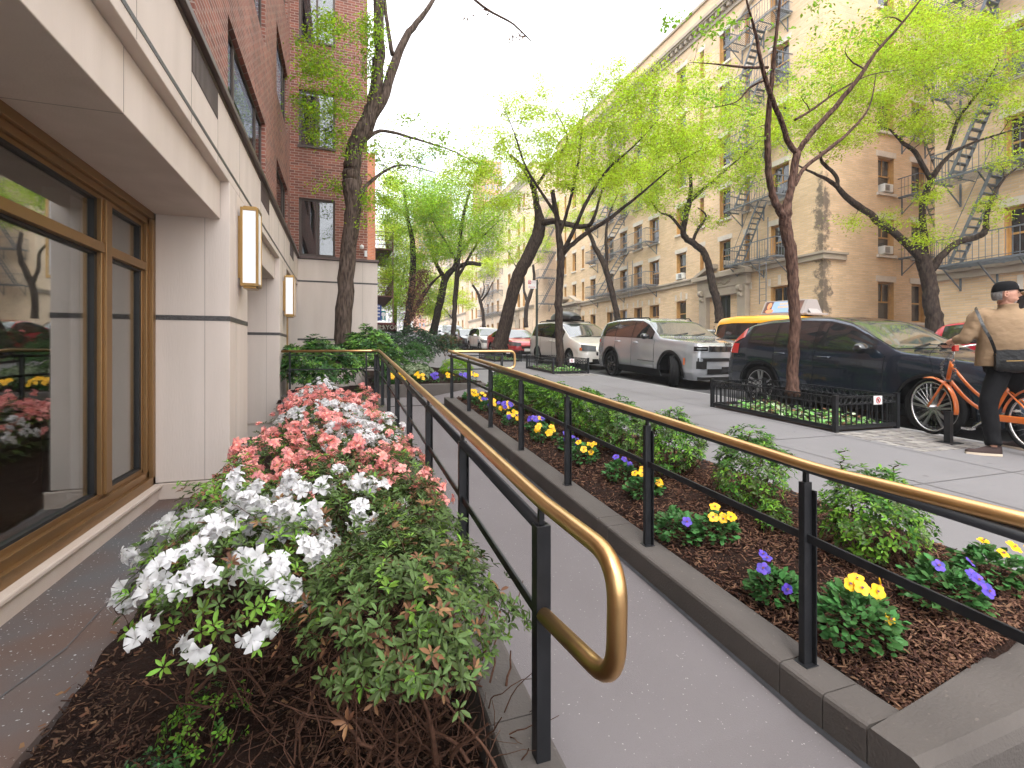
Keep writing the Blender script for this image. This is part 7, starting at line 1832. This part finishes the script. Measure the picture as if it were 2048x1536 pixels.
def ring(c, rl, rf, f=tf, l=tl, n=28, u_=None, amp=0.0, ph=0):
    out = []
    for k in range(n):
        a = 2 * math.pi * k / n; m_ = 1 + amp * math.sin(3 * a + ph) + amp * .7 * math.sin(7 * a + ph * 2.3)
        ca, sa = math.cos(a), math.sin(a)
        e = .85; x = math.copysign(abs(ca) ** e, ca); y = math.copysign(abs(sa) ** e, sa)
        out.append(c + l * rl * x * m_ + f * rf * y * m_)
    return out
def loft(b, rings, cap=True):
    n = len(rings[0]); k0 = len(b.v)
    for r in rings: b.v.extend([tuple(p) for p in r])
    for i in range(len(rings) - 1):
        for k in range(n): b.f.append((k0 + i * n + k, k0 + i * n + (k + 1) % n, k0 + (i + 1) * n + (k + 1) % n, k0 + (i + 1) * n + k)); b.mi.append(0)
    if cap: b.f.append(tuple(k0 + k for k in range(n))[::-1]); b.mi.append(0); b.f.append(tuple(k0 + (len(rings) - 1) * n + k for k in range(n))); b.mi.append(0)
def limb(b, pts, rr, n=16, amp=.03, sub=4):
    sp_ = spline([tuple(p) + (r,) for p, r in zip(pts, rr)], sub)
    prev = None; rings = []
    for i, p in enumerate(sp_):
        c = Vector(p[:3]); a = Vector(sp_[max(i - 1, 0)][:3]); d_ = Vector(sp_[min(i + 1, len(sp_) - 1)][:3]) - a; d_.normalize()
        x = (prev - d_ * prev.dot(d_)).normalized() if prev else d_.orthogonal().normalized(); prev = x; y = d_.cross(x)
        rings.append([c + (x * math.cos(t) + y * math.sin(t)) * p[3] * (1 + amp * math.sin(4 * t + i * 1.7) + amp * .8 * math.sin(i * 2.1)) for t in np.linspace(0, 2 * math.pi, n + 1)[:-1]])
    loft(b, rings)
pel = P(2010, 722, 5.10); chest = P(2014, 655, 5.08); neck = P(2016, 612, 5.07); headc = P(2011, 588, 5.06)
shL = P(1957, 636, 5.20); elL = P(1921, 664, 5.40); wrL = P(1888, 681, 5.56); grip = hx - bs * .33 - bf * .19 + bz_ * .05
wrL = grip + Vector((-.01, -.075, .035)); elL = (shL + wrL) / 2 + Vector((-.05, -.02, -.10))
shR = chest - tl * .19 + up * .10; elR = shR - tl * .12 - up * .27 + tf * .05; wrR = elR + tf * .22 + up * .02
# body under the clothes: head, neck, torso, legs, hands in one mesh
b = MB()
HY = rad(140); hf = Vector((math.sin(HY), math.cos(HY), 0)); hl = Vector((-math.cos(HY), math.sin(HY), 0))
NH, MH = 40, 34; k0 = len(b.v)
def g(x, s): return math.exp(-(x / s) ** 2)
for i in range(MH + 1):
    ph = -math.pi / 2 + math.pi * i / MH
    for k in range(NH):
        th_ = 2 * math.pi * k / NH; ca, sa = math.cos(th_), math.sin(th_)     # ca = forward
        z = .118 * math.sin(ph); r = math.cos(ph)
        fwd = .100 * r * ca; lat = .076 * r * sa
        if z < 0: lat *= 1 - .28 * (-z / .118) ** 1.3; fwd *= 1 - .10 * (-z / .118)
        if ca > 0:
            fr = ca ** 3
            fwd += fr * (.006 * g(z - .022, .012) - .008 * g(z - .004, .014) * g(abs(sa) - .38, .25) + .024 * g(z + .022, .013) * g(sa, .16) + .012 * g(z + .006, .018) * g(sa, .13)
                         + .006 * g(z + .058, .010) * g(sa, .35) - .004 * g(z + .070, .006) * g(sa, .4) + .014 * g(z + .095, .018) * g(sa, .45))
        else: fwd *= 1.05 - .25 * max(0, -z / .118)
        b.v.append(tuple(headc + hf * (fwd + .012 * (z < -.05)) + hl * lat + up * z))
for i in range(MH):
    for k in range(NH): b.f.append((k0 + i * NH + k, k0 + i * NH + (k + 1) % NH, k0 + (i + 1) * NH + (k + 1) % NH, k0 + (i + 1) * NH + k)); b.mi.append(0)
for s_ in (-1, 1):   # ears
    c = headc + hl * .074 * s_ - hf * .008 - up * .008; k0 = len(b.v)
    b.tube([c + hf * .016 * math.cos(a) - hf * .004 + up * .028 * math.sin(a) + hl * .010 * s_ * (1 if math.cos(a) < 0 else .2) for a in np.linspace(0, 2 * math.pi, 13)[:-1]], .0062, 6, closed=True)
    b.tube([c - hl * .004 * s_, c + hl * .006 * s_], [.018, .010], 8)
limb(b, [headc - up * .06 - hf * .02, neck - up * .0, chest + up * .05], [.056, .060, .085], amp=0)
limb(b, [chest + up * .05, (chest + pel) / 2, pel + up * .05], [.10, .10, .09], amp=0)
limb(b, [shL, elL, wrL], [.045, .038, .026], amp=0); limb(b, [shR, elR, wrR], [.045, .038, .026], amp=0)
def hand(b, wr, tgt, axis, out):
    d_ = (tgt - wr).normalized(); palm = wr + d_ * .05
    limb(b, [wr, wr + d_ * .03, palm + d_ * .025], [.024, .034, .030], n=10, amp=0, sub=3)
    for k in range(4):
        o_ = axis * (-.028 + .019 * k); L = (.9, 1, .96, .8)[k]
        p0 = palm + d_ * .03 + o_; limb(b, [p0, p0 + d_ * .026 * L + out * .006, p0 + d_ * .036 * L - out * .020, p0 + d_ * .018 * L - out * .038, p0 + d_ * .0 - out * .040], [.0095, .0092, .0086, .0080, .0065], n=8, amp=0, sub=2)
    p0 = wr + d_ * .03 - axis * .03; limb(b, [p0, p0 + d_ * .02 - axis * .016 - out * .012, p0 + d_ * .045 - axis * .008 - out * .026, p0 + d_ * .058 - out * .032], [.013, .011, .0095, .007], n=8, amp=0, sub=2)
hand(b, wrL, grip, bf, up); hand(b, wrR, wrR + tf * .1, tl, up)
hipL = pel + Vector((-.075, .02, -.03)); footL = P(1987, 893, 4.97); footL.z = zs(footL.y) + .085; kneL = (hipL + footL) / 2 + Vector((-.02, .05, .02))
hipR = pel + Vector((.09, -.06, -.03)); footR = hipR + Vector((.28, .10, 0)); footR.z = zs(footR.y) + .085; kneR = (hipR + footR) / 2 + Vector((.04, .10, .03))
for h_, k_, f_ in ((hipL, kneL, footL), (hipR, kneR, footR)): limb(b, [h_ + up * .05, k_, f_], [.045, .04, .03], amp=0)
b.build('body', skin_m, man, smooth=True)
# eyes and brows sit low on the head under the cap
b = MB()
for s_ in (-1, 1):
    c = headc + hf * .083 + hl * .031 * s_ + up * .004
    b.lathe([(0, -.006), (.008, -.004), (.009, .002), (0, .008)], c, 'z', 8)
b.build('eyes', mat('eye_dark', (.03, .02, .015), .2), man, smooth=True)
b = MB()
for s_ in (-1, 1): b.tube([headc + hf * .092 + hl * .016 * s_ + up * .022, headc + hf * .084 + hl * .046 * s_ + up * .023], [.004, .003], 5)
b.build('eyebrows', hairm, man)
# beard and hair as shells round the head
def shell(nm, m_, fn, off, z0, z1, n=26):
    b = MB(); rows = []
    for i in range(9):
        z = z0 + (z1 - z0) * i / 8; row = []
        for k in range(n + 1):
            a = fn[0] + (fn[1] - fn[0]) * k / n; r = math.sqrt(max(.02, 1 - (z / .125) ** 2)); lt = .076 * (1 - .26 * max(0, -z / .118) ** 1.3)
            row.append(headc + hf * ((.100 * r + off) * math.cos(a) * (1.04 if math.cos(a) < 0 else 1)) + hl * ((lt * r + off) * math.sin(a)) + up * z)
        rows.append(row)
    b.grid(rows); return b.build(nm, m_, man, smooth=True)
shell('hair', hairm, (rad(112), rad(248)), .007, -.062, .045)
shell('beard', mat('grey_beard', (.30, .25, .22), .9, var=(.45, .42, .40), scale=70), (rad(-42), rad(42)), .010, -.112, -.078)
# cap: crown, peak and small white badge
b = MB(); rows = []
for i in range(10):
    t = i / 9; z = .028 + .105 * math.sin(t * math.pi / 2); r = math.cos(t * math.pi / 2) ** .55
    rows.append([headc + hf * (.106 * r * math.cos(a) - .004) + hl * (.086 * r * math.sin(a)) + up * (z + .012 * math.cos(a) * (1 - t)) for a in np.linspace(0, 2 * math.pi, 33)])
b.grid(rows); cp = b.build('cap', capm, man, smooth=True)
b = MB(); rows = []
for t in np.linspace(0, 1, 6): rows.append([headc + hf * (.088 + .078 * t * math.cos(x * 1.15)) + hl * (.072 * math.sin(x * 1.25)) + up * (.042 - .010 * t - .016 * x * x) for x in np.linspace(-1, 1, 11)])
b.grid(rows); o = b.build('cap_peak', capm, cp, smooth=True); m_ = o.modifiers.new('solid', 'SOLIDIFY'); m_.thickness = .004
c = headc + hf * .098 + hl * .016 + up * .082; MB().obox(c, hf * .004, hl * .015, up * .013).build('cap_badge', mat_sign, cp)
# jacket
b = MB()
sl = [(pel - up * .055, .235, .165), (pel + up * .02, .232, .16), (pel + up * .10 + tf * .0, .228, .155), (chest - up * .14, .232, .155), (chest - up * .04, .238, .155), (chest + up * .05, .228, .145), (chest + up * .11, .195, .125), (chest + up * .155, .135, .10), (neck - up * .035, .085, .08), (neck + up * .0, .076, .075), (neck + up * .022, .080, .080)]
sp_ = spline([tuple(c) + (a, d_) for c, a, d_ in sl], 3)
rings = [ring(Vector(p[:3]), p[3], p[4], amp=.010, ph=i * .9) for i, p in enumerate(sp_)]
loft(b, rings)
limb(b, [shL - tl * .10 + up * .0, shL - tl * .01 + up * .01, (shL + elL) / 2, elL, (elL + wrL) / 2, wrL], [.085, .088, .074, .062, .055, .043], amp=.04, sub=5)
limb(b, [shR + tl * .10, shR + tl * .01, (shR + elR) / 2, elR, (elR + wrR) / 2, wrR], [.085, .088, .074, .062, .055, .043], amp=.04, sub=5)
jo = b.build('jacket', jac, man, smooth=True)
rm = jo.modifiers.new('remesh', 'REMESH'); rm.mode = 'VOXEL'; rm.voxel_size = .011; rm.use_smooth_shade = True
tx = bpy.data.textures.new('folds', 'CLOUDS'); tx.noise_scale = .15; dm = jo.modifiers.new('folds', 'DISPLACE'); dm.texture = tx; dm.strength = .014; dm.mid_level = .5
# trousers
b = MB(); loft(b, [ring(pel - up * z_, a, d_) for z_, a, d_ in ((-.02, .17, .125), (.06, .175, .13), (.12, .16, .125))])
limb(b, [hipL + up * .02, hipL - up * .12, kneL, (kneL + footL) / 2, footL + up * .02], [.098, .098, .078, .071, .066], amp=.035, sub=5)
limb(b, [hipR + up * .02, hipR - up * .12, kneR, (kneR + footR) / 2, footR + up * .02], [.095, .094, .072, .062, .056], amp=.03, sub=5)
to = b.build('trousers', trs, man, smooth=True); rm = to.modifiers.new('remesh', 'REMESH'); rm.mode = 'VOXEL'; rm.voxel_size = .011; rm.use_smooth_shade = True
# shoes
for f_, d_ in ((footL, Vector((-.55, .62, 0)).normalized()), (footR, Vector((.3, .9, 0)).normalized())):
    sd_ = d_.cross(up); gz_ = zs(f_.y); c0 = Vector((f_.x, f_.y, gz_)) - d_ * .06
    b = MB(); rows = []
    for t in np.linspace(0, 1, 12):
        w_ = .047 * math.sin(math.pi * (.14 + .78 * t)) ** .45 * (.86 + .2 * t); h_ = .105 * (1 - t) ** .8 + .045
        h_ = (.105 if t < .35 else .105 - .045 * min(1, (t - .35) / .35)) if t < .93 else .044
        rows.append([c0 + d_ * (.275 * t) + sd_ * (w_ * math.cos(a) * (1 - .25 * max(0, math.sin(a)) ** 2)) + up * (.022 + (h_ - .022) * max(0, math.sin(a)) ** .8) for a in np.linspace(0, math.pi, 11)])
    b.grid(rows); b.f.append(tuple(range(11))); b.mi.append(0); b.f.append(tuple(11 * 11 + k for k in range(11))); b.mi.append(0)
    so_ = b.build('shoe', shoe_m, man, smooth=True)
    b = MB(); pts = []
    for t in np.linspace(0, 1, 12): pts.append((t, .050 * math.sin(math.pi * (.14 + .78 * t)) ** .45 * (.86 + .2 * t)))
    poly = [c0 + d_ * .275 * t + sd_ * w_ + up * .002 for t, w_ in pts] + [c0 + d_ * .275 * t - sd_ * w_ + up * .002 for t, w_ in pts[::-1]]
    b.prism(poly, (0, 0, .024)); b.build('sole', sole_m, so_)
# shoulder bag and strap
bag = thing('shoulder_bag', 'black leather shoulder bag hanging at the man\'s hip on a thin strap', 'bag', P(2040, 722, 4.9))
bc = P(2040, 722, 4.93); b = MB(); rows = []
bx_, by_ = -tl, -tf
for t in np.linspace(-1, 1, 13):
    s_ = (1 - abs(t) ** 5 * .22); rows.append([bc + bx_ * (.19 * t) + by_ * (.055 * math.cos(a) * s_) + up * (.115 * math.copysign(abs(math.sin(a)) ** .6, math.sin(a)) * s_ + .004 * math.sin(t * 9)) for a in np.linspace(0, 2 * math.pi, 21)])
b.grid(rows); b.f.append(tuple(range(20))); b.mi.append(0); b.f.append(tuple(12 * 21 + k for k in range(20))); b.mi.append(0)
b.build('bag_body', leather, bag, smooth=True)
b = MB(); rows = []
for t in np.linspace(-1, 1, 9): rows.append([bc + bx_ * (.195 * t) + by_ * (.064 + .004 * math.cos(t * 3)) + up * z for z in (.11, .06, .01 - .015 * t * t)])
b.grid(rows); b.build('flap', leather, bag, smooth=True)
MB().tube([bc + bx_ * -.12 + by_ * .071 + up * .0, bc + bx_ * .15 + by_ * .071 + up * .008], .003, 4).build('zip', brass, bag)
st_ = [bc - bx_ * .18 + up * .06 + by_ * .02, P(1982, 680, 4.92), P(1968, 655, 4.96), P(1958, 632, 5.02), P(1952, 619, 5.10), P(1954, 616, 5.2)]
b = MB(); sp_ = spline([tuple(p) for p in st_], 4)
for a, c in zip(sp_[:-1], sp_[1:]): b.bar(Vector(a), Vector(c) + (Vector(c) - Vector(a)) * .1, .026, .006, up=tuple(-tf))
b.build('strap', leather, bag)
MB().lathe([(.01, -.004), (.018, -.004), (.018, .004), (.01, .004)], tuple(bc - bx_ * .18 + up * .07 + by_ * .03), 'y', 12).build('buckle', brass, bag)
# ================================================================= air
hz = bpy.data.materials.new('haze_air'); hz.use_nodes = True
hn, hl_ = hz.node_tree.nodes, hz.node_tree.links
hn.remove(hn['Principled BSDF']); pv_ = hn.new('ShaderNodeVolumePrincipled'); pv_.inputs['Density'].default_value = 0.0011; pv_.inputs['Color'].default_value = (.93, .94, .95, 1); pv_.inputs['Anisotropy'].default_value = 0.1
hl_.new(pv_.outputs[0], hn['Material Output'].inputs['Volume'])
o = MB().box(-505, 505, -65, 905, -8, 75).build('haze', hz); o['kind'] = 'stuff'
